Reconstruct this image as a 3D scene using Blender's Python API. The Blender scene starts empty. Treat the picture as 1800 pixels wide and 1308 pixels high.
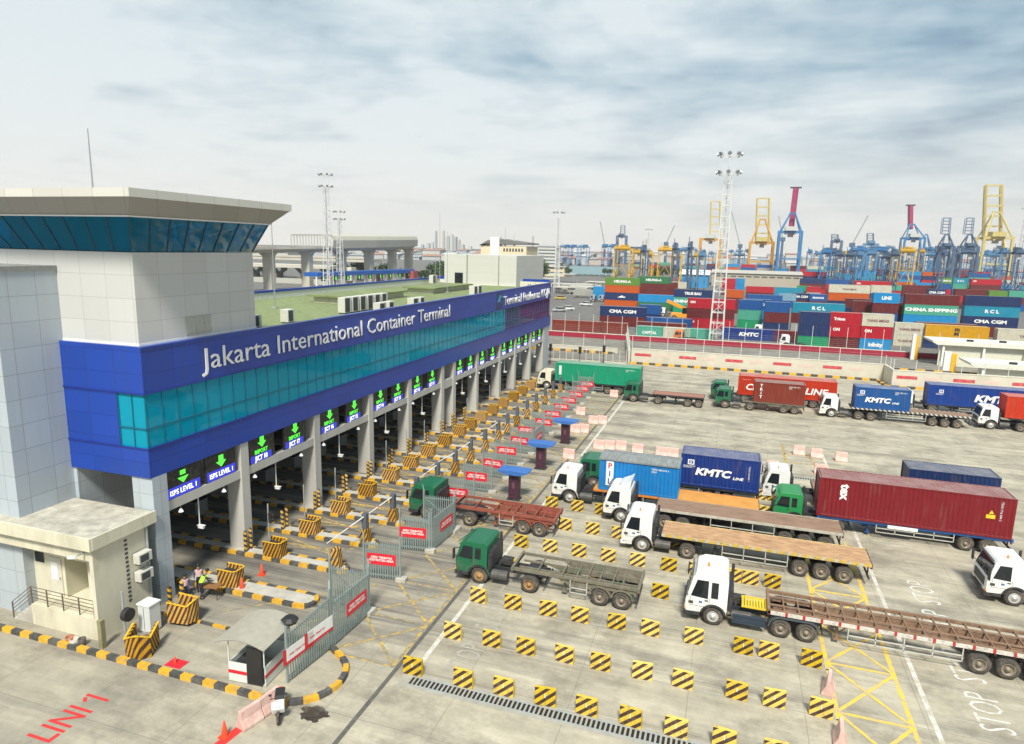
import bpy, bmesh, math, random
from mathutils import Vector, Matrix
random.seed(7)
R = math.radians
scene = bpy.context.scene
col = scene.collection

# ---------------------------------------------------------------- camera
CAM_H = 20.0
F_PX, PITCH, ROLL, YAW = 1185.8, 0.181897, 0.0218813, 0.315051
def cam_axes():
    cy, sy, c, s = math.cos(YAW), math.sin(YAW), math.cos(PITCH), math.sin(PITCH)
    fwd = Vector((-sy*c, cy*c, -s)); right = Vector((cy, sy, 0)); down = fwd.cross(right)
    cr, sr = math.cos(ROLL), math.sin(ROLL)
    return right*cr - down*sr, right*sr + down*cr, fwd
AX_R, AX_D, AX_F = cam_axes()
cd = bpy.data.cameras.new('camera'); cam = bpy.data.objects.new('camera', cd); col.objects.link(cam)
m = Matrix.Identity(4)
for i in range(3):
    m[i][0], m[i][1], m[i][2] = AX_R[i], -AX_D[i], -AX_F[i]
m[2][3] = CAM_H
cam.matrix_world = m
cd.sensor_width = 36.0; cd.lens = F_PX/1800*36; cd.clip_start = 0.5; cd.clip_end = 12000
scene.camera = cam
def ray(px, py):                       # viewing direction of a photograph pixel (1800 x 1308)
    return AX_R*((px-900)/F_PX) + AX_D*((py-654)/F_PX) + AX_F
def at(px, py, Y):                     # its point on the vertical plane at distance Y
    d = ray(px, py); t = Y/d.y; return Vector((d.x*t, Y, CAM_H + d.z*t))
def gat(px, py, z=0):                  # its point on the ground
    d = ray(px, py); t = (z-CAM_H)/d.z; return Vector((d.x*t, d.y*t, z))

# ---------------------------------------------------------------- world and sun
SUN = Vector((0.16, -0.60, 0.78)).normalized()
w = bpy.data.worlds.new('World'); scene.world = w; w.use_nodes = True
nt = w.node_tree; N = nt.nodes; L = nt.links
for n in list(N): N.remove(n)
def nd(N, t, **k):
    n = N.new(t)
    for a, b in k.items(): setattr(n, a, b)
    return n
out = nd(N, 'ShaderNodeOutputWorld'); bg = nd(N, 'ShaderNodeBackground'); bg.inputs[1].default_value = 0.1
sky = nd(N, 'ShaderNodeTexSky', sky_type='NISHITA', sun_disc=False)
sky.sun_elevation = math.asin(SUN.z); sky.sun_rotation = math.atan2(SUN.x, SUN.y); sky.dust_density = 3
tc = nd(N, 'ShaderNodeTexCoord'); sp = nd(N, 'ShaderNodeSeparateXYZ'); L.new(tc.outputs['Generated'], sp.inputs[0])
def M(N, L, op, a, b=None, c=None, clamp=False):
    n = N.new('ShaderNodeMath'); n.operation = op; n.use_clamp = clamp
    for i, v in enumerate((a, b, c)):
        if v is None: continue
        if isinstance(v, (int, float)): n.inputs[i].default_value = v
        else: L.new(v, n.inputs[i])
    return n.outputs[0]
zz = M(N, L, 'MAXIMUM', sp.outputs[2], 0.0)
den = M(N, L, 'ADD', zz, 0.10)
cx_ = M(N, L, 'DIVIDE', sp.outputs[0], den); cy_ = M(N, L, 'DIVIDE', sp.outputs[1], den)
cmb = nd(N, 'ShaderNodeCombineXYZ'); L.new(cx_, cmb.inputs[0]); L.new(cy_, cmb.inputs[1])
n1 = nd(N, 'ShaderNodeTexNoise'); n1.inputs['Scale'].default_value = 0.8; n1.inputs['Detail'].default_value = 5; n1.inputs['Roughness'].default_value = 0.50; n1.inputs['Distortion'].default_value = 0.5
L.new(cmb.outputs[0], n1.inputs['Vector'])
n2 = nd(N, 'ShaderNodeTexNoise'); n2.inputs['Scale'].default_value = 1.7; n2.inputs['Detail'].default_value = 6; n2.inputs['Roughness'].default_value = 0.55
L.new(cmb.outputs[0], n2.inputs['Vector'])
n3 = nd(N, 'ShaderNodeTexNoise'); n3.inputs['Scale'].default_value = 4.5; n3.inputs['Detail'].default_value = 7; n3.inputs['Roughness'].default_value = 0.6; n3.inputs['Distortion'].default_value = 0.4
mpc = nd(N, 'ShaderNodeMapping'); mpc.inputs['Scale'].default_value = (0.9,1.1,1); mpc.inputs['Rotation'].default_value = (0,0,0.5); L.new(cmb.outputs[0], mpc.inputs[0]); L.new(mpc.outputs[0], n3.inputs['Vector'])
cl = M(N, L, 'ADD', M(N, L, 'ADD', M(N, L, 'MULTIPLY', n1.outputs[0], 0.72), M(N, L, 'MULTIPLY', n2.outputs[0], 0.42)), M(N, L, 'MULTIPLY_ADD', n3.outputs[0], 0.16, -0.17))
# the cloud deck is thicker and bluer to the right and overhead
side = M(N, L, 'ADD', M(N, L, 'MULTIPLY', sp.outputs[0], -0.16), M(N, L, 'MULTIPLY', sp.outputs[2], -0.06))
cl = M(N, L, 'ADD', cl, side)
rp = nd(N, 'ShaderNodeValToRGB'); L.new(cl, rp.inputs[0])
e = rp.color_ramp.elements; e[0].position = 0.30; e[0].color = (1.2, 1.85, 2.5, 1); e[1].position = 0.56; e[1].color = (4.35, 4.75, 4.85, 1)
k = e.new(0.38); k.color = (2.1, 2.9, 3.4, 1); k = e.new(0.47); k.color = (3.2, 3.8, 4.1, 1)
# warm white band towards the horizon
hz = nd(N, 'ShaderNodeMapRange', clamp=True); L.new(zz, hz.inputs[0]); hz.inputs[1].default_value = 0.0; hz.inputs[2].default_value = 0.24; hz.inputs[3].default_value = 1; hz.inputs[4].default_value = 0
hp = M(N, L, 'POWER', hz.outputs[0], 1.3)
def mixc(N, L, f, a, b, bt='MIX'):
    n = N.new('ShaderNodeMix'); n.data_type = 'RGBA'; n.blend_type = bt
    for i, v in ((0, f), (6, a), (7, b)):
        if isinstance(v, (int, float)): n.inputs[i].default_value = v
        elif isinstance(v, tuple): n.inputs[i].default_value = v if len(v) == 4 else (*v, 1)
        else: L.new(v, n.inputs[i])
    return n.outputs[2]
c1 = mixc(N, L, hp, rp.outputs[0], (5.35, 5.2, 4.9))
c2 = mixc(N, L, 0.08, c1, sky.outputs[0])
L.new(c2, bg.inputs[0]); L.new(bg.outputs[0], out.inputs[0])
sd = bpy.data.lights.new('sun', 'SUN'); so = bpy.data.objects.new('sun', sd); col.objects.link(so)
sd.energy = 3.0; sd.angle = R(10); sd.color = (1, 0.95, 0.84)
so.rotation_euler = SUN.to_track_quat('Z', 'Y').to_euler(); so.location = (0, 0, 60)
scene.view_settings.view_transform = 'Standard'; scene.view_settings.look = 'None'
scene.view_settings.exposure = 0.88; scene.view_settings.gamma = 1

# ---------------------------------------------------------------- helpers
def tag(o, label=None, cat=None, group=None, kind=None):
    if label: o['label'] = label
    if cat: o['category'] = cat
    if group: o['group'] = group
    if kind: o['kind'] = kind
    return o
def thing(name, label, cat, loc=(0, 0, 0), rz=0, group=None):
    o = bpy.data.objects.new(name, None); col.objects.link(o); o.empty_display_size = 0.3
    o.location = loc; o.rotation_euler = (0, 0, rz)
    return tag(o, label, cat, group)
def kids(o): return [c for c in ALLCH.get(o.name, [])]
ALLCH = {}
def setp(o, p):
    o.parent = p; ALLCH.setdefault(p.name, []).append(o)
def dup(o, parent=None):
    c = o.copy(); col.objects.link(c)
    if parent: setp(c, parent)
    if o.name in TXT: TXT.append(c.name)
    for ch in kids(o): dup(ch, c)
    return c
TXT = []
class MB:
    def __init__(s): s.v = []; s.f = []; s.m = []; s.i = 0
    def quadbox(s, b, t):              # b, t: matching rings
        o = len(s.v); n = len(b); s.v += [tuple(p) for p in b] + [tuple(p) for p in t]
        s.f.append([o+i for i in range(n)][::-1]); s.f.append([o+n+i for i in range(n)])
        for i in range(n):
            j = (i+1) % n; s.f.append([o+i, o+j, o+n+j, o+n+i])
        s.m += [s.i]*(n+2); return s
    def box(s, x0, y0, z0, x1, y1, z1):
        return s.quadbox([(x0,y0,z0),(x1,y0,z0),(x1,y1,z0),(x0,y1,z0)], [(x0,y0,z1),(x1,y0,z1),(x1,y1,z1),(x0,y1,z1)])
    def prism(s, pts, pl, a, b):       # outline in plane pl extruded between a and b
        if pl == 'xz': A = [(x,a,z) for x,z in pts]; B = [(x,b,z) for x,z in pts]
        elif pl == 'yz': A = [(a,y,z) for y,z in pts]; B = [(b,y,z) for y,z in pts]
        else: A = [(x,y,a) for x,y in pts]; B = [(x,y,b) for x,y in pts]
        return s.quadbox(A, B)
    def cyl(s, p, q, r, n=10, r2=None):
        p = Vector(p); q = Vector(q); d = (q-p).normalized(); u = d.orthogonal().normalized(); v = d.cross(u); r2 = r if r2 is None else r2
        A = [p + (u*math.cos(2*math.pi*i/n) + v*math.sin(2*math.pi*i/n))*r for i in range(n)]
        B = [q + (u*math.cos(2*math.pi*i/n) + v*math.sin(2*math.pi*i/n))*r2 for i in range(n)]
        return s.quadbox(A, B)
    def bar(s, p, q, w, h=None):       # rectangular beam
        h = h or w; p = Vector(p); q = Vector(q); d = (q-p).normalized()
        u = d.cross(Vector((0,0,1)))
        u = Vector((1,0,0)) if u.length < 1e-3 else u.normalized()
        v = u.cross(d).normalized()
        c = [u*w/2+v*h/2, -u*w/2+v*h/2, -u*w/2-v*h/2, u*w/2-v*h/2]
        return s.quadbox([p+k for k in c], [q+k for k in c])
    def lathe(s, pts, axis='z', n=24, c=(0,0,0)):   # pts: (r, h) closed rings
        o = len(s.v)
        for r, h in pts:
            for i in range(n):
                a = 2*math.pi*i/n; x, y = r*math.cos(a), r*math.sin(a)
                p = (x, y, h) if axis == 'z' else (x, h, y)
                s.v.append((p[0]+c[0], p[1]+c[1], p[2]+c[2]))
        for k in range(len(pts)-1):
            for i in range(n):
                j = (i+1) % n; s.f.append([o+k*n+i, o+k*n+j, o+(k+1)*n+j, o+(k+1)*n+i]); s.m.append(s.i)
        return s
    def face(s, pts):
        o = len(s.v); s.v += [tuple(p) for p in pts]; s.f.append(list(range(o, o+len(pts)))); s.m.append(s.i); return s
    def mesh(s, name, mat, smooth=False, fix=True):
        me = bpy.data.meshes.new(name); me.from_pydata(s.v, [], s.f)
        for x in (mat if isinstance(mat, (list, tuple)) else [mat]): me.materials.append(x)
        me.polygons.foreach_set('material_index', s.m)
        if fix:
            bm = bmesh.new(); bm.from_mesh(me); bmesh.ops.recalc_face_normals(bm, faces=bm.faces); bm.to_mesh(me); bm.free()
        if smooth: me.shade_smooth()
        me.update(); return me
    def each(s, name, mat, parent=None, bevel=0):      # every box of the builder as an object of its own
        i = 0
        while i < len(s.v):
            q = MB(); q.v = s.v[i:i+8]; q.f = [[0,1,2,3][::-1],[4,5,6,7]]+[[k,(k+1)%4,4+(k+1)%4,4+k] for k in range(4)]; q.m = [0]*6; q.build(name, mat, parent, bevel); i += 8
    def build(s, name, mat, parent=None, bevel=0, smooth=False, loc=None, fix=True):
        me = s.mesh(name, mat, smooth, fix)
        o = bpy.data.objects.new(name, me); col.objects.link(o)
        if parent: setp(o, parent)
        if loc: o.location = loc
        if bevel:
            b = o.modifiers.new('bevel', 'BEVEL'); b.width = bevel; b.segments = 2; b.limit_method = 'ANGLE'; b.angle_limit = R(40)
        return o
def text(s, size, mat, parent, loc, face='-y', name='lettering', align='LEFT', ext=0.01, sx=1, bold=0.0, shear=0, line=1.0):
    cu = bpy.data.curves.new(name, 'FONT'); cu.body = s; cu.size = size; cu.align_x = align; cu.extrude = ext; cu.offset = bold*size; cu.shear = shear; cu.space_line = line
    cu.resolution_u = 2
    cu.materials.append(mat); o = bpy.data.objects.new(name, cu); col.objects.link(o)
    if parent: setp(o, parent)
    o.location = loc; o.scale = (sx, 1, 1)
    o.rotation_euler = {'-y': (R(90),0,0), '+x': (R(90),0,R(90)), 'up': (0,0,R(90)), '+y': (R(90),0,R(180)), '-x': (R(90),0,R(-90))}[face] if isinstance(face, str) else face
    TXT.append(o.name); return o

# ---------------------------------------------------------------- materials
MATS = {}
def base(name):
    m = bpy.data.materials.new(name); m.use_nodes = True; n = m.node_tree
    b = n.nodes['Principled BSDF']; return m, n.nodes, n.links, b
def mat(name, c, rough=0.6, metal=0, var=0.15, scale=3.0, dirt=None, dirt_amt=0.0, bump=0.0, coat=0, stretch=None):
    if name in MATS: return MATS[name]
    m, N, L, b = base(name)
    b.inputs['Roughness'].default_value = rough; b.inputs['Metallic'].default_value = metal
    if coat: b.inputs['Coat Weight'].default_value = coat
    tc = N.new('ShaderNodeTexCoord'); v = tc.outputs['Object']
    if stretch:
        mp = N.new('ShaderNodeMapping'); mp.inputs['Scale'].default_value = stretch; L.new(v, mp.inputs[0]); v = mp.outputs[0]
    no = N.new('ShaderNodeTexNoise'); no.inputs['Scale'].default_value = scale; no.inputs['Detail'].default_value = 6; no.inputs['Roughness'].default_value = 0.62
    L.new(v, no.inputs['Vector'])
    lo = tuple(x*(1-var) for x in c); hi = tuple(min(1, x*(1+var)) for x in c)
    f = M(N, L, 'MULTIPLY_ADD', no.outputs[0], 2.4, -0.7, clamp=True)
    cc = mixc(N, L, f, lo, hi)
    if dirt:
        n2 = N.new('ShaderNodeTexNoise'); n2.inputs['Scale'].default_value = scale*0.45; n2.inputs['Detail'].default_value = 8; n2.inputs['Roughness'].default_value = 0.7
        L.new(v, n2.inputs['Vector'])
        g = M(N, L, 'MULTIPLY', M(N, L, 'MULTIPLY_ADD', n2.outputs[0], 5.0, -2.5, clamp=True), dirt_amt)
        cc = mixc(N, L, g, cc, dirt)
    L.new(cc, b.inputs['Base Color'])
    if bump:
        bp = N.new('ShaderNodeBump'); bp.inputs['Strength'].default_value = bump; bp.inputs['Distance'].default_value = 0.02; L.new(no.outputs[0], bp.inputs['Height']); L.new(bp.outputs[0], b.inputs['Normal'])
    MATS[name] = m; return m
def emis(name, c, s=1.0):
    if name in MATS: return MATS[name]
    m, N, L, b = base(name); b.inputs['Base Color'].default_value = (*c, 1); b.inputs['Emission Color'].default_value = (*c, 1); b.inputs['Emission Strength'].default_value = s
    MATS[name] = m; return m
def panel(name, c, su, sv, off=(0,0), w=0.02, lc=None, rough=0.4, var=0.06, metal=0.0, streak=0.0, streakc=(.2,.2,.18)):
    """cladding with seams: u = x+y (walls are axis aligned), v = z"""
    m, N, L, b = base(name); b.inputs['Roughness'].default_value = rough; b.inputs['Metallic'].default_value = metal
    tc = N.new('ShaderNodeTexCoord'); s = N.new('ShaderNodeSeparateXYZ'); L.new(tc.outputs['Object'], s.inputs[0])
    u = M(N, L, 'ADD', s.outputs[0], s.outputs[1])
    fu = M(N, L, 'FRACT', M(N, L, 'MULTIPLY_ADD', u, 1/su, off[0]+100)); fv = M(N, L, 'FRACT', M(N, L, 'MULTIPLY_ADD', s.outputs[2], 1/sv, off[1]+100))
    a = M(N, L, 'LESS_THAN', fu, w/su); d = M(N, L, 'LESS_THAN', fv, w/sv); ln = M(N, L, 'MAXIMUM', a, d)
    # each sheet a slightly different tone
    wn = N.new('ShaderNodeTexWhiteNoise'); wn.noise_dimensions = '2D'; cb = N.new('ShaderNodeCombineXYZ')
    L.new(M(N, L, 'FLOOR', M(N, L, 'MULTIPLY_ADD', u, 1/su, off[0]+100)), cb.inputs[0]); L.new(M(N, L, 'FLOOR', M(N, L, 'MULTIPLY_ADD', s.outputs[2], 1/sv, off[1]+100)), cb.inputs[1])
    L.new(cb.outputs[0], wn.inputs['Vector'])
    cc = mixc(N, L, wn.outputs[0], tuple(x*(1-var) for x in c), tuple(min(1, x*(1+var)) for x in c))
    if streak:
        mp = N.new('ShaderNodeMapping'); mp.inputs['Scale'].default_value = (1.6, 1.6, 0.12); L.new(tc.outputs['Object'], mp.inputs[0])
        no = N.new('ShaderNodeTexNoise'); no.inputs['Scale'].default_value = 1.5; no.inputs['Detail'].default_value = 7; L.new(mp.outputs[0], no.inputs['Vector'])
        cc = mixc(N, L, M(N, L, 'MULTIPLY', M(N, L, 'MULTIPLY_ADD', no.outputs[0], 4, -1.9, clamp=True), streak), cc, streakc)
    cc = mixc(N, L, ln, cc, lc or tuple(x*0.5 for x in c))
    L.new(cc, b.inputs['Base Color']); MATS[name] = m; return m
def stripes(name, c1, c2, period, vec=(1,0,-1), duty=0.5, rough=0.7, off=0.0, front=False):
    m, N, L, b = base(name); b.inputs['Roughness'].default_value = rough
    tc = N.new('ShaderNodeTexCoord'); dp = N.new('ShaderNodeVectorMath'); dp.operation = 'DOT_PRODUCT'
    L.new(tc.outputs['Object'], dp.inputs[0]); dp.inputs[1].default_value = vec
    f = M(N, L, 'FRACT', M(N, L, 'MULTIPLY_ADD', dp.outputs['Value'], 1/period, off+100)); g = M(N, L, 'LESS_THAN', f, duty)
    no = N.new('ShaderNodeTexNoise'); no.inputs['Scale'].default_value = 5; no.inputs['Detail'].default_value = 8; no.inputs['Roughness'].default_value = 0.75
    oi = N.new('ShaderNodeObjectInfo'); va = N.new('ShaderNodeVectorMath'); va.operation = 'ADD'; L.new(tc.outputs['Object'], va.inputs[0]); L.new(oi.outputs['Location'], va.inputs[1]); L.new(va.outputs[0], no.inputs['Vector'])
    if front:                          # only the two long faces carry stripes, ends and top are plain
        ns = N.new('ShaderNodeSeparateXYZ'); L.new(tc.outputs['Normal'], ns.inputs[0]); g = M(N, L, 'MULTIPLY', g, M(N, L, 'GREATER_THAN', M(N, L, 'ABSOLUTE', ns.outputs[1]), 0.6))
    cc = mixc(N, L, g, c1, c2)
    cc = mixc(N, L, M(N, L, 'MULTIPLY', M(N, L, 'MULTIPLY_ADD', no.outputs[0], 6, -3.0, clamp=True), 0.75), cc, (0.17, 0.145, 0.11))
    hv = N.new('ShaderNodeHueSaturation'); L.new(cc, hv.inputs['Color']); L.new(M(N, L, 'MULTIPLY_ADD', oi.outputs['Random'], 0.34, 0.72), hv.inputs['Value']); L.new(M(N, L, 'MULTIPLY_ADD', oi.outputs['Random'], -0.2, 1.05), hv.inputs['Saturation'])
    L.new(hv.outputs[0], b.inputs['Base Color']); MATS[name] = m; return m
YEL = (0.72, 0.42, 0.015); BLK = (0.035, 0.033, 0.032); BRN = (0.10, 0.035, 0.015)
concrete = mat('concrete', (0.45, 0.43, 0.38), 0.85, var=0.12, scale=1.2, dirt=(0.2,0.19,0.16), dirt_amt=0.45, bump=0.15)
col_conc = mat('column_concrete', (0.47, 0.46, 0.42), 0.8, var=0.07, scale=0.8, dirt=(0.24,0.23,0.2), dirt_amt=0.35, stretch=(1,1,0.25))
kerb_y = mat('kerb_yellow', (0.62, 0.34, 0.02), 0.75, var=0.25, scale=4, dirt=(0.22,0.18,0.12), dirt_amt=0.5)
kerb_k = mat('kerb_black', (0.06, 0.06, 0.06), 0.8, var=0.4, scale=4, dirt=(0.25,0.23,0.2), dirt_amt=0.4)
chev = stripes('chevron_paint', (0.74, 0.50, 0.02), (0.055, 0.022, 0.012), 0.44, (0.9,0,-1.05), 0.47, front=True)
orst = stripes('orange_stripes', (0.66, 0.34, 0.02), (0.07, 0.025, 0.012), 0.27, (1,1,-0.5), 0.5)
pole_st = stripes('bollard_stripes', (0.75, 0.42, 0.02), BLK, 0.34, (0.35,0.35,1), 0.5)
white = mat('white_paint', (0.78, 0.78, 0.76), 0.4, var=0.05, dirt=(0.4,0.37,0.32), dirt_amt=0.25)
steel = mat('galvanised_steel', (0.40, 0.44, 0.45), 0.5, 0.4, var=0.15)
dark = mat('dark_metal', (0.035, 0.037, 0.042), 0.55, 0.2, var=0.4, dirt=(0.16,0.13,0.1), dirt_amt=0.4)
rubber = mat('tyre_rubber', (0.06, 0.053, 0.045), 0.9, var=0.35, scale=6, dirt=(0.22,0.18,0.13), dirt_amt=0.7)
rimm = mat('wheel_rim', (0.28, 0.24, 0.19), 0.6, 0.3, var=0.3, dirt=(0.12,0.08,0.05), dirt_amt=0.5)
blackglass = mat('dark_window_glass', (0.012, 0.016, 0.02), 0.06, 0, var=0.1)
red = mat('sign_red', (0.62, 0.02, 0.035), 0.45, var=0.06)
twhite = mat('lettering_white', (0.8, 0.8, 0.78), 0.5, var=0.06)
tblack = mat('lettering_black', (0.02, 0.02, 0.02), 0.6, var=0.1)
# ---------------------------------------------------------------- ground
def ground_mat(name, c_hi, c_lo, asphalt=False):
    m, N, L, b = base(name); b.inputs['Roughness'].default_value = 0.85
    g = N.new('ShaderNodeNewGeometry'); s = N.new('ShaderNodeSeparateXYZ'); L.new(g.outputs['Position'], s.inputs[0])
    def noise(scale, det, sc=(1,1,1), rough=0.6):
        mp = N.new('ShaderNodeMapping'); mp.inputs['Scale'].default_value = sc; L.new(g.outputs['Position'], mp.inputs[0])
        n = N.new('ShaderNodeTexNoise'); n.inputs['Scale'].default_value = scale; n.inputs['Detail'].default_value = det; n.inputs['Roughness'].default_value = rough; L.new(mp.outputs[0], n.inputs['Vector']); return n.outputs[0]
    big = noise(0.07, 5); mid = noise(0.5, 7, rough=0.7); fine = noise(6, 5, rough=0.7)
    f = M(N, L, 'MULTIPLY_ADD', mid, 2.2, -0.6, clamp=True)
    cc = mixc(N, L, f, tuple(x*0.60 for x in c_hi), c_hi)
    mo = noise(0.33, 10, (1,0.8,1), 0.74); cc = mixc(N, L, M(N, L, 'MULTIPLY', M(N, L, 'MULTIPLY_ADD', mo, 6, -2.8, clamp=True), 0.75), cc, tuple(x*0.62 for x in c_hi)); mw_ = noise(0.8, 8, (0.35,1.3,1), 0.7); cc = mixc(N, L, M(N, L, 'MULTIPLY', M(N, L, 'MULTIPLY_ADD', mw_, 6, -3.0, clamp=True), 0.5), cc, tuple(min(1,x*1.12) for x in c_hi))
    cc = mixc(N, L, M(N, L, 'MULTIPLY', M(N, L, 'MULTIPLY_ADD', fine, 3, -1.2, clamp=True), 0.16), cc, c_lo)
    cc = mixc(N, L, M(N, L, 'MULTIPLY', M(N, L, 'MULTIPLY_ADD', big, 4, -1.9, clamp=True), 0.45), cc, c_lo)
    bl = noise(0.23, 8, (1,1.3,1), 0.72); cc = mixc(N, L, M(N, L, 'MULTIPLY', M(N, L, 'MULTIPLY_ADD', bl, 7, -3.4, clamp=True), 0.65), cc, tuple(x*0.75 for x in c_lo))
    if not asphalt:
        # rubber laid down by braking lorries: bands along the lanes, heaviest close to the gate; near also paints shade into the floor under the building
        st = noise(1.0, 6, (0.045, 1.1, 1), 0.6); st2 = noise(1.0, 5, (0.16, 3.2, 1), 0.65)
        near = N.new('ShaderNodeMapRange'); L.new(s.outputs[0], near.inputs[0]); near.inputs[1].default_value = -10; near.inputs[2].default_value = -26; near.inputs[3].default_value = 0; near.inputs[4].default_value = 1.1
        far_ = N.new('ShaderNodeMapRange'); L.new(s.outputs[0], far_.inputs[0]); far_.inputs[1].default_value = -18; far_.inputs[2].default_value = 6; far_.inputs[3].default_value = 1; far_.inputs[4].default_value = 0.55
        yin = N.new('ShaderNodeMapRange'); L.new(s.outputs[1], yin.inputs[0]); yin.inputs[1].default_value = 25; yin.inputs[2].default_value = 30; yin.inputs[3].default_value = 0.35; yin.inputs[4].default_value = 1
        lane = M(N, L, 'ABSOLUTE', M(N, L, 'SUBTRACT', M(N, L, 'FRACT', M(N, L, 'MULTIPLY_ADD', s.outputs[1], 1/3.80, 43.11)), 0.5))   # 0.5 on the line of blocks
        wheel = M(N, L, 'SUBTRACT', 1.0, M(N, L, 'MULTIPLY', M(N, L, 'ABSOLUTE', M(N, L, 'SUBTRACT', lane, 0.40)), 5.0), clamp=True)
        a = M(N, L, 'MULTIPLY_ADD', st, 5, -2.15, clamp=True); a2 = M(N, L, 'MULTIPLY_ADD', st2, 4, -1.8, clamp=True)
        k = M(N, L, 'ADD', M(N, L, 'MULTIPLY', a, 0.50), M(N, L, 'MULTIPLY', M(N, L, 'MULTIPLY', wheel, a2), 0.75))
        k = M(N, L, 'MULTIPLY', M(N, L, 'MULTIPLY', k, far_.outputs[0]), yin.outputs[0])
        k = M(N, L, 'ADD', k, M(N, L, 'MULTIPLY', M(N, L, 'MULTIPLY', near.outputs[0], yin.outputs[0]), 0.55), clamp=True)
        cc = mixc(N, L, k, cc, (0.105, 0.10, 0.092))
        # oil spots
        vo = N.new('ShaderNodeTexVoronoi'); vo.inputs['Scale'].default_value = 0.33; vo.inputs['Randomness'].default_value = 1; L.new(g.outputs['Position'], vo.inputs['Vector'])
        sp_ = M(N, L, 'MULTIPLY', M(N, L, 'SUBTRACT', 1, M(N, L, 'MULTIPLY', vo.outputs['Distance'], 4.2), clamp=True), M(N, L, 'MULTIPLY_ADD', mid, 4, -1.9, clamp=True))
        cc = mixc(N, L, M(N, L, 'MULTIPLY', sp_, 0.6), cc, (0.09, 0.085, 0.075))
        # joints between the cast slabs and hairline cracks
        jx = M(N, L, 'LESS_THAN', M(N, L, 'FRACT', M(N, L, 'MULTIPLY_ADD', s.outputs[0], 1/5.0, 40.13)), 0.008)
        jy = M(N, L, 'LESS_THAN', M(N, L, 'FRACT', M(N, L, 'MULTIPLY_ADD', s.outputs[1], 1/3.87, 50.19)), 0.011)
        cc = mixc(N, L, M(N, L, 'MULTIPLY', M(N, L, 'MAXIMUM', jx, jy), 0.38), cc, (0.1, 0.095, 0.085))
        v2 = N.new('ShaderNodeTexVoronoi'); v2.feature = 'DISTANCE_TO_EDGE'; v2.inputs['Scale'].default_value = 0.16
        wv = N.new('ShaderNodeVectorMath'); wv.operation = 'ADD'; L.new(g.outputs['Position'], wv.inputs[0]); nn = N.new('ShaderNodeTexNoise'); nn.inputs['Scale'].default_value = 0.7; nn.inputs['Detail'].default_value = 6; L.new(g.outputs['Position'], nn.inputs['Vector']); sc = N.new('ShaderNodeVectorMath'); sc.operation = 'SCALE'; sc.inputs['Scale'].default_value = 3; L.new(nn.outputs['Color'], sc.inputs[0]); L.new(sc.outputs[0], wv.inputs[1]); L.new(wv.outputs[0], v2.inputs['Vector'])
        cr = M(N, L, 'MULTIPLY', M(N, L, 'LESS_THAN', v2.outputs['Distance'], 0.0022), 0.13)
        cc = mixc(N, L, cr, cc, (0.12, 0.115, 0.1))
    L.new(cc, b.inputs['Base Color'])
    bp = N.new('ShaderNodeBump'); bp.inputs['Strength'].default_value = 0.2; bp.inputs['Distance'].default_value = 0.01; L.new(fine, bp.inputs['Height']); L.new(bp.outputs[0], b.inputs['Normal'])
    return m
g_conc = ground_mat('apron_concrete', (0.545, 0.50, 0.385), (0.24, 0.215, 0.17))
g_asph = ground_mat('yard_asphalt', (0.185, 0.18, 0.17), (0.11, 0.105, 0.10), True)
def sheet(name, x0, y0, x1, y1, z, m):
    o = MB().face([(x0,y0,z),(x1,y0,z),(x1,y1,z),(x0,y1,z)]).build(name, m); return tag(o, kind='structure')
sheet('ground', -4000, -500, 5000, 7000, -0.008, g_asph)
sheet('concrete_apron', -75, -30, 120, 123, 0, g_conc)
sheet('access_road', -75, 123, 120, 151.5, 0, ground_mat('road_concrete', (0.27,0.255,0.22), (0.15,0.14,0.125), True))

def worn(name, c, cover=0.55, rough=0.7, und=(0.33, 0.315, 0.27)):
    """road paint, worn through in places to show the concrete"""
    m, N, L, b = base(name); b.inputs['Roughness'].default_value = rough
    g = N.new('ShaderNodeNewGeometry'); no = N.new('ShaderNodeTexNoise'); no.inputs['Scale'].default_value = 2.2; no.inputs['Detail'].default_value = 9; no.inputs['Roughness'].default_value = 0.8
    L.new(g.outputs['Position'], no.inputs['Vector'])
    f = M(N, L, 'MULTIPLY_ADD', no.outputs[0], 6, -3.0 + (cover-0.5)*5, clamp=True)
    L.new(mixc(N, L, f, und, c), b.inputs['Base Color']); MATS[name] = m; return m
p_white = worn('line_white', (0.64, 0.63, 0.59), 0.60, und=(0.42,0.39,0.31)); p_word = worn('word_white', (0.68, 0.67, 0.63), 0.64, und=(0.40,0.37,0.30)); p_yel = worn('line_yellow', (0.74, 0.50, 0.05), 0.66); p_red = worn('line_red', (0.55, 0.03, 0.03), 0.8)
p_faint = worn('line_faint', (0.56, 0.55, 0.51), 0.45); p_yf = worn('line_yellow_faint', (0.66, 0.42, 0.04), 0.56, und=(0.2,0.185,0.15))
def stripe(b, p, q, w, z=0.004):
    p = Vector(p); q = Vector(q); d = (q-p).normalized(); n = Vector((-d.y, d.x))*w/2
    b.face([(*(p+n), z), (*(q+n), z), (*(q-n), z), (*(p-n), z)])
def marking(name, b, m): return tag(b.build(name, m, fix=False), kind='structure')
b = MB()
for y0, y1 in ((26.6, 60), (63, 108)): stripe(b, (-13.15, y0), (-13.15, y1), 0.24)
marking('stop_line', b, p_white)
b = MB(); stripe(b, (9.7, 20), (9.7, 75), 0.22); marking('stop_line', b, p_white)
b = MB()                                           # white lane lines under the rows of blocks
for y in (26.15, 29.55, 33.35, 37.55, 41.2, 45.05, 48.9, 52.8, 56.6): stripe(b, (-12.6, y), (6.0, y), 0.10)
marking('lane_lines', b, p_faint)
b = MB()                                           # yellow box junction strip between the blocks and the STOP line
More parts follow.
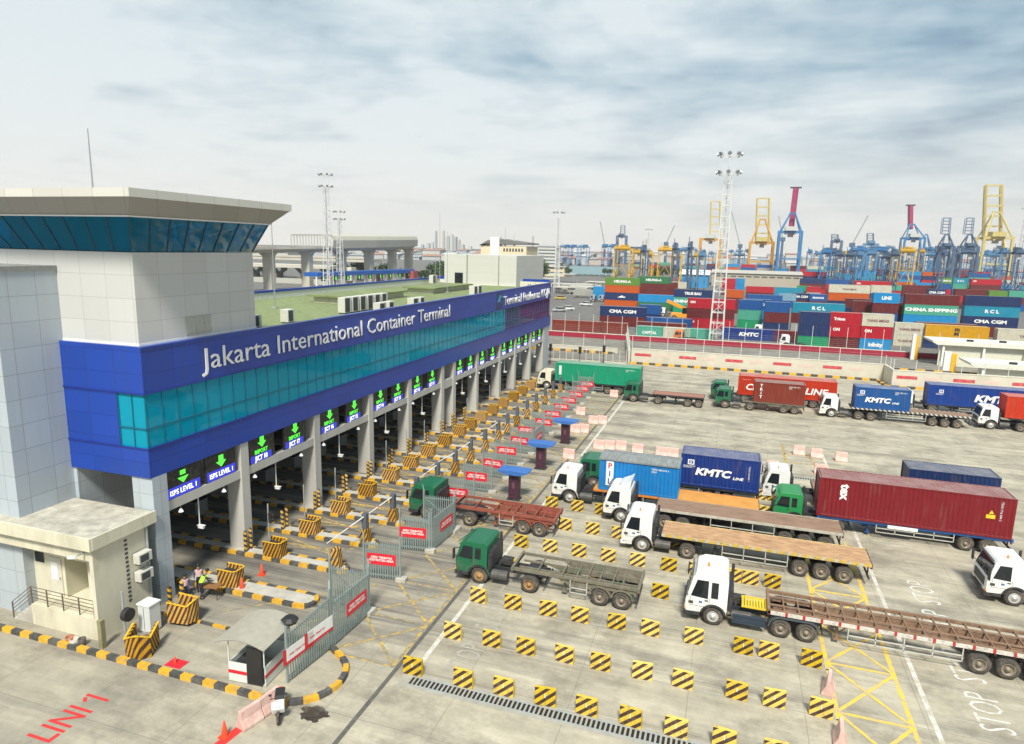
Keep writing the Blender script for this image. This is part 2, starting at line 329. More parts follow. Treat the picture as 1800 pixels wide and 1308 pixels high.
z = 0.004
stripe(b, (5.75, 22), (5.75, 50), 0.20); stripe(b, (8.75, 22), (8.75, 50), 0.20, z)
ys = [22.5, 26.2, 30.1, 34.0, 37.9, 41.8, 45.7, 49.5]
for i, y in enumerate(ys[:-1]):
    stripe(b, (5.75, y), (8.75, y), 0.18, z*2); stripe(b, (5.8, y+0.1), (8.7, ys[i+1]-0.1), 0.16, z*3); stripe(b, (8.7, y+0.1), (5.8, ys[i+1]-0.1), 0.16, z*4)
marking('box_marking', b, p_yel)
b = MB()                                           # the same kind of box at the mouth of each gate lane
for i in range(20):
    y = 26.3 + 3.88*i; x0, x1 = (-18.0, -14.35)
    stripe(b, (x0, y), (x1, y), 0.10, z); stripe(b, (x0, y+0.1), (x1, y+3.7), 0.16, z*2); stripe(b, (x1, y+0.1), (x0, y+3.7), 0.16, z*3)
stripe(b, (-14.3, 26.2), (-14.3, 104), 0.16, z*4)
stripe(b, (-21.7, 27.2), (-18.0, 30.2), 0.14, z)
stripe(b, (-25.5, 27.4), (-19.0, 33.2), 0.10, z*2)
marking('box_marking', b, p_yf)
b = MB()
for i in range(9):
    y = 35.0 + 3.88*i
    stripe(b, (-28, y+.3), (-22.8, y+1.9), 0.12, z); stripe(b, (-28, y+1.9), (-22.8, y+.3), 0.12, z*2); stripe(b, (-28, y+1.1), (-24, y+1.1), 0.3, z*3)
marking('box_marking', b, p_yf)
b = MB()
for q in (((6,68.6),(6,75.4)), ((6,68.6),(8.7,68.6)), ((8.7,68.6),(7.9,73.5)), ((6.0,71.6),(8.2,71.6))): stripe(b, *q, 0.28)
marking('box_marking', b, p_yf)
b = MB(); stripe(b, (-18.55, 18.2), (-18.0, 22.1), 0.42); marking('red_line', b, p_red)
b = MB(); stripe(b, (-25.97,19.66), (-25.72,19.42), 0.15, 0.006); marking('numeral_flag', b, p_red)
# words painted on the ground
for i in range(9):
    y = 26.9 + 3.88*i + (0.2 if i % 2 else 0)
    if i not in (5,): o = text('STOP', 1.05, p_faint if i > 4 else p_word, None, (12.9, y, 0.006), 'up', 'road_lettering', ext=0, sx=1.18, bold=-0.008); o.scale = (1.15, 1.9, 1); o['kind'] = 'structure'
for i in range(6):
    y = 27.0 + 3.86*i
    o = text('STOP', 1.05, p_faint, None, (-10.6, y, 0.006), 'up', 'road_lettering', ext=0); o.scale = (0.95, 1.8, 1); o['kind'] = 'structure'
o = text('LINI 1', 1.25, p_red, None, (-24.85, 17.0, 0.006), 'up', 'road_lettering', ext=0, bold=0.01); o.scale = (0.98, 1.42, 1); o['kind'] = 'structure'
# expansion gutter along the gate and drainage gratings
b = MB(); stripe(b, (-14.05, 19), (-14.05, 108), 0.22, 0.006); marking('gutter', b, mat('gutter_dark', (0.10,0.095,0.085), 0.9, var=0.3))
grate = stripes('grating_bars', (0.30,0.31,0.29), (0.015,0.015,0.015), 0.20, (1,0,0), 0.5, 0.5)
for n_, (x0, y0, x1, y1) in enumerate(((-13.1,25.35,13.5,25.95), (-12.5,63.6,14,64.15))):
    t = thing('drain_grating', ('long steel drain grating in front of the nearest row of striped blocks', 'distant steel drain grating crossing the empty middle of the apron')[n_], 'drain', (x0, y0, 0), 0, 'drain gratings across the apron')
    b = MB(); b.box(0,0,-0.3,x1-x0,0.05,0.012); b.box(0,y1-y0-0.05,-0.3,x1-x0,y1-y0,0.012); b.build('frame', steel, t)
    b = MB()
    k = 0.0
    while k < x1-x0-0.1:
        b.box(k,0.05,-0.02,k+0.09,y1-y0-0.05,0.010); k += 0.21
    b.build('grate_bars', mat('grate_steel', (0.36,0.36,0.33), 0.6, 0.2, var=0.2), t)
    b = MB(); b.face([(0,.05,.0045),(x1-x0,.05,.0045),(x1-x0,y1-y0-.05,.0045),(0,y1-y0-.05,.0045)]); b.build('channel', mat('drain_black', (0.015,0.014,0.012), 1), t)
# concrete strip the near grating lies in
b = MB(); stripe(b, (-13.5, 25.65), (13.6, 25.65), 1.05, 0.003); marking('drain_surround', b, mat('drain_surround', (0.33,0.32,0.28), 0.85, var=0.15, scale=2))
# puddle of spilt oil by the motorcycle
pm = mat('puddle_wet', (0.045,0.035,0.025), 0.35, var=0.6, scale=4, dirt=(0.3,0.28,0.24), dirt_amt=0.5)
b = MB(); b.face([(-15.9+(0.62+0.10*math.sin(3*a)+0.09*math.sin(7*a+1)+0.06*math.sin(13*a))*math.cos(a), 22.15+(0.48+0.06*math.sin(5*a)+0.05*math.sin(11*a))*math.sin(a), 0.009) for a in [2*math.pi*i/40 for i in range(40)]])
tag(b.build('puddle', pm, fix=False), kind='structure')
# ---------------------------------------------------------------- gate building
FX = -29.1
blue = panel('blue_cladding', (0.010, 0.050, 0.33), 2.0, 1.2, (0.05,0.15), 0.02, (0.006,0.02,0.16), 0.35, 0.09, streak=0.22, streakc=(0.03,0.05,0.16))
greyp = panel('grey_cladding', (0.40, 0.455, 0.50), 1.45, 1.33, (0.1,0.2), 0.028, (0.25,0.27,0.28), 0.4, 0.045, streak=0.5, streakc=(.38,.40,.40))
towerp = panel('tower_cladding', (0.53, 0.535, 0.52), 1.75, 1.22, (0.4,0.1), 0.028, (0.38,0.38,0.36), 0.45, 0.045, streak=0.45, streakc=(.5,.5,.47))
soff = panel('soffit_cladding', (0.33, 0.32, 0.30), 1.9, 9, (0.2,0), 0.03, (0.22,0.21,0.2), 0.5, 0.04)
roofg = panel('green_roof', (0.19, 0.235, 0.10), 3.1, 50, (0,0), 0.05, (0.12,0.15,0.07), 0.9, 0.08, streak=0.7, streakc=(0.12,0.14,0.07))
cream = mat('cream_wall', (0.60, 0.57, 0.44), 0.8, var=0.08, scale=1.3, dirt=(0.33,0.30,0.22), dirt_amt=0.55, stretch=(1,1,0.3))
def glass(name, c, tint=0.75, rough=0.03, refl=0.22, df=0.9, mx=0.68):
    m, N, L, b = base(name); N.remove(b); o = N['Material Output']
    t = N.new('ShaderNodeBsdfTransparent'); t.inputs[0].default_value = (*[x*tint for x in c], 1)
    g = N.new('ShaderNodeBsdfGlossy'); g.inputs['Roughness'].default_value = rough; g.inputs[0].default_value = (0.75, 0.95, 1, 1)
    d = N.new('ShaderNodeBsdfDiffuse'); d.inputs[0].default_value = (*[x*df for x in c], 1)
    fr = N.new('ShaderNodeLayerWeight'); fr.inputs[0].default_value = refl
    a = N.new('ShaderNodeMixShader'); a.inputs[0].default_value = mx; L.new(t.outputs[0], a.inputs[1]); L.new(d.outputs[0], a.inputs[2])
    x = N.new('ShaderNodeMixShader'); L.new(fr.outputs['Fresnel'], x.inputs[0]); L.new(a.outputs[0], x.inputs[1]); L.new(g.outputs[0], x.inputs[2]); L.new(x.outputs[0], o.inputs[0])
    MATS[name] = m; return m
teal = glass('teal_glass', (0.004, 0.40, 0.58), 1.0, refl=0.22, mx=0.58, df=1.1)
tealt = glass('tower_glass', (0.003, 0.25, 0.46), 1.0, refl=0.12, mx=0.45)
mull = mat('window_frame_blue', (0.015, 0.16, 0.24), 0.4, 0.3, var=0.1)
inner = mat('office_interior', (0.22, 0.42, 0.50), 0.8, var=0.6, scale=0.7)
cyanc = mat('interior_column_cyan', (0.75, 0.9, 0.95), 0.6, var=0.05)
GY0, GY1, BX = 26.9, 109.2, -51.0
G = thing('gate_building', 'long blue and teal glass gate house with grey office tower, spanning the truck lanes', 'building', (0, 0, 0))
b = MB()      # fascia
b.box(FX-0.35,GY0,12.0,FX,GY1,14.5); b.box(-34.75,GY0,12.0,FX-0.35,GY0+0.35,14.5)
b.box(FX-0.003,GY0-0.05,14.42,FX+0.06,GY1,14.5)
b.build('upper_fascia', blue, G)
b = MB(); b.box(FX-0.35,GY0,7.35,FX,GY1,9.0); b.box(-34.75,GY0,7.35,FX-0.35,GY0+0.35,9.0); b.box(-34.75,GY0+0.002,9.0,-31.0,GY0+0.35,12.0)
b.build('lower_fascia', blue, G)
b = MB(); b.box(FX-0.05,GY0-0.05,11.95,FX+0.05,GY1,12.03); b.box(-34.75,GY0-0.05,11.95,FX-0.05,GY0-0.001,12.03); b.box(FX-0.05,GY0-0.05,8.95,FX+0.05,GY1,9.03); b.box(-34.75,GY0-0.05,8.95,FX-0.05,GY0-0.001,9.03)
b.build('fascia_trim', mat('trim_blue', (0.01,0.03,0.24), 0.4, var=0.05), G)
# end wall, far side and back
b = MB(); b.box(-34.4,GY1-0.3,7.35,FX-0.35,GY1,14.5); b.box(BX,GY1-0.3,7.35,-34.4,GY1,13.6); b.box(BX-0.3,GY0,7.35,BX,GY1,13.6); b.box(BX,GY0+0.4,7.35,-34.75,GY0+0.7,14.4)
b.build('rear_wall', cream, G)
b = MB(); b.box(BX-0.3,GY0,0,BX,GY1,7.35)  # unseen solid wall, added to shut out light from behind the lanes
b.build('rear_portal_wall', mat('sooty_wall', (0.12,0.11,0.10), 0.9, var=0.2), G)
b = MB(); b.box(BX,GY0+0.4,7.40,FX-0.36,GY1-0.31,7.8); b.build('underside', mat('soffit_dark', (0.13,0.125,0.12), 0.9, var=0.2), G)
b = MB(); b.box(BX,GY0+0.75,13.3,FX-0.36,GY1-0.31,13.62); b.build('roof', roofg, G)
b = MB(); b.box(BX-0.3,37,13.62,BX+0.02,GY1+4,14.35); b.box(BX+0.02,GY1+3.7,13.62,-30,GY1+4,14.2)
b.build('parapet', mat('parapet_white', (0.62,0.63,0.58), 0.8, var=0.1, streak=None) if False else mat('parapet_white', (0.62,0.63,0.58), 0.8, var=0.1), G)
b = MB(); b.box(BX-0.38,37,14.0,BX-0.3,GY1+4,14.6); b.box(BX-0.3,37,14.352,BX+0.1,GY1+4,14.62); b.box(BX+0.1,GY1+3.9,14.2,-30.5,GY1+4.2,14.75)
b.build('parapet_cap', blue, G)
b = MB(); b.box(BX,GY1+0.02,13.3,-30,GY1+3.7,13.62); b.build('rear_roof', roofg, G)
# glazing
b = MB(); b.box(FX-0.12,GY0+0.12,9.0,FX-0.09,86.0,12.0); b.box(-31.0,GY0+0.09,9.0,FX-0.12,GY0+0.12,12.0); b.build('window', teal, G)
mur = glass('maroon_tinted_glass', (0.15,0.05,0.22), 1.0, refl=0.18)  # maroon colour stands in for the red containers mirrored in this glass
b = MB(); b.box(FX-0.12,86.0,9.0,FX-0.09,GY1-0.2,12.0); b.build('window', mur, G)['label'] = 'end window with maroon reflection painted into the glass'
b = MB(); y = GY0+0.1
while y < GY1: b.box(FX-0.09,y,9.0,FX-0.055,y+0.035,12.0); y += 1.1
for x in (-31.0,-30.05): b.box(x,GY0+0.03,9.0,x+0.05,GY0+0.09,12.0)
b.box(FX-0.09,GY0,10.05,FX-0.05,GY1,10.10); b.box(-31,GY0+0.02,10.05,FX-0.09,GY0+0.09,10.11)
b.build('mullions', mull, G)
b = MB(); b.box(-31.9,GY0+0.4,9.0,-31.8,GY1-0.4,12.9); b.box(-31.8,GY0+0.4,8.9,FX-0.36,GY1-0.4,9.02)
b.build('office_wall', inner, G)
b = MB()
for y in (28.3, 41.6, 49.6, 57.2, 65, 68.5, 75.5, 84, 90.6, 98): b.box(FX-0.9,y,9.02,FX-0.16,y+0.7,12.9)
b.each('office_column', cyanc, G)
b = MB()
for i in range(34):
    y = random.uniform(40, 106); h = random.uniform(0.7, 1.9); b.box(FX-2.2,y,9.02,FX-1.6,y+random.uniform(.3,1.4),9.02+h)
b.each('office_furniture', mat('office_dark', (0.05,0.06,0.07), 0.7, var=0.4), G)
# columns and beams
CY = [34.0, 42.0, 50.0, 57.4, 65.2, 68.4, 75.6, 84.0, 90.6, 98.2, 105.6]
b = MB(); b.box(-30.5,27.0,0,FX-0.002,28.0,7.35)
b.build('corner_pier', greyp, G)
for y in CY:
    b = MB(); b.box(-30.35,y-0.05,0,-29.16,y+0.72,7.4); b.build('column', col_conc, G, bevel=0.03)
    b = MB(); b.box(-50.3,y,0,-49.5,y+0.6,6.49); b.box(-40.3,y,0,-39.6,y+0.6,6.49); b.each('column', col_conc, G)
EY = [27.6] + CY
for i in range(len(EY)-1):
    b = MB(); a0 = EY[i]+(0.72 if i else 0.4); a1 = EY[i+1]-0.05
    narrow = (a1-a0) < 3
    b.box(-29.75,a0,5.05 if not narrow else 4.7,-29.25,a1,5.62); b.build('beam', col_conc, G)
b = MB(); b.box(-30.35,106.6,0,FX-0.1,109.1,7.35); b.build('end_pier', greyp, G)
for y in (33.6, 41.6, 49.6, 57.2, 65, 75.4, 83.8, 98):      # deep cross beams under the building
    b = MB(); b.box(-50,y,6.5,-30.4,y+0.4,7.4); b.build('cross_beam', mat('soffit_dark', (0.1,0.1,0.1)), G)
# stair tower in grey panels
b = MB(); b.box(-42.5,23.75,5.15,-34.75,33.0,18.3); b.build('stair_tower_wall', greyp, G)
b = MB(); b.box(-42.5,23.7,0,-34.77,30.0,5.15); b.box(-34.77,27.0,3.5,-34.5,33,7.38); b.build('stair_tower_base', greyp, G)
b = MB(); b.box(-42.6,23.68,18.3,-34.68,33.1,18.55); b.build('stair_tower_coping', mat('coping_dark', (0.24,0.25,0.24), 0.8, var=0.2), G)
# main control tower
TX, TY0, TY1, TB = -29.42, 27.15, 36.3, -44.0
b = MB(); b.box(TB,TY0,14.3,TX,TY1,19.35); b.build('tower_wall', towerp, G)
b = MB(); b.box(TB,TY0-0.03,14.46,TX+0.03,TY1+0.03,14.62); b.build('tower_base_trim', white, G)
# raked glazing ring, z 19.35 -> 21.1, leaning outwards
def ring(x0,y0,x1,y1,z): return [(x0,y0,z),(x1,y0,z),(x1,y1,z),(x0,y1,z)]
gl = MB()
lo = ring(TB-0.0,TY0+0.02,TX-0.02,TY1-0.02,19.4); hi = ring(TB-1.3,TY0-1.25,TX+1.3,TY1+0.05,21.15)
for i in range(4):
    j = (i+1) % 4; gl.face([lo[i], lo[j], hi[j], hi[i]])
gl.build('tower_window', tealt, G)
b = MB()
def rake(t, side):
    if side == 'x': return (Vector((TX, TY0+t*(TY1-TY0), 19.4)), Vector((TX+1.32, TY0-1.25+t*(TY1-TY0+1.28), 21.15)))
    return (Vector((TX-t*(TX-TB), TY0, 19.4)), Vector((TX+1.3-t*(TX-TB+2.6), TY0-1.27, 21.15)))
for k in range(9): b.bar(*rake(k/8,'x'), 0.06)
for k in range(1, 13): b.bar(*rake(k/12,'y'), 0.06)
b.build('tower_mullions', mat('mullion_dark', (0.02,0.06,0.10), 0.4, 0.3), G)
b = MB(); b.box(TB+1,TY0+1.2,19.36,TX-1.2,TY1-1.2,19.44); b.build('tower_floor', inner, G)
b = MB(); b.box(TB+3,TY0+2.2,19.45,TX-4,TY1-2.5,21.2); b.build('tower_core', mat('core_dark', (0.05,0.055,0.06), 0.8, var=0.3), G)
b = MB()
for x, y in ((TX-1.6,TY0+1.0),(TX-1.6,TY1-1.2),(TX-8,TY0+1),(TX-13,TY0+1)): b.cyl((x,y,19.4),(x,y,21.2),0.28,12)
b.build('tower_post', mat('post_teal', (0.2,0.5,0.55), 0.6), G)
b = MB()
for k in range(6): b.box(TX-0.75,TY0+1.4+k*1.2,19.9,TX-0.68,TY0+2.3+k*1.2,20.8)
b.build('tower_blinds', mat('blind_blue', (0.05,0.35,0.6), 0.6), G)
def frust(b, x0,y0,x1,y1,z0, X0,Y0,X1,Y1,z1): b.quadbox(ring(x0,y0,x1,y1,z0), ring(X0,Y0,X1,Y1,z1))
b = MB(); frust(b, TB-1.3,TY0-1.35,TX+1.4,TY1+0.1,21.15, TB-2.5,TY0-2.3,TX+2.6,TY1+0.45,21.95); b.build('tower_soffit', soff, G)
b = MB(); frust(b, TB-1.36,TY0-1.4,TX+1.45,TY1+0.12,21.08, TB-1.36,TY0-1.4,TX+1.45,TY1+0.12,21.149); b.build('eave_trim', white, G)
b = MB(); b.box(TB-2.6,TY0-2.4,21.95,TX+2.7,TY1+0.5,22.35); b.build('tower_roof', panel('roof_edge', (0.56,0.55,0.50), 1.9, 5, (0.2,0), 0.03, (0.35,0.34,0.3), 0.6, 0.06), G)
b = MB(); b.box(TX,30.4,14.75,TX+0.05,32.35,15.75); fr = b.build('window', mat('frame_beige', (0.42,0.42,0.36), 0.6), G); fr['label'] = 'small curtained window low in the tower wall'
b = MB()
for k in range(3): b.box(TX+0.05,30.5+k*0.62,14.82,TX+0.07,31.05+k*0.62,15.68)
b.build('pane', mat('curtain_pane', (0.40,0.42,0.36), 0.3, var=0.3, scale=6, stretch=(1,4,0.3)), fr)
# second tower at the far end
b = MB(); b.box(-48.4,113.2-4,13.0,-35.2,126,18.7); b.build('rear_tower_wall', panel('rear_tower_panel', (0.52,0.52,0.48), 5, 1.3, (0,0), 0.04, (0.45,0.45,0.42), 0.6, 0.03), G)
b = MB(); b.box(-46.4,109.12,13.65,-44.9,109.2,15.6); b.build('window', blackglass, G)['label'] = 'dark green tall window of the rear tower'
b = MB(); b.box(-44.2,109.1,13.6,-44.05,109.2,18.7); b.box(-38.4,109.1,13.6,-38.3,109.2,18.7); b.build('downpipe', mat('pipe_dark', (0.2,0.2,0.19), 0.6), G)
# raised roof vents
for x0,y0,x1,y1,h in ((-44.5,63.5,-39.2,77.5,0.85),(-43.5,84,-38.6,98,0.8)):
    b = MB(); b.box(x0+.5,y0+.5,13.62,x1-.5,y1-.5,13.62+h*.8); v = b.build('roof_vent', cream, G)
    b = MB(); b.box(x0,y0,13.62+h*.8,x1,y1,13.62+h); b.build('vent_cover', roofg, v)
# lettering on the fascia
text('Jakarta International Container Terminal', 1.82, twhite, G, (FX+0.06, 31.15, 12.62), '+x', 'lettering', ext=0.025, sx=1.205, bold=-0.003).name
lo_ = MB(); lo_.box(FX+0.001,82.2,12.05,FX+0.04,84.4,14.2); lo_.build('logo_panel', mat('logo_navy', (0.02,0.03,0.12), 0.5), G)
b = MB(); b.prism([(82.5,13.0),(83.5,13.9),(84.3,13.7),(83.4,13.4),(83.9,12.9),(83.0,13.15)],'yz',FX+0.04,FX+0.06); b.build('logo_mark', mat('logo_cyan', (0.02,0.35,0.5), 0.4), G)
text('Terminal Petikemas KOJA', 1.75, twhite, G, (FX+0.06, 84.9, 12.45), '+x', 'lettering', ext=0.04, sx=1.27, bold=-0.003)

# LED lane signs (top-level: each hangs between beam and building)
ledg = emis('led_green', (0.10, 0.80, 0.06), 0.6); ledw = emis('led_white', (0.85, 0.88, 1.0), 0.8); ledb = mat('led_blue_field', (0.02,0.025,0.30), 0.4, var=0.05)
ledk = stripes('led_matrix', (0.012,0.012,0.012), (0.03,0.032,0.03), 0.06, (0,1,1), 0.5, 0.6)
m_, N, L, bs = base('led_blue_lit'); bs.inputs['Base Color'].default_value = (0.02,0.03,0.35,1); bs.inputs['Emission Color'].default_value = (0.04,0.05,0.6,1); bs.inputs['Emission Strength'].default_value = 0.45; ledbl = m_
def lane_sign(y, word, num, w=2.3, big=False, far=False):
    lab = {None: 'black LED lane sign with green arrow over the words ISPS LEVEL 1'}.get(num)
    t = thing('lane_sign', lab or 'black LED lane sign with green down arrow reading %s %s' % (word, num), 'sign', (-29.3, y, 5.64), 0, 'LED signs above the gate lanes')
    MB().box(-0.12,-0.12,0.0,0.02,w+0.12,1.72).build('housing', ledk, t)
    c = w/2
    if num is None:
        MB().box(0.02,-0.05,0.02,0.035,w+0.05,0.62).build('name_field', ledbl, t)
        text(word, 0.42, ledw, t, (0.045, c, 0.18), '+x', align='CENTER', ext=0.004, sx=0.92, bold=0.01)
        z = 0.72
    else:
        MB().box(0.02,0.0,0.02,0.035,w*0.9,0.48).build('name_field', ledbl, t)
        text(num, 0.46, ledw, t, (0.045, w*0.45, 0.09), '+x', align='CENTER', ext=0.004, sx=0.85, bold=0.02)
        text(word, 0.40, ledg, t, (0.045, w*0.45, 0.55), '+x', align='CENTER', ext=0.004, sx=0.92, bold=0.02)
        z = 0.92
    s = 1.0
    b = MB(); b.prism([(c,z),(c+0.42,z+0.36),(c+0.2,z+0.36),(c+0.2,z+0.74),(c-0.2,z+0.74),(c-0.2,z+0.36),(c-0.42,z+0.36)],'yz',0.02,0.04); b.build('arrow', ledg, t)
    return t
a = lane_sign(28.1, 'ISPS LEVEL 1', None, 2.4); a['label'] = 'LED sign ISPS LEVEL 1 beside the corner pier, arrow broken by a band'
MB().box(0.042,0.7,1.08,0.05,1.7,1.2).build('dead_row', tblack, a)
a = lane_sign(31.2, 'ISPS LEVEL 1', None, 2.3); a['label'] = 'LED sign ISPS LEVEL 1 with whole green arrow, left of the first concrete column'
n = 18
for i in range(1, 11):
    y0, y1 = CY[i-1]+0.72, CY[i]-0.05
    if y1-y0 < 3: continue
    for k in range(2):
        y = y0+0.3 + k*(y1-y0)/2
        if n > 0:
            lane_sign(y, 'IMPORT' if n > 8 else 'EXPORT', 'JICT %02d' % n if n > 8 else 'KOJA %d' % n, min(2.3, (y1-y0)/2-0.6))
        n -= 1
# lamps and cameras hanging under the beams
def cctv(x, y, z, drop, label, g='cameras hanging over the gate lanes'):
    t = thing('hanging_camera', label, 'camera', (x, y, z), 0, g)
    MB().cyl((0,0,0),(0,0,-drop),0.035,8).build('pole', white, t)
    b = MB(); b.box(-0.08,-0.09,-drop-0.12,0.30,0.09,-drop+0.04); b.prism([(-0.15,-drop+0.05),(0.36,-drop+0.05),(0.36,-drop+0.08),(-0.15,-drop+0.08)],'xz',-0.11,0.11); b.build('camera_body', white, t, bevel=0.01)
    return t
def hlamp(x, y, z, label):
    t = thing('lane_lamp', label, 'lamp', (x, y, z), 0, 'small lamps hanging under the gate beams')
    MB().cyl((0,0,0),(0,0,-0.3),0.02,6).build('stem', steel, t)
    MB().lathe([(0.02,-0.28),(0.07,-0.32),(0.13,-0.44),(0.14,-0.48),(0.0,-0.47)],'z',14).build('lamp_shade', emis('lamp_shade_lit', (0.85,0.85,0.82), 0.5), t, smooth=True)
    return t
names = ['first','second','third','fourth','fifth','sixth','seventh','eighth','ninth','tenth','eleventh']
for i in range(len(EY)-1):
    a0, a1 = EY[i]+0.7, EY[i+1]
    if a1-a0 < 3: continue
    cctv(-29.5, (a0+a1)/2-0.6, 5.04, 1.9, 'white camera on a long drop pole under the %s beam from the left' % names[i])
    hlamp(-29.5, a0+0.9, 5.04, 'small white lamp at the left end of the %s beam' % names[i])
    hlamp(-29.5, a1-1.3, 5.04, 'small white lamp at the right end of the %s beam' % names[i])
# rooftop air conditioners and masts
acw = mat('ac_casing', (0.55,0.55,0.50), 0.6, var=0.08, dirt=(0.3,0.28,0.22), dirt_amt=0.3)
acd = mat('ac_grille', (0.05,0.055,0.06), 0.7, var=0.3)
def ac(x, y, z, w, d, h, label, face='+x', g='air conditioners on the green roof'):
    t = thing('air_conditioner', label, 'air conditioner', (x, y, z), 0, g)
    MB().box(-d/2,-w/2,0.08,d/2,w/2,h).build('casing', acw, t, bevel=0.02)
    b = MB()
    if face == '+x': b.box(d/2,-w/2+0.08,0.16,d/2+0.012,w*0.22,h-0.08)
    else: b.box(-d/2+0.06,-w/2-0.012,0.16,d/2-0.06,-w/2,h-0.08)
    b.build('fan_grille', acd, t)
    MB().box(-d/2+.05,-w/2+.05,0,d/2-.05,-w/2+.12,0.08).build('foot', dark, t); MB().box(-d/2+.05,w/2-.12,0,d/2-.05,w/2-.05,0.08).build('foot', dark, t)
    return t
k = 0
for x,y,w_,h in ((-34.3,42.0,1.1,1.0),(-34.3,46.2,0.9,1.1),(-34.6,55.2,1.2,1.5),(-34.6,56.6,1.2,1.5),(-34.6,58.0,1.2,1.5),(-34.6,59.4,1.2,1.5),(-34.6,60.8,1.2,1.5),(-34.6,62.2,1.2,1.5),(-32.6,58.2,1.3,0.9),(-32.6,60.0,1.1,0.9),(-32.6,65.4,1.3,0.9),(-32.6,67.0,1.1,0.9),(-33.0,84,1.3,1.3),(-33.0,85.6,1.3,1.3),(-31.0,101.2,0.5,0.9),(-31.0,102.4,0.5,0.9),(-49.5,107,1.8,1.5)):
    where = ['short and wide at the left end of the roof beside the tower','tall and narrow, alone on the roof a little right of the tower','leftmost in the row of tall cabinets on the roof','second from the left in the row of tall roof cabinets','third from the left in the row of tall roof cabinets','third from the right in the row of tall roof cabinets','second from the right in the row of tall roof cabinets','rightmost in the row of tall cabinets on the roof','low box left in front of the tall roof cabinets','low box right in front of the tall roof cabinets','left one of the low pair above the word Container','right one of the low pair above the word Container','left one of the pair in front of the second roof vent','right one of the pair in front of the second roof vent','left slim unit behind the parapet below the rear tower','right slim unit behind the parapet below the rear tower','beside the back parapet of the roof'][k]
    ac(x,y,13.63,w_,0.75,h,'air conditioner '+where); k += 1
def whip(x,y,z0,z1,r,label,stay=False):
    t = thing('antenna_mast', label, 'antenna', (x,y,z0), 0)
    MB().cyl((0,0,0),(0,0,z1-z0),r,8,r*0.5).build('mast', mat('mast_grey', (0.32,0.34,0.35), 0.5, 0.3), t)
    MB().box(-0.25,-0.25,0,0.25,0.25,0.12).build('foot', steel, t)
    return t
whip(-33,28.3,22.36,25.7,0.05,'thin grey antenna on the roof of the near tower')
p = gat(497,552,13.63); whip(-43,56,13.63,at(494,365,56).z,0.06,'thin pole standing alone on the left of the green roof')
for i,(px,pt,Y) in enumerate(((773,375,88),(786,408,88),(765,418,88))): q = at(px,540,Y); whip(q.x,Y,13.63,at(px,pt,Y).z,0.05,['tallest of three slim masts at the second roof vent','right hand short mast at the second roof vent','left hand short mast at the second roof vent'][i])

# annex with lavatory door, stair and railing
A = thing('annex_building', 'low cream annex with flat roof and side stair at the gate house foot', 'building', (0,0,0))
AX = -29.1; AY = 23.1; AW = 24.25
b = MB(); b.box(-42,AW,0,-32.55,26.4,4.9); b.box(-30.95,AW,0,AX-0.25,26.4,4.9); b.box(AX-0.249,AY+0.02,0,AX,26.4,4.9); b.box(-32.55,AW,3.4,-30.95,26.4,4.9); b.box(-32.55,25.6,0,-30.95,26.4,3.4); b.build('wall', cream, A)
b = MB(); b.box(-42,AY-0.1,4.9,AX+0.12,26.9,5.50); b.build('roof', mat('annex_roof', (0.44,0.42,0.35), 0.9, var=0.3, scale=1.6, dirt=(0.22,0.21,0.17), dirt_amt=0.65), A)
b = MB(); b.box(-42,AY-0.25,4.95,AX+0.2,AY-0.101,5.60); b.box(AX+0.121,AY-0.101,4.95,AX+0.22,26.9,5.60); b.box(-42,AY+0.05,4.25,AX-0.252,AW-0.002,4.42); b.box(-42,AY+0.05,4.421,AX-0.252,AY+0.2,4.895); b.build('eave', cream, A)
b = MB(); b.box(-32.54,25.55,1.151,-30.96,25.599,3.39); b.build('inner_wall', mat('passage_wall', (0.28,0.26,0.21), 0.9), A)
b = MB(); b.box(-33.6,AW-0.06,1.151,-32.75,AW-0.001,3.35); d1 = b.build('door', mat('door_cream', (0.56,0.54,0.45), 0.6), A); MB().box(-32.9,AW-0.1,2.15,-32.83,AW-0.061,2.27).build('handle', steel, d1)
b = MB(); b.box(-33.45,AW-0.075,2.1,-33.0,AW-0.061,3.1); b.build('notice_sheet', mat('sheet_white', (0.75,0.75,0.74), 0.5, var=0.04), d1)
b = MB(); b.box(-30.75,AW-0.05,1.5,-30.0,AW-0.001,3.0); b.build('notice_board', mat('board_white', (0.7,0.7,0.66), 0.5, var=0.1), A)
b = MB(); b.box(-34.6,AW-0.04,2.9,-34.0,AW-0.001,3.45); b.build('window', blackglass, A)
b = MB()
for k in range(15): b.box(AX,24.95,1.2+k*0.24,AX+0.02,25.12,1.32+k*0.24)
b.build('vent_slots', acd, A)
b = MB(); b.cyl((AX+0.09,26.3,0.2),(AX+0.09,26.3,4.9),0.06,8); b.build('downpipe', steel, A)
b = MB(); b.box(-33.7,AY+0.02,0,AX-0.252,AW-0.002,1.15); b.box(-32.54,AW,0,-30.96,25.55,1.149); b.build('landing', cream, A)
for k in range(5): MB().box(-33.7-0.3*(k+1),AY+0.06,0,-33.7-0.3*k-0.002,AW-0.05,1.15-0.22*(k+1)).build('step', concrete, A)
b = MB(); yr = AY+0.08
rail = [(-35.2,yr,0.0,0.95),(-33.7,yr,1.15,2.1),(-32.6,yr,1.15,2.1),(-31.5,yr,1.15,2.1),(-30.4,yr,1.15,2.1),(-29.4,yr,1.15,2.1)]
for x,y,z0,z1 in rail: b.cyl((x,y,z0),(x,y,z1),0.035,6)
for (x,y,z0,z1),(X,Y_,Z0,Z1) in zip(rail,rail[1:]):
    for t_ in (0,0.2,0.4,0.6): b.cyl((x,y,z1-t_),(X,Y_,Z1-t_),0.02,6)
